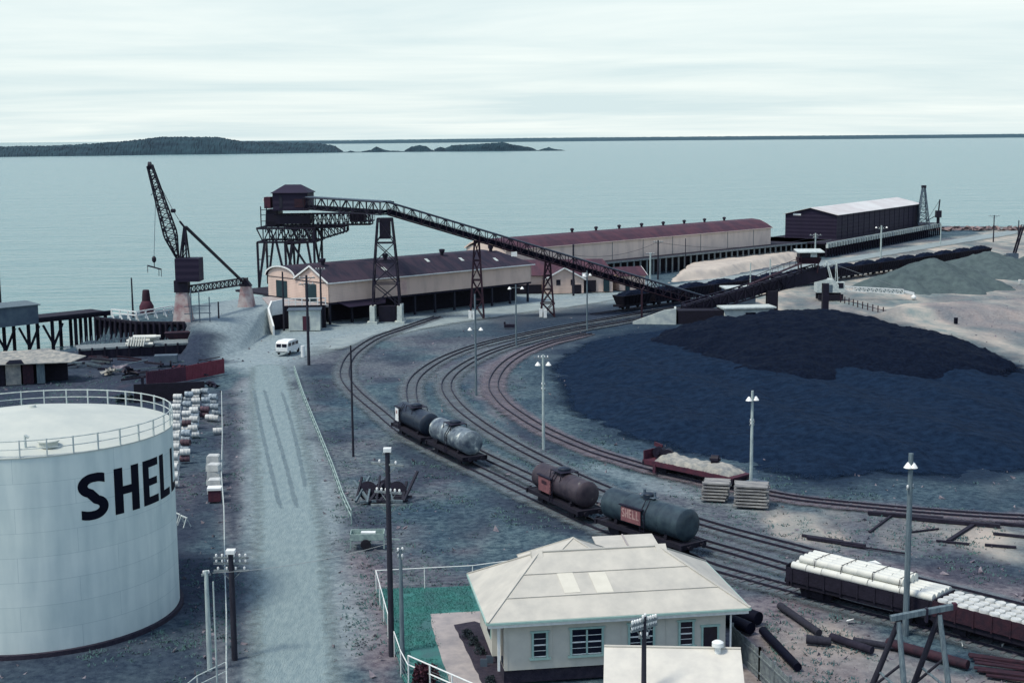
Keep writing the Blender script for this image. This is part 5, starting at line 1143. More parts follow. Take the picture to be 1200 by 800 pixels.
for x, y, s_ in ((-4.1, .2, .5), (-3.4, .5, .42), (1.6, .55, .36)):
    v = Matrix.Rotation(a, 4, 'Z') @ Vector((x, y, 0)); e_ = MB().tube((-.3, 0, s_), (.3, 0, s_), s_, None, 16).tube((-.45, 0, s_), (.45, 0, s_), s_ * .35, None, 10).build('cable_reel', M['steel'], None); e_.location = (p.x + v.x, p.y + v.y, 1.16 if x < -3 else 1.55); e_.rotation_euler = (0, 0, a + .3 * x); tag(e_, {-4.1: 'large dark reel at the left end of the red flat wagon', -3.4: 'smaller dark reel just right of the large one on the red flat wagon', 1.6: 'small dark reel sticking out of the pale canvas on the red wagon'}[x], 'reel')
v = Matrix.Rotation(a, 4, 'Z') @ Vector((-4.3, .3, 0)); bx_ = MB().box((0, 0, .0), (.9, .12, .35)).build('red_board', M['redpaint']); bx_.location = (p.x + v.x, p.y + v.y, 2.2); bx_.rotation_euler = (0, .15, a); tag(bx_, 'small red board lying on top of the large reel on the red wagon', 'board')
v = Matrix.Rotation(a, 4, 'Z') @ Vector((L / 2 + 1.2, .25, 0)); tr_ = thing('rail_trolley', 'small dark rail trolley at the right end of the red flat wagon', 'trolley', (p.x + v.x, p.y + v.y, 0), a); MB().box((0, 0, .75), (1.5, 1.5, .25)).bar((-.6, 0, .8), (-.6, 0, 1.3), .1).build('frame', M['stoneblue'], tr_); wheels(tr_, (-.4, .4), .26)
# coal wagons in a long rake
WA, WB = Vector((17.0, 228.5, 0)), Vector((107.5, 320.5, 0)); wdv = (WB - WA).normalized(); wrz = math.atan2(wdv.y, wdv.x); nW = 16; pitch = (WB - WA).length / nW; WL = pitch - .65
cw0 = thing('coal_wagon', 'coal wagon heaped with coal, nearest end of the long rake beside the conveyor', 'wagon', WA + wdv * pitch / 2, wrz, 'coal wagons in the long rake')
mb = MB(); hw, hb = 1.22, .95; hl = WL / 2; lo_, up_ = (hl * .86, hb * .9), (hl, hw)
vs = [(-lo_[0], -lo_[1], 1.0), (lo_[0], -lo_[1], 1.0), (lo_[0], lo_[1], 1.0), (-lo_[0], lo_[1], 1.0), (-up_[0], -up_[1], 2.45), (up_[0], -up_[1], 2.45), (up_[0], up_[1], 2.45), (-up_[0], up_[1], 2.45)]
mb.add(vs, [(3, 2, 1, 0), (4, 5, 6, 7), (0, 1, 5, 4), (1, 2, 6, 5), (2, 3, 7, 6), (3, 0, 4, 7)])
for i in range(8):
    t_ = -1 + 2 * (i + .5) / 8
    for s in (-1, 1): mb.bar((t_ * lo_[0], s * (lo_[1] + .05), 1.05), (t_ * up_[0], s * (up_[1] + .05), 2.48), .1)
mb.bar((-hl, -hw, 2.47), (hl, -hw, 2.47), .12); mb.bar((-hl, hw, 2.47), (hl, hw, 2.47), .12); mb.build('body', M['wagonwood'], cw0)
bm = bmesh.new(); bmesh.ops.create_grid(bm, x_segments=14, y_segments=7, size=.5)
for v in bm.verts:
    e_ = min(.5 - abs(v.co.x), .5 - abs(v.co.y)) * 2; v.co = Vector((v.co.x * 2 * hl * .97, v.co.y * 2 * hw * .95, 2.4 + .75 * min(1, e_ * 1.5) ** .8 + random.uniform(-.07, .07)))
me_ = bpy.data.meshes.new('coal_load'); bm.to_mesh(me_); bm.free(); me_.materials.append(M['coal']); c_ = bpy.data.objects.new('coal_load', me_); COL.objects.link(c_); c_.parent = cw0
underframe(cw0, WL, .85, 2.0); wheels(cw0, (-1.9, 1.9))
for i in range(1, nW):
    lab = 'coal wagon heaped with coal in the middle of the long rake' if i < nW - 1 else 'last coal wagon at the far end of the long rake, beyond the gravel heaps'
    put(cw0, WA + wdv * pitch * (i + .5), wrz, lab)
trk = thing('railway_track', 'far straight railway track under the long rake of coal wagons', 'railway track', (0, 0, 0)); sdv = Vector((-wdv.y, wdv.x, 0)) * .535
for s in (-1, 1): MB().bar(WA - wdv * 6 + sdv * s + Vector((0, 0, .1)), WB + wdv * 12 + sdv * s + Vector((0, 0, .1)), .09, .16).build('rail', M['rail'], trk)

# ---------------------------------------------------------------- poles
def arms(mb, ib, z, w_, rz, n, t=.11, drop=0):
    d = Vector((math.cos(rz), math.sin(rz), 0)); mb.bar(d * (-w_ / 2) + Vector((0, 0, z)), d * (w_ / 2) + Vector((0, 0, z + drop)), t, t)
    for i in range(n):
        p = d * (-w_ / 2 + w_ * (i + .5) / n) + Vector((0, 0, z + .05)); ib.append(p)
src_i = {}
def pole(label, base, top_px, m='polewood', r=.16, r2=.11, lamps=(), crossarms=(), cap=None, group=None, braces=True, base_z=0.0, lampname='lamp'):
    g = G(*base, base_z); top = D(*top_px, g.y); h = top.z - base_z; o = thing('utility_pole' if not lamps else 'lamp_pole', label, 'pole' if not lamps else 'lamp pole', (g.x, g.y, base_z - .05))
    MB().tube((0, 0, -.3), (0, 0, h), r, r2, 10).build('post', M[m], o, True)
    for (f_, w_, rz, n) in crossarms:
        mb, ib = MB(), []; arms(mb, ib, h * f_, w_, R(rz), n); 
        if w_ > 1.2:
            d = Vector((math.cos(R(rz)), math.sin(R(rz)), 0)); mb.bar(d * (w_ * .3) + Vector((0, 0, h * f_)), Vector((0, 0, h * f_ - .6)), .04); mb.bar(d * (-w_ * .3) + Vector((0, 0, h * f_)), Vector((0, 0, h * f_ - .6)), .04)
        ca = mb.build('crossarm', M['oldwood'], o)
        for p in ib:
            if 'i' not in src_i: q = src_i['i'] = MB().lathe([(.035, 0), (.06, .06), (.06, .14), (.03, .18)], 8).build('insulator', M['insulator'], ca)
            else: q = src_i['i'].copy(); COL.objects.link(q); q.parent = ca
            q.location = p
    for (f_, w_, rz) in lamps:
        d = Vector((math.cos(R(rz)), math.sin(R(rz)), 0)); MB().bar(d * (-w_ / 2) + Vector((0, 0, h * f_)), d * (w_ / 2) + Vector((0, 0, h * f_)), .06).build('lamp_arm', M['oldwood'], o)
        for s in (-1, 1):
            p = d * (s * w_ / 2) + Vector((0, 0, h * f_)); MB().lathe([(.06, .12), (.12, .05), (.27, -.18), (.25, -.2), (.05, -.12)], 14, p).build('lamp_shade', M['insulator'], o, True)
    if cap: MB().box((0, 0, h + .06), (r2 * 3.2, r2 * 3.2, .2)).build('cap', M['white'], o)
    return o
pole('thick dark power pole with many insulators between the road and the lawn', (459, 766), (455, 527), 'polewood', .17, .13, crossarms=((.985, .55, 10, 2), (.935, 2.0, -25, 2), (.8, 1.6, -20, 6), (.74, 1.9, 0, 0)), cap=True)
pole('thinner grey pole with small white insulators just right of the thick power pole', (472, 788), (470, 642), 'polegrey', .14, .09, crossarms=((.98, .5, 30, 2), (.93, .35, -20, 2)))
pole('slender dark pole standing alone between the road and the first curved track', (414, 533), (412, 404), 'polewood', .11, .08)
pole('tall pole with twin white lamps in the middle of the curved tracks', (558, 462), (557, 344), 'polegrey', .14, .09, lamps=((.66, 1.2, 0),))
pole('pole with twin white lamps near the conveyor bent, beyond the curved tracks', (605, 405), (604, 333), 'polegrey', .13, .09, lamps=((.95, 1.7, 0),))
pole('pole with twin white lamps in front of the annex, between bent and coal wagons', (688, 386), (687, 317), 'polegrey', .13, .09, lamps=((.94, 1.0, 30),))
pole('pale pole with two bright round lamps at the left edge of the coal', (637, 525), (636, 415), 'polepale', .15, .1, lamps=((.91, .95, 0),), crossarms=((.965, 1.1, 0, 4), (.68, .45, 0, 2), (.63, .45, 0, 2)))
pole('pale pole with lamps standing just behind the timber stacks', (880, 577), (879, 457), 'polepale', .15, .1, lamps=((.93, .6, 20),), crossarms=((.7, .4, 0, 2), (.67, .4, 20, 2)))
pole('tall grey pole in front of the white pipe wagon, passing the trestle', (1061, 742), (1067.5, 530), 'polegrey', .19, .14, crossarms=((.81, .6, 40, 4),), lamps=((.94, .25, 0),))
pole('thick dark pole with a white cap and crossarms at the left edge of the road', (275, 770), (273, 646), 'polewood', .17, .15, crossarms=((.95, 1.9, 0, 6), (.9, 1.9, 0, 6), (.83, 1.9, 0, 4)), cap=True)
pole('pale grey pole with a white insulator left of the road fence', (246, 782), (248, 667), 'polepale', .15, .11, crossarms=((.96, .5, 20, 2),))
pole('thin pale pipe post beside the pale grey pole at the left of the road', (255, 812), (250, 680), 'polepale', .05, .04)
pole('dark pole with crossarms and a pale foot beside the white van', (362, 427), (360, 322), 'polewood', .2, .14, crossarms=((.97, 2.2, 10, 4), (.9, 2.0, 10, 4)))
pole('dark pole with crossarms at the corner of the goods shed', (377, 383), (376, 313), 'polewood', .18, .13, crossarms=((.97, 1.6, 10, 4),))
pole('dark bare pole in front of the arched gable of the goods shed', (333, 386), (332, 318), 'polewood', .16, .12)
pole('dark pole against the sea in front of the bright red roofed shed', (672, 346), (672, 286), 'polewood', .2, .15)
pole('white pole between the office hut and the sand bank', (762, 330), (761, 296), 'polepale', .2, .16, crossarms=((.97, 1.8, 0, 4),))
pole('dark pole with a crossarm just right of the white pole by the sand bank', (771, 327), (770, 281), 'polewood', .18, .14, crossarms=((.95, 2.0, 0, 4),))
pole('pale pole behind the stacker conveyor, left of a similar one', (879, 349), (878, 308), 'polepale', .13, .1)
pole('pale pole behind the stacker conveyor, next to the cabin stairs', (902, 345), (901, 303), 'polepale', .13, .1)
pole('pale lamp pole in front of the dark navy shed, beyond the coal wagons', (1032, 302), (1031, 264), 'polepale', .22, .17, lamps=((.95, 2.4, 0),), crossarms=((.9, 1.6, 0, 2),))
pole('pole with crossarm rising behind the control cabin', (955, 308), (954, 273), 'polepale', .2, .15, crossarms=((.93, 2.8, 0, 4), (.85, 1.8, 30, 2)))
pole('pale pole on the wharf road near the small jib crane', (1102, 287), (1101, 262), 'polepale', .18, .13)
pole('distant thin pole on the far shore, left of another', (1164, 283), (1164, 252), 'polewood', .18, .13, crossarms=((.97, 3.0, 0, 2),))
pole('distant thin pole at the far right shore', (1193, 283), (1192, 258), 'polewood', .18, .13)
pole('thin dark pole in front of the bright red roofed shed, right part', (803, 322), (802, 279), 'polewood', .1, .08)
pole('tall dark pole on the crane quay beside the red navigation buoy', (156, 370), (154, 325), 'polewood', .15, .1, base_z=DZ)
pole('dark pole with a side arm right of the dockside crane', (257, 388), (254, 353), 'polewood', .14, .1, base_z=1.2)
pole('dark mast rising at the left edge of the picture beyond the jetty shed', (1, 372), (0.5, 214), 'polewood', .25, .18, base_z=2.0)
g = G(754, 930); tz = D(754, 719, g.y).z
o = pole('dark power pole with insulated crossarms rising in front of the garage', (754, 900), (754, 721), 'polewood', .14, .1, crossarms=((.985, .45, 60, 2), (.965, 1.55, 38, 10), (.93, 1.55, 38, 10), (.87, .5, 0, 2)))
# overhead wires
wb_ = MB()
def hang(a, b_, sag):
    pts = [a.lerp(b_, i / 14) - Vector((0, 0, sag * 4 * (i / 14) * (1 - i / 14))) for i in range(15)]; return pts
wl_ = MB().path(hang(D(249, 671, G(246, 782).y), D(457, 636, G(459, 766).y), .3), .014, 4).build('overhead_wire', M['wire']); tag(wl_, 'thin pale wire crossing the gravel road to the thick power pole', 'wire')
wl_ = MB().path(hang(D(672, 299, G(672, 346).y), D(770, 284, G(771, 327).y), 1.2), .03, 4).path(hang(D(770, 284, G(771, 327).y), D(954, 278, G(955, 308).y), 1.6), .03, 4).build('overhead_wire', M['polewood']); tag(wl_, 'dark wire slung along the poles in front of the outer wharf shed', 'wire')

# ---------------------------------------------------------------- dockside crane
CB = G(215, 374, DZ); kr = thing('dockside_crane', 'tall dark derrick crane with a lattice jib on a pale tapered concrete pier', 'crane', CB); kr.location.z = DZ; CZ = DZ
def kx(px, dy=0): return (px - 600) / F * (CB.y * .99 + 2.2) - CB.x
def kz(py): return CAMH - CB.y * (py - 164.3) / F - CZ
MB().prism([(-1.3, -1.3, -.3), (1.3, -1.3, -.3), (1.3, 1.3, -.3), (-1.3, 1.3, -.3)], (0, 0, .0)) if False else None
mb = MB(); mb.add([(a * 1.25, b_ * 1.25, -.4) for a, b_ in cs] + [(a * .75, b_ * .75, kz(341)) for a, b_ in cs], [(3, 2, 1, 0), (4, 5, 6, 7), (0, 1, 5, 4), (1, 2, 6, 5), (2, 3, 7, 6), (3, 0, 4, 7)]); mb.build('pier', M['stained'], kr)
mb = MB(); mb.box((0, 0, (kz(341) + kz(327)) / 2), (1.9, 1.7, kz(327) - kz(341))); mb.build('slew_base', M['steel'], kr)
hx_ = kx(222); MB().box((hx_, 0, (kz(328) + kz(301)) / 2), (3.3, 3.0, kz(301) - kz(328))).build('machine_house', M['navy'], kr)
mb = MB(); mt_ = tuple(D(216, 266, CB.y) - Vector((CB.x, CB.y, DZ)))
for y in (-.8, .8):
    mb.bar((kx(213), y, kz(303)), (mt_[0], y * .25, mt_[2]), .22); mb.bar((kx(221), y, kz(301)), (mt_[0] + .1, y * .25, mt_[2]), .2)
    for k in range(3): mb.bar(Vector((kx(213), y, kz(303))).lerp(Vector((mt_[0], y * .25, mt_[2])), k / 3), Vector((kx(221), y, kz(301))).lerp(Vector((mt_[0] + .1, y * .25, mt_[2])), (k + 1) / 3), .1)
mb.bar((mt_[0], 0, mt_[2]), (mt_[0] - .6, 0, mt_[2] + .8), .25); mb.build('mast', M['steel'], kr)
# jib: tapered lattice, widest low down
mb = MB(); j0, j1 = D(208, 302, CB.y - .2) - Vector((CB.x, CB.y, DZ)), D(175.5, 194, CB.y - 2.0) - Vector((CB.x, CB.y, DZ)); jd = (j1 - j0).normalized(); ja = Vector((jd.z, 0, -jd.x)).normalized(); jb_ = jd.cross(ja); nj = 18
wj = lambda t: (.15 + .62 * min(1, t / .25) * (1 - max(0, t - .25) / .75 * .72))
cn = [[j0.lerp(j1, k / nj) + ja * (sx * wj(k / nj)) + jb_ * (sy * wj(k / nj)) for sx, sy in cs] for k in range(nj + 1)]
for k in range(nj):
    for i in range(4):
        mb.bar(cn[k][i], cn[k + 1][i], .17); mb.bar(cn[k][i], cn[k + 1][(i + 1) % 4], .09); mb.bar(cn[k][(i + 1) % 4], cn[k + 1][i], .09) if k % 2 else mb.bar(cn[k][i], cn[k][(i + 1) % 4], .09)
jo = mb.build('jib', M['steel'], kr); MB().lathe([(.5, -.18), (.5, .18)], 16, j1, 'x').build('jib_sheave', M['steel'], jo)
q = D(203, 247, CB.y - 1.0) - Vector((CB.x, CB.y, DZ)); MB().path([j1, q, Vector(mt_) + Vector((-.6, 0, .8))], .035, 5).lathe([(.3, -.25), (.38, 0), (.3, .25)], 10, q).build('luffing_rope', M['steel'], kr)
pier2 = G(289, 357, DZ); p2l = pier2 - Vector((CB.x, CB.y, DZ)); mb = MB(); z2 = CAMH - pier2.y * (334 - 163.6) / F - DZ
mb.add([(p2l.x + a * 1.2, p2l.y + b_ * 1.2, -.4) for a, b_ in cs] + [(p2l.x + a * .7, p2l.y + b_ * .7, z2) for a, b_ in cs], [(3, 2, 1, 0), (4, 5, 6, 7), (0, 1, 5, 4), (1, 2, 6, 5), (2, 3, 7, 6), (3, 0, 4, 7)]); mb.build('pier', M['stained'], kr)
MB().bar((mt_[0] + .2, 0, mt_[2]), (p2l.x, p2l.y, z2 + .2), .32, .32).build('back_stay', M['steel'], kr)
mb = MB(); mb.truss((1.0, 0, kz(342)), (p2l.x, p2l.y, kz(342) - .6), .95, .7, 14, .14); mb.build('tie_girder', M['steel'], kr)
MB().prism([(p2l.x - .9, p2l.y - .7, z2), (p2l.x + .9, p2l.y - .7, z2), (p2l.x, p2l.y - .7, z2 + 1.2)], (0, 1.4, 0)).build('stay_foot', M['steel'], kr)
hk = D(180.5, 303, CB.y - 1.6) - Vector((CB.x, CB.y, DZ)); rp3 = MB().tube(j1.lerp(j0, .24) + Vector((-.1, 0, 0)), hk, .035, None, 5).bar(j1.lerp(j0, .24), j1.lerp(j0, .30) + Vector((-1.0, 0, -.25)), .08); rp3.build('hoist_rope', M['stoneblue'], kr)
mb = MB().lathe([(.12, -.55), (.3, -.3), (.3, .1), (.1, .35)], 10, hk); mb.bar(hk + Vector((-.95, 0, -.95)), hk + Vector((.95, 0, -1.5)), .18); [mb.bar(hk + Vector((x, 0, -.95 - (x + .95) * .29)), hk + Vector((x - .02, 0, -1.95 - (x + .95) * .29)), .07) for x in (-.93, .6, .93)]; mb.tube(hk, hk + Vector((0, 0, -1.2)), .06); mb.build('lifting_beam', M['steel'], kr)
mb = MB(); 
for x, yy, h_ in ((1.6, -2, 4.5), (2.6, -1.5, 4.2), (3.9, -1, 3.2)): mb.bar((x, yy, -2.5), (x, yy, h_), .13)
for z in (-.5, 1.0, 2.0): mb.bar((.6, -2, z), (4.1, -1, z), .1)
mb.build('access_frame', M['stoneblue'], kr)
bq = G(172, 366, DZ); by_ = thing('navigation_buoy', 'dull red conical navigation buoy standing on the quay behind the white railing', 'buoy', bq); MB().lathe([(1.0, 0), (1.05, .9), (.75, 1.5), (.62, 1.7)], 16).build('base', M['redpaint'], by_, True); MB().lathe([(.62, 1.69), (.55, 2.6), (.48, 3.2), (.42, 3.3)], 16).build('top', M['rust'], by_, True)
# white railing and piled edge of the crane quay
def quay_rail(label, pts, z, h, m, t=.12, step=2.0, braces=True):
    P = [Vector((p.x, p.y, z)) for p in pts]; o = thing('railing', label, 'railing', P[0]); one = None; mb = MB()
    for a, b_ in zip(P, P[1:]):
        a_, b2 = a - P[0], b_ - P[0]
        for f_ in (1.0, .55): mb.bar(a_ + Vector((0, 0, h * f_)), b2 + Vector((0, 0, h * f_)), t * .8, t)
    mb.build('rails', m, o)
    for a, b_ in zip(P, P[1:]):
        n_ = max(1, round((b_ - a).length / step))
        for i in range(n_ + 1):
            p = a.lerp(b_, i / n_) - P[0]
            if one is None:
                one = MB().box((0, 0, h / 2), (t * 1.3, t * 1.3, h)).build('post', m, o)
            else: one = one.copy(); COL.objects.link(one)
            one.location = p
            if braces: MB().bar(p + Vector((0, 0, h * .6)), p + Vector((.45, -.35, -.35)), t * .9).build('brace', m, o)
    return o
quay_rail('white braced timber railing along the piled edge of the crane quay', [G(131, 371, DZ), G(160, 374, DZ), G(203, 367, DZ)], DZ - .05, 1.1, M['white'], .16, 1.7)
qw = thing('quay_wall', 'dark timber piled wall below the white braced railing', 'quay wall', G(160, 376, DZ)); qw.location.z = 0; mb = MB(); one = None
for a, b_ in ((G(112, 371, DZ), G(160, 376.5, DZ)), (G(160, 376.5, DZ), G(216, 377, DZ))):
    a = Vector((a.x, a.y, 0)) - qw.location; b_ = Vector((b_.x, b_.y, 0)) - qw.location; mb.bar(a + Vector((0, .25, 1.5)), b_ + Vector((0, .25, 1.5)), .2, 3.6); mb.bar(a + Vector((0, 0, 3.1)), b_ + Vector((0, 0, 3.1)), .35, .35)
    for i in range(9):
        p = a.lerp(b_, i / 8.01)
        if one is None: one = MB().tube((0, -.2, -.4), (0, -.2, 3.2), .2).build('pile', M['timber'], qw)
        else: one = one.copy(); COL.objects.link(one)
        one.location = p
mb.build('sheeting', M['underframe'], qw)
# curved white parapet of the ramp and the little hut under it
dkp = MB().prism([(-36.3, 212.2, DZ - .35), (-34.4, 212.1, DZ - .35), (-27.6, 212.9, DZ - .35), (-27.7, 213.9, DZ - .35), (-38.6, 225.6, DZ - .35), (-39.5, 224)[:2] + (DZ - .35,)], (0, 0, .3)).build('dock_apron', M['pad']); tag(dkp, 'grey raised dock in front of the goods shed gable doors', 'dock')
rp4 = [Vector((-28.0, 212.7, 0)), Vector((-31.5, 212.4, 0)), Vector((-34.4, 212.0, 0)), Vector((-35.8, 210.8, 0)), Vector((-36.0, 209, 0)), Vector((-35.4, 207, 0)), Vector((-34.6, 204.8, 0))]
zt = [DZ, DZ, DZ, DZ - .1, DZ - .9, 1.6, .3]; o = thing('ramp_parapet', 'white curved parapet and railing at the end of the raised dock', 'parapet', rp4[0]); mb = MB(); m3 = MB()
for i in range(len(rp4) - 1):
    a, b_ = rp4[i] - rp4[0], rp4[i + 1] - rp4[0]; n_ = Vector((-(b_ - a).y, (b_ - a).x, 0)).normalized() * .12
    lo0, lo1 = (zt[i] - .1, zt[i + 1] - .1) if i < 2 else (-.2, -.2)
    if i < 2:
        m3.bar(a + Vector((0, 0, zt[i] + 1.05)), b_ + Vector((0, 0, zt[i + 1] + 1.05)), .14); m3.bar(a + Vector((0, 0, zt[i] + .5)), b_ + Vector((0, 0, zt[i + 1] + .5)), .1)
        for k in range(3): p = a.lerp(b_, k / 3); m3.bar(p + Vector((0, 0, zt[i])), p + Vector((0, 0, zt[i] + 1.1)), .14)
        mb.add([a + n_ + Vector((0, 0, -.3)), b_ + n_ + Vector((0, 0, -.3)), b_ + n_ + Vector((0, 0, zt[i + 1])), a + n_ + Vector((0, 0, zt[i])), a - n_ + Vector((0, 0, -.3)), b_ - n_ + Vector((0, 0, -.3)), b_ - n_ + Vector((0, 0, zt[i + 1])), a - n_ + Vector((0, 0, zt[i]))], [(0, 1, 2, 3), (7, 6, 5, 4), (3, 2, 6, 7), (0, 3, 7, 4), (1, 2, 6, 5)])
    else:
        m3.add([a + n_ + Vector((0, 0, zt[i] - 1.2)), b_ + n_ + Vector((0, 0, max(-.2, zt[i + 1] - 1.2))), b_ + n_ + Vector((0, 0, zt[i + 1] + .9)), a + n_ + Vector((0, 0, zt[i] + 1.0)), a - n_ + Vector((0, 0, zt[i] - 1.2)), b_ - n_ + Vector((0, 0, max(-.2, zt[i + 1] - 1.2))), b_ - n_ + Vector((0, 0, zt[i + 1] + .9)), a - n_ + Vector((0, 0, zt[i] + 1.0))], [(0, 1, 2, 3), (7, 6, 5, 4), (3, 2, 6, 7), (0, 3, 7, 4), (1, 2, 6, 5)])
        mb.add([a + n_ * .8 + Vector((0, 0, -.3)), b_ + n_ * .8 + Vector((0, 0, -.3)), b_ + n_ * .8 + Vector((0, 0, max(-.1, zt[i + 1] - 1.15))), a + n_ * .8 + Vector((0, 0, zt[i] - 1.15))], [(0, 1, 2, 3)])
mb.build('retaining_wall', M['underframe'], o); m3.build('parapet', M['white'], o)
ht_ = thing('ramp_hut', 'small white hut with a dull red door under the raised dock', 'hut', G(357, 387), R(4)); MB().box((0, 1.3, 1.45), (4.6, 2.6, 3.0)).build('wall', M['concrete'], ht_); MB().box((.25, -.03, 1.05), (1.0, .06, 2.1)).build('door', M['redpaint'], ht_); MB().slab([(-2.5, -.2, 3.05), (2.5, -.2, 3.05), (2.5, 2.8, 3.1), (-2.5, 2.8, 3.1)], .1).build('roof', M['stoneblue'], ht_)
# jetty at the left with its shed
jp0, jp1 = G(-60, 385, DZ), G(128, 365.5, DZ); jr = math.atan2(jp1.y - jp0.y, jp1.x - jp0.x); jl_ = (jp1 - jp0).length; jt = thing('jetty', 'dark timber jetty on trestles reaching out over the water at the left', 'jetty', (jp0.x, jp0.y, 0), jr)
MB().box((jl_ / 2, 2.4, DZ - .2), (jl_, 5.6, .5)).box((jl_ / 2, -.45, DZ + .1), (jl_, .3, .35)).build('deck', M['timber'], jt); one = None; x = .6
while x < jl_:
    for y in (.2, 4.6):
        if one is None: one = MB().tube((0, 0, -4), (0, 0, DZ - .4), .26).build('pile', M['timber'], jt)
        else: one = one.copy(); COL.objects.link(one)
        one.location = (x, y, 0)
    if int(x) % 2 == 0 or True:
        if x < jl_ * .75: MB().bar((x, -.05, -.6), (x + 1.5, -.05, 2.4), .26).bar((x, -.05, 2.4 if False else -.6), (x - 1.5, -.05, 2.4), .26).build('brace', M['timber'], jt)
    x += 3.6 if x < jl_ * .72 else 1.6
js = thing('jetty_shed', 'grey-blue flat-roofed shed standing on the jetty at the left edge', 'shed', G(-20, 386, DZ), jr); MB().box((3.0, 2.2, 1.25), (10.4, 3.6, 2.6)).build('wall', M['stoneblue'], js); MB().slab([(-2.5, .2, 2.62), (8.5, .2, 2.62), (8.5, 4.3, 2.85), (-2.5, 4.3, 2.85)], .12).build('roof', M['polegrey'], js)
# the low open shed with a pale roof
ls = thing('open_shed', 'low open shed with a sagging pale sheet roof at the left edge of the yard', 'shed', G(-30, 452), R(17)); o_ = ls.location; rm = MB()
rm.prism([(-2, -1.2, 2.5), (10.8, -1.2, 2.3), (12.6, 1.2, 2.6), (8.2, 4.6, 3.2), (-2, 4.6, 3.1)], (0, 0, .09)); rm.build('roof', M['tarp'], ls); MB().prism([(3.6, -1.25, 2.55), (5.6, -1.25, 2.5), (5.3, -.1, 2.75), (4.0, -.1, 2.75)], (0, 0, .06)).build('roof_hole_cover', M['black'], ls)
MB().box((4.4, 2.8, 1.2), (12, 3.2, 2.5)).build('wall', M['underframe'], ls); [MB().box((x, -.4, 1.2), (wd, .3, 2.5)).build('wall_panel', m_, ls) for x, wd, m_ in ((.9, .8, M['tarp']), (2.6, 1.6, M['underframe']), (4.35, 1.7, M['tarp']), (6.0, 1.2, M['rust']), (7.4, .9, M['polegrey']))]

# ---------------------------------------------------------------- timber trestle in the right foreground
tt_ = thing('timber_trestle', 'weathered timber trestle of two A-frames and a crossbeam at the lower right', 'trestle', (0, 0, 0)); bl0, bl1 = D(1044, 724, 67), D(1118, 710, 67.6); ctr = bl0.lerp(bl1, .5); tt_.location = (ctr.x, ctr.y, 0); base_ = Vector((ctr.x, ctr.y, 0))
MB().bar(bl0 - base_, bl1 - base_, .26, .26).build('crossbeam', M['polegrey'], tt_); MB().box(bl1 - base_ + Vector((.02, 0, .02)), (.2, .3, .3)).build('beam_end', M['redpaint'], tt_)
for tp, fa, fb in ((D(1053, 728, 67), (1024, 798), (1059, 798)), (D(1101, 720, 67.4), (1072, 798), (1111, 798))):
    t0_ = tp - base_
    for f_, m_, yo in ((fa, 'polewood', 1.2), (fb, 'polegrey', -1.2)):
        q = D(*f_, tp.y + yo * .55) - base_; dd = (q - t0_) / (t0_.z - q.z); MB().tube(t0_ + dd * (t0_.z + .3), t0_, .16, .13, 10).build('leg', M[m_], tt_, True)
        if m_ == 'polewood': fa3 = t0_ + dd * (t0_.z * .62)
        else: fb3 = t0_ + dd * (t0_.z * .78); fb4 = t0_ + dd * (t0_.z * .45)
    MB().tube(fa3, fb3, .07).build('brace', M['polegrey'], tt_); MB().tube(t0_ + (fa3 - t0_) * 1.35, fb4, .07).build('brace', M['polewood'], tt_)
MB().bar(D(1085, 728, 67.3) - base_, D(1086, 712, 67.3) - base_, .1, .3).build('strap', M['steel'], tt_)
# ---------------------------------------------------------------- timber stacks, rails, logs, pipes lying about
def stack(px, w_, d_, n_, rz, label):
    g = G(*px); o = thing('timber_stack', label, 'timber stack', g, rz, 'timber stacks by the red wagon'); z = 0
    for k in range(n_):
        mb = MB(); off_ = random.uniform(-.1, .1); bz = z
        for x in (-w_ * .35, w_ * .35): mb.box((x, 0, z + .05), (.12, d_ * .95, .1))
        mb.build('bearer', M['timber'], o); mb = MB(); y = -d_ / 2
        while y < d_ / 2 - .1:
            pw_ = random.uniform(.2, .3); mb.box((off_ + random.uniform(-.06, .06), y + pw_ / 2, z + .16 + random.uniform(-.01, .01)), (w_ + random.uniform(-.2, .15), pw_ - .03, .12)); y += pw_
        mb.build('plank_layer', M['sawn'], o); z += .25
stack((839, 585), 2.0, 1.7, 6, R(-14), 'left smaller stack of sawn timber beside the red flat wagon')
stack((881, 592.5), 2.5, 1.8, 7, R(-14), 'right bigger stack of sawn timber at the foot of the pale lamp pole')
def lying(name, label, cat, a, b_, r, m, group=None, round_=False, z=None):
    p, q = G(*a), G(*b_); c_ = p.lerp(q, .5); rz = math.atan2(q.y - p.y, q.x - p.x); L = (q - p).length; mb = MB()
    r = r * (.85 if round_ else .62); (mb.tube((-L / 2, 0, 0), (L / 2, 0, 0), r, r * .9, 14) if round_ else mb.box((0, 0, 0), (L, r * 2, r * 1.2))); o = mb.build(name, M[m], None, round_); o.location = (c_.x, c_.y, (r if round_ else r * .65) * .9 + (z or 0) - .05); o.rotation_euler = (0, 0, rz); return tag(o, label, cat, group)
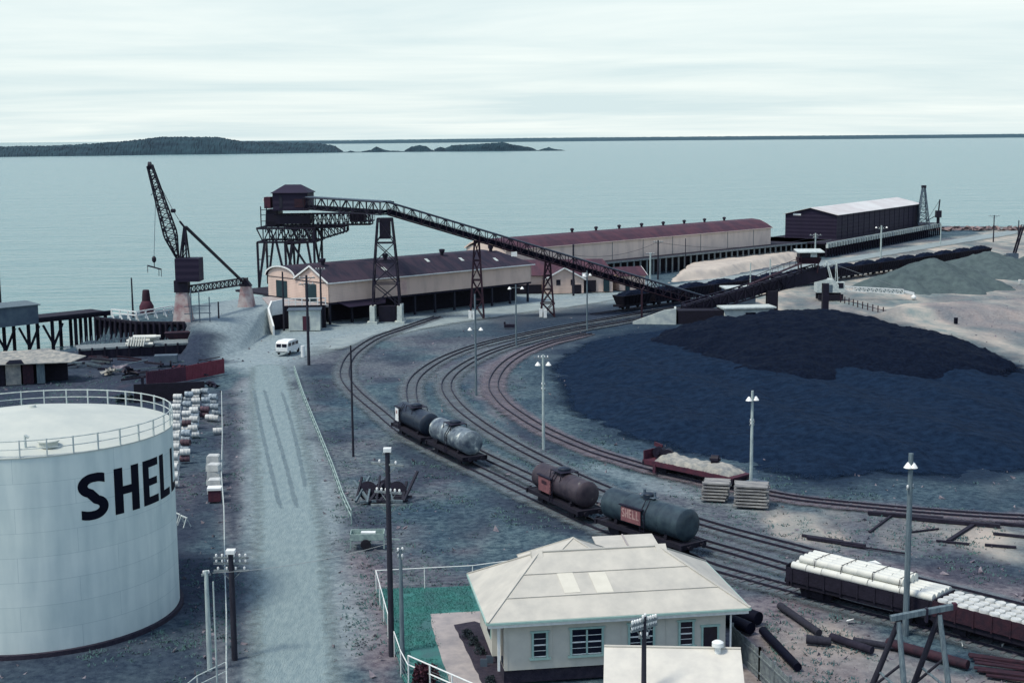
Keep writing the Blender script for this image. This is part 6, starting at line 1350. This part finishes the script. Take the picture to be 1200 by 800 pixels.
for a, b_, r, lab in (((1017, 601), (1105, 608), .3, 'long dark beam left of the tall grey pole beside the coal track'), ((1062, 607), (1172, 617), .34, 'thick dark beam right of the tall grey pole beside the coal track'), ((1166, 613), (1215, 617), .25, 'dark beam running out of the right edge beside the coal track'),
                      ((1019, 623), (1044, 604), .14, 'dark plank slanting towards the coal track, left one'), ((1111, 634), (1142, 614), .22, 'dark plank slanting towards the coal track, right one'), ((1164, 625), (1203, 629), .2, 'short dark beam at the right edge, upper of two on pale ground'),
                      ((1154, 638), (1191, 641), .18, 'short dark beam at the right edge, lower of two on pale ground'), ((1097, 633), (1136, 637), .15, 'short thin dark beam in the scrub right of the tall pole'), ((1066, 623), (1100, 619), .12, 'thin dark bar just right of the tall grey pole'),
                      ((940, 627), (988, 634), .18, 'dark rail at the left end of the pile beside the curved track'), ((946, 630), (1014, 640), .26, 'thick dark timber in the pile beside the curved track'), ((985, 637), (1062, 648), .12, 'thin long dark rail pointing right towards the tall pole')):
    lying('timber_beam', lab, 'beam', a, b_, r, 'timber')
for a, b_, r, m_, lab in (((914, 712), (960, 744), .26, 'polewood', 'dark log lying between the house fence and the nearest track'), ((945, 752), (974, 755), .3, 'polewood', 'short dark log stump below the longer dark log'), ((974, 749), (1022, 765), .28, 'timber', 'dark log beside the pipe wagon, left of the trestle'),
                          ((1040, 757), (1134, 783), .34, 'rust', 'long red-brown log behind the timber trestle'), ((1000, 752), (1060, 762), .22, 'polewood', 'grey log lying between the wagon and the red-brown log')):
    lying('log', lab, 'log', a, b_, r, m_, None, True)
for a, b_, r, lab in (((845, 716), (889, 731), .52, 'large black pipe whose open end shows beside the house corner'), ((842, 726), (880, 742), .46, 'black pipe lying against the house fence, left of the large one'), ((894, 742), (935, 785), .3, 'long black pipe lying along the pale boarded fence')):
    lying('black_pipe', lab, 'pipe', a, b_, r, 'black', 'black pipes behind the house', True)
bp_ = G(1178, 785)
for i in range(9):
    o = MB().box((0, 0, 0), (random.uniform(2.6, 3.4), .3, .09)).build('rusty_board', M['rust']); o.location = (bp_.x + random.uniform(-.25, .25), bp_.y - 1.5 + i * .36, .12 + (.1 if i % 3 == 1 else 0)); o.rotation_euler = (0, random.uniform(-.02, .02), R(-22) + random.uniform(-.05, .05)); tag(o, 'rusty red-brown board in the pile at the lower right corner', 'board', 'rusty boards in the corner pile')
for x, y, s_, lab in ((998, 728, .35, 'white lump of debris left of the trestle near the pipe wagon'), (1127, 757, .22, 'small white stone right of the trestle'), (1176, 757, .3, 'white stone on the rusty board pile'), (1024, 661, .28, 'small white stone beside the curved track behind the pipe wagon')):
    g = G(x, y); mb = MB(); pts = [Vector((random.gauss(0, 1), random.gauss(0, 1), abs(random.gauss(.4, .5)))) * s_ * .6 for _ in range(6)]; mb.add(pts, [(0, 1, 2), (0, 2, 3), (0, 3, 4), (0, 4, 1), (5, 2, 1), (5, 3, 2), (5, 4, 3), (5, 1, 4)]); o = mb.build('white_stone', M['white']); o.location = g; tag(o, lab, 'stone')
# pile of old beams between road and track
pc = G(446, 590)
for i in range(17):
    L = random.uniform(1.8, 3.2); dx_ = random.uniform(-2.0, 1.9); a = random.uniform(60, 120) if i > 5 else random.uniform(-15, 15); ti = R(random.uniform(18, 42)) if i > 5 else R(random.uniform(-4, 4))
    o = MB().box((L / 2, 0, 0), (L, random.uniform(.14, .26), random.uniform(.14, .24))).build('timber_beam', M['polewood'] if i % 3 else M['polegrey']); o.location = (pc.x + dx_ if i > 5 else pc.x - 1.6 + .2 * i, pc.y + (random.uniform(-.3, .5) if i > 5 else .2 * i), .15); o.rotation_euler = (0, -ti, R(a)); tag(o, 'dark old beam in the leaning pile between the gravel road and the first track', 'beam', 'beams in the leaning pile')
for x, y in ((-1.1, 1.4), (.2, 1.7), (1.2, 1.3)):
    o = MB().lathe([(.2, -.12), (.75, -.1), (.75, .1), (.2, .12)], 20, axis='x').build('iron_wheel', M['steel'], None, True); o.location = (pc.x + x, pc.y + y, .7); o.rotation_euler = (0, R(10), R(80)); tag(o, 'dark iron wheel standing in the leaning pile of beams', 'wheel', 'iron wheels in the beam pile')
# trailer
tl_ = thing('trailer', 'small pale green two-wheeled box trailer beside the road, left of the power pole', 'trailer', G(431, 640), R(3)); mb = MB(); mb.box((0, 0, .62), (2.3, 1.3, .08))
for y in (-.65, .65): mb.box((0, y, .85), (2.3, .05, .45))
for x in (-1.15, 1.15): mb.box((x, 0, .85), (.05, 1.3, .45)); mb.box((x, -.62, .38), (.1, .1, .75))
mb.bar((1.15, 0, .5), (2.2, 0, .45), .09); mb.build('body', M['greypaint'], tl_)
for y in (-.74, .74): w_ = MB().lathe([(.12, -.09), (.33, -.08), (.36, 0), (.33, .08), (.12, .09)], 20).build('wheel', M['tyre'], tl_, True); w_.location = (-.1, y, .36); w_.rotation_euler = (R(90), 0, 0)
o = MB().box((0, 0, 0), (1.0, .45, .22)).build('white_sheet', M['white']); o.location = tl_.location + Vector((.05, .1, .92)); tag(o, 'folded white sheet lying in the pale green trailer', 'sheet')
# van
vn = thing('van', 'small white van driving away where the gravel road meets the wharf road', 'van', G(338, 414), R(74)); prof = [(-2.05, .38), (-2.1, 1.0), (-1.95, 1.6), (-1.7, 1.82), (-1.2, 1.9), (.7, 1.88), (1.1, 1.75), (1.55, 1.15), (2.1, 1.0), (2.15, .4)]
MB().prism([(x, -.84, z) for x, z in prof], (0, 1.68, 0)).build('body', M['white'], vn); mb = MB()
for y in (-.4, .4): mb.box((-2.04, y, 1.33), (.16, .62, .42))
mb.build('rear_window', M['glass'], vn); mb = MB(); [mb.box((x, -.845, 1.4), (.85, .02, .42)) for x in (-1.3, -.2, .85)]; mb.build('side_window', M['glass'], vn); mb = MB(); [mb.box((x, .845, 1.4), (.85, .02, .42)) for x in (-1.3, -.2, .85)]; mb.build('side_window', M['glass'], vn)
MB().box((-2.12, 0, .5), (.1, 1.6, .14)).build('bumper', M['oldwood'], vn)
for x in (-1.3, 1.4):
    for y in (-.76, .76): w_ = MB().lathe([(.12, -.09), (.3, -.08), (.32, 0), (.3, .08), (.12, .09)], 18).build('wheel', M['tyre'], vn, True); w_.location = (x, y, .32); w_.rotation_euler = (R(90), 0, 0)
wp = MB().tube((0, 0, -.2), (0, 0, 1.35), .26, None, 12).build('bollard', M['white']); wp.location = G(355, 417); tag(wp, 'white round bollard between the van and the dark pole', 'bollard')
# drums by the tank
def lying_drum(m): return drum_mesh('drum', M[m], False)
src = {}
def drum(px, z, m, label, group):
    if m not in src: src[m] = lying_drum(m); q = src[m]
    else: q = src[m].copy(); COL.objects.link(q)
    g = G(*px); q.location = (g.x + random.uniform(-.06, .06), g.y, z); q.rotation_euler = (random.uniform(0, 6) * 0, 0, R(random.uniform(-14, 14))); tag(q, label, 'drum', group)
def col_(x0, y0, x1, y1, n_, ms, label, group, hi=2):
    for i in range(n_):
        t_ = i / max(1, n_ - 1)
        for k in range(hi): m_ = random.choice(ms); drum((x0 + (x1 - x0) * t_ + random.uniform(-.6, .6), y0 + (y1 - y0) * t_), k * .585, m_, {'drumwhite': 'white drum', 'drumgrey': 'blue-grey drum', 'drumbrown': 'brown drum'}[m_] + ' lying ' + label, group + ' (' + {'drumwhite': 'white', 'drumgrey': 'blue-grey', 'drumbrown': 'brown'}[m_] + ')')
col_(203.5, 570, 208, 474, 9, ['drumwhite'], 'in the row closest to the tank', 'drums in the row closest to the tank')
col_(216.5, 541, 221, 471, 7, ['drumwhite', 'drumgrey', 'drumgrey', 'drumbrown'], 'in the second row from the tank', 'drums in the second row')
col_(227, 512, 230, 468, 5, ['drumwhite', 'drumwhite', 'drumgrey', 'drumgrey'], 'in the third row from the tank', 'drums in the third row')
col_(240.5, 489, 241, 467, 3, ['drumbrown', 'drumbrown', 'drumgrey'], 'in the short fourth row from the tank', 'drums in the fourth row')
col_(253, 486, 251, 474, 2, ['drumgrey'], 'in the last short row beside the road fence', 'drums in the last row')
for px in ((246, 492), (251, 493), (255, 508)): drum(px, 0, 'drumwhite', 'white drum lying loose on the dark ground by the road fence', 'loose drums')
cr = thing('red_crate', 'dull red crate with a white lid beside the road fence', 'crate', G(252, 586), R(6)); MB().box((0, 0, .45), (.95, .9, .9)).build('body', M['redpaint'], cr); MB().box((0, 0, .99), (1.1, 1.0, .18)).build('lid', M['white'], cr)
for i, (y, n_) in enumerate(((577, 2), (567, 3), (556, 3))):
    g = G(251.5 - i * .4, y)
    for k in range(n_):
        o = MB().prism([(-.52, -.5, .03), (-.5, -.5, .5), (-.4, -.5, .58), (.4, -.5, .58), (.5, -.5, .5), (.52, -.5, .03)], (0, 1.0, 0)).build('white_bale', M['drumwhite']); o.location = (g.x + random.uniform(-.04, .04), g.y, k * .58 - .02); o.rotation_euler = (0, 0, R(random.uniform(-6, 6))); tag(o, 'white bale stacked behind the dull red crate', 'bale', 'white bales behind the crate')
for x, y, lab in ((208, 612, 'white sawhorse frame beside the tank, left one'), (216, 616, 'white sawhorse frame beside the tank, right one')):
    g = G(x, y); o = MB().bar((-.5, 0, .7), (.5, 0, .7), .08).bar((-.45, -.3, 0), (-.4, 0, .7), .06).bar((-.45, .3, 0), (-.4, 0, .7), .06).bar((.45, -.3, 0), (.4, 0, .7), .06).bar((.45, .3, 0), (.4, 0, .7), .06).build('sawhorse', M['offwhite']); o.location = g; o.rotation_euler = (0, 0, R(-50)); tag(o, lab, 'sawhorse')
# scrap yard beyond the tank
lp0, lp1 = G(92, 421), G(252, 411); lpz = math.atan2(lp1.y - lp0.y, lp1.x - lp0.x); lpl = (lp1 - lp0).length; lpf = thing('loading_platform', 'low dark timber loading platform in front of the piled quay wall', 'platform', lp0, lpz); MB().box((lpl / 2, 2.0, 1.2), (lpl, 4.0, .25)).build('deck', M['oldwood'], lpf); mb = MB().box((lpl / 2, .15, .5), (lpl - .1, .15, 1.2)); mb.build('front_boards', M['timber'], lpf); one = None
for i in range(12):
    if one is None: one = MB().box((0, 0, .65), (.22, .2, 1.5)).build('post', M['timber'], lpf)
    else: one = one.copy(); COL.objects.link(one)
    one.location = (.2 + i * (lpl - .4) / 11, -.02, 0)
for k, (n_, z) in enumerate(((6, 1.55), (5, 1.95), (3, 2.35))):
    for j in range(n_):
        g = G(164 + (k - 1) * .3, 417); o = MB().tube((-1.5, 0, 0), (1.5, 0, 0), .2, None, 12).build('white_pipe', M['pipe'], None, True); o.location = (g.x + random.uniform(-.5, .5) + .2 * k, g.y + 1.4 + (j - (n_ - 1) / 2) * .42, z); o.rotation_euler = (0, 0, R(random.uniform(-10, 25))); tag(o, 'white pipe in the heap on the dark loading platform', 'pipe', 'white pipes on the loading platform')
for j in range(7):
    g = G(149 + j * 3, 418); o = MB().tube((0, 0, 0), (.25, .3, 1.2), .11, None, 10).build('pipe_stake', M['pipe'], None, True); o.location = (g.x, g.y + .6, 1.32); tag(o, 'short white pipe leaning at the front of the heap on the loading platform', 'pipe', 'leaning short pipes on the platform')
hl_ = thing('scrap_hull', 'dark red-brown boat-shaped scrap hull at the right end of the loading platform', 'hull', G(211, 409) + Vector((0, 1.0, 1.3)), R(5)); MB().prism([(-2.2, -.8, .9), (-1.6, -.6, 0), (1.5, -.6, 0), (2.4, -.8, 1.0)], (0, 1.6, 0)).build('shell', M['rust'], hl_); MB().box((0, -.82, .85), (4.2, .08, .12)).build('rub_rail', M['steel'], hl_)
rf0, rf1, rf2 = G(172, 453), G(218, 446), G(263, 437)
for nm, a, b_, m_, lab, h_ in (('red', rf1, rf2, 'redpaint', 'dull red corrugated fence panel at the corner of the yard by the road', 1.75), ('rust', rf0, rf1, 'rust', 'dark rusty fence panel left of the dull red corrugated one', 1.7)):
    rz = math.atan2(b_.y - a.y, b_.x - a.x); L = (b_ - a).length; o = thing('sheet_fence', lab, 'fence', a, rz); MB().box((L / 2, 0, h_ / 2), (L, .08, h_)).build('sheeting', corrugate(mat('corrugated_' + nm, (.17, .035, .055) if nm == 'red' else (.07, .025, .045), None, 1.2, .8, .1), 0, .25, .8), o); mb = MB(); [mb.box((x, .1, h_ / 2 + .05), (.12, .12, h_ + .15)) for x in np.linspace(.1, L - .1, 4)]; mb.build('posts', M['timber'], o)
bt_ = thing('blue_trailer', 'small blue-grey box trailer in the scrap yard before the red fence', 'trailer', G(195, 428), R(8)); MB().box((0, 0, .9), (2.8, 1.5, .9)).build('body', M['stoneblue'], bt_); [MB().lathe([(.1, -.1), (.36, -.08), (.36, .08), (.1, .1)], 14, (x, -.75, .36), 'x').build('wheel', M['tyre'], bt_) for x in (-.6, .6)]
wb2 = thing('dark_shed_wall', 'dark boarded wall below the rusty fence, behind the drum rows', 'wall', G(168, 470), R(12)); MB().box((2.8, 0, .9), (7.5, .15, 2.0)).build('boards', M['underframe'], wb2); MB().box((0, .12, 1.2), (.3, .3, 2.9)).build('post', M['timber'], wb2)
for i in range(46):
    x = random.uniform(60, 250); y = random.uniform(419, 447) if x > 120 else random.uniform(420, 432); g = G(x, y); L = random.uniform(1.0, 4.0)
    if abs(x - 195) < 14: continue
    m_ = random.choice(['timber', 'timber', 'rust', 'polewood', 'polegrey']); o = MB().box((0, 0, 0), (L, random.uniform(.12, .35), random.uniform(.1, .3))).build('scrap_beam', M[m_]); o.location = (g.x, g.y, random.uniform(.12, .6)); o.rotation_euler = (0, random.uniform(-.22, .22), random.uniform(-.6, .9)); kd = {'timber': 'dark tarred', 'rust': 'rusty brown', 'polewood': 'dark grey', 'polegrey': 'pale grey'}[m_]; tag(o, kd + ' beam lying in the scrap yard behind the tank', 'beam', kd + ' beams in the scrap yard')
for x, y, s_, m_, lab in ((124, 438, .9, 'tarp', 'pale rounded lump of concrete in the scrap yard behind the tank'), (139, 434, .8, 'rubble', 'grey rubble heap right of the pale lump in the scrap yard'), (152, 440, 1.0, 'steel', 'dark heap of scrap iron beside the orange earth'), (246, 452, .7, 'steel', 'black lump of scrap at the end of the drum rows'), (150, 469, .9, 'bush', 'dark bushy heap beside the orange earth'), (212, 432, .6, 'redpaint', 'small red scrap lump behind the corrugated fence')):
    g = G(x, y); mb = MB(); 
    for _ in range(9):
        c_ = Vector((random.gauss(0, .6), random.gauss(0, .5), random.uniform(.1, .5))) * s_; pts = [c_ + Vector((random.gauss(0, 1), random.gauss(0, 1), random.gauss(0, .7))) * s_ * .42 for _ in range(6)]; mb.add(pts, [(0, 1, 2), (0, 2, 3), (0, 3, 4), (0, 4, 1), (5, 2, 1), (5, 3, 2), (5, 4, 3), (5, 1, 4)])
    o = mb.build('scrap_heap', M[m_]); o.location = (g.x, g.y, .05); tag(o, lab, 'heap')
for x, y, n_ in ((100, 404, 12),):
    o = thing('stake_fence', 'ramp fence of slanting grey stakes left of the white pipes', 'fence', G(95, 412)); mb = MB()
    for i in range(n_): mb.bar((i * .62, 0, 0), (i * .62 + .25, .2, 2.0 + .05 * i), .1)
    mb.bar((0, .1, 1.1), (7.2, .2, 1.9), .12); mb.build('stakes', M['stoneblue'], o)
# ---------------------------------------------------------------- excavator with a white lattice boom
ex = thing('excavator', 'white crawler excavator with a long white lattice boom lowered to the right', 'excavator', Vector((54.6, 243, 0)), R(-3)); mb = MB()
for y in (-1.2, 1.2): mb.box((0, y, .5), (4.2, .7, .95))
mb.tube((0, 0, .8), (0, 0, 1.35), 1.0).build('crawler', M['underframe'], ex); MB().prism([(-2.4, -1.5, 1.3), (1.3, -1.5, 1.3), (1.3, -1.5, 2.6), (.5, -1.5, 3.5), (-2.0, -1.5, 3.6), (-2.4, -1.5, 3.2)], (0, 3.0, 0)).build('house', M['offwhite'], ex); MB().box((1.6, -.9, 2.2), (1.4, 1.1, 1.7)).build('cab', M['offwhite'], ex); MB().box((1.6, -1.47, 2.5), (1.0, .04, .9)).box((2.32, -.9, 2.5), (.04, .8, .9)).build('cab_window', M['glass'], ex); MB().box((-.2, -1.53, 2.0), (.9, .04, 1.3)).build('house_door', M['stoneblue'], ex)
mb = MB(); [(mb.bar((.3, y, 3.4), (-.6, y * .6, 6.6), .16), mb.bar((-2.0, y, 3.5), (-.6, y * .6, 6.6), .13), mb.bar((1.2, y, 3.0), (1.0, y * .5, 6.4), .13)) for y in (-1.0, 1.0)]; mb.build('gantry', M['offwhite'], ex); mb = MB(); mb.truss((1.4, .5, 1.5), (12.6, .3, .85), .75, .7, 16, .10); mb.bar((12.6, .3, 1.3), (14.4, .3, .9), .5, .4); mb.build('boom', M['white'], ex); MB().lathe([(.1, -.45), (.42, -.2), (.45, .1), (.1, .45)], 14, (14.3, 0, .3)).build('wrecking_ball', M['white'], ex, True); MB().tube((-.6, 0, 6.5), (12.8, .3, 1.6), .03, None, 4).build('boom_rope', M['wire'], ex)
for px in ((1063, 348), (1064, 357)): pass
fence('post_fence', 'line of short dark posts curving along the edge above the coal heap', PX((985, 353), (1005, 359), (1035, 367), (1065, 370), (1100, 371), (1125, 369)), 1.0, 1.9, M['rust'], .05, rails=(.5,), wires=(), postr=.09)
for px, lab in (((1125, 335), 'left of two white drums standing before the gravel heap'), ((1130, 335), 'right of two white drums standing before the gravel heap'), ((1195, 333), 'white drum standing alone at the right edge beyond the sand')):
    q = drum_mesh('drum', M['drumwhite']); q.location = G(*px); tag(q, lab, 'drum')
q = drum_mesh('drum', M['black']); q.location = G(1120, 379); tag(q, 'black drum standing alone below the line of short posts', 'drum')
ms_ = thing('loading_mast', 'dark leaning lattice mast at the right edge beside the far gravel heap', 'mast', G(1189, 305)); mb = MB(); mb.truss((-.4, 0, 0), (1.6, .5, 7.0), .8, .8, 9, .16); mb.build('lattice', M['steel'], ms_); MB().box((-.6, -.2, .8), (2.2, 1.6, 1.6)).build('base_cab', M['stoneblue'], ms_)
o = lying('timber_beam', 'dark timber plank lying on the sand below the white boom', 'beam', (1050, 362), (1066, 361), .2, 'timber')
rm_ = MB().box((0, 0, .3), (1.6, .7, .5)).tube((-.7, 0, .5), (-.7, 0, .9), .15).build('point_lever', M['steel']); rm_.location = G(597, 384); tag(rm_, 'small dark track lever box near the far curved tracks', 'lever box')
# ---------------------------------------------------------------- weeds and stones scattered over the yard
soil = np.stack([coal, sand, pink, dust], -1); rng = np.random.RandomState(5)
def scatter(n, ymin, ymax, dens):
    res = []
    while len(res) < n:
        Y_ = ymin * (ymax / ymin) ** rng.rand(); s_ = rng.uniform(-.4, .4); X = s_ * Y_; i = np.searchsorted(YS, Y_) - 1; j = np.searchsorted(XS, X) - 1
        if i < 0 or j < 0 or i >= nv - 1 or j >= nu - 1 or shore[i, j] < 1: continue
        if rng.rand() < dens(X, Y_, soil[i, j], n1[i, j], n2[i, j]): res.append((X, Y_, gz[i, j]))
    return res
ROADP = [(p.x, p.y) for p in PX((278, 900), (284, 700), (290, 430), (336, 424), (386, 590), (428, 900))]; LAWNP = [(p.x, p.y) for p in PX((441, 690), (900, 686), (900, 950), (478, 900))]
trk_pts = np.array([(p.x, p.y) for k in PATH for p in PATH[k][::3]])
def clear(X, Y_):
    a = np.array([X]); b_ = np.array([Y_])
    return sdist(a, b_, ROADP)[0] < .1 and sdist(a, b_, LAWNP)[0] < .2 and np.min(np.hypot(trk_pts[:, 0] - X, trk_pts[:, 1] - Y_)) > 1.3 and math.hypot(X - TX, Y_ - TY) > TR_ + .5
mb = MB()
for X, Y_, z in scatter(3600, 68, 170, lambda X, Y_, so, a, b_: (max(0, a - .47) ** 1.5 * 22 + max(0, b_ - .56) ** 1.5 * 16) * (1 - so[0]) * (1 - .8 * so[1]) * (1 - so[3]) if clear(X, Y_) else 0):
    sz = .05 + .13 * rng.rand() ** 2
    for k in range(9):
        an_ = rng.uniform(0, 6.28); l = sz * rng.uniform(.6, 1.3); ox, oy = rng.normal(0, sz * 1.6, 2); lean = rng.uniform(.6, 1.6); wd = .03 + sz * .10
        mb.add([(X + ox - wd * math.sin(an_), Y_ + oy + wd * math.cos(an_), z), (X + ox + wd * math.sin(an_), Y_ + oy - wd * math.cos(an_), z), (X + ox + lean * l * math.cos(an_), Y_ + oy + lean * l * math.sin(an_), z + l)], [(0, 1, 2)])
mb.build('weeds', M['leafgreen'], kind='stuff')
mb = MB()
for X, Y_, z in scatter(5200, 66, 260, lambda X, Y_, so, a, b_: .25 + so[2] * .5 if math.hypot(X - TX, Y_ - TY) > TR_ + .5 and sdist(np.array([X]), np.array([Y_]), LAWNP)[0] < 0 else 0):
    s_ = .04 + rng.rand() ** 4 * .22; pts = [Vector((X, Y_, z)) + Vector(rng.normal(0, 1, 3)) * s_ * .6 for _ in range(5)]
    mb.add(pts, [(0, 1, 2), (0, 2, 3), (0, 3, 1), (4, 2, 1), (4, 3, 2), (4, 1, 3)])
mb.build('stones', M['rubble'], kind='stuff')


mb = MB(); LP = [(p.x, p.y) for p in PX((441, 690), (562, 686), (556, 718), (505, 719), (506, 735), (527, 800), (535, 830), (478, 830), (474, 800), (452, 725))]
xs_ = [p[0] for p in LP]; ys_ = [p[1] for p in LP]; bx = rng.uniform(min(xs_) - .3, max(xs_) + .3, 30000); by = rng.uniform(min(ys_) - .3, max(ys_) + .3, 30000)
inside = sdist(bx, by, LP) > rng.uniform(-.25, .3, 30000); worn = fbm(bx, by, 1.7, 91)
for X, Y_ in zip(bx[inside & (worn > .33)], by[inside & (worn > .33)]):
    an_ = rng.uniform(0, 6.28); l = rng.uniform(.05, .13); wd = .018; ln = rng.uniform(.2, .9) * l
    mb.add([(X - wd * math.sin(an_), Y_ + wd * math.cos(an_), .005), (X + wd * math.sin(an_), Y_ - wd * math.cos(an_), .005), (X + ln * math.cos(an_), Y_ + ln * math.sin(an_), l)], [(0, 1, 2)])
mb.build('grass', mat('grass_blades', (.042, .175, .150), (.022, .105, .105), .9, .9), kind='stuff')
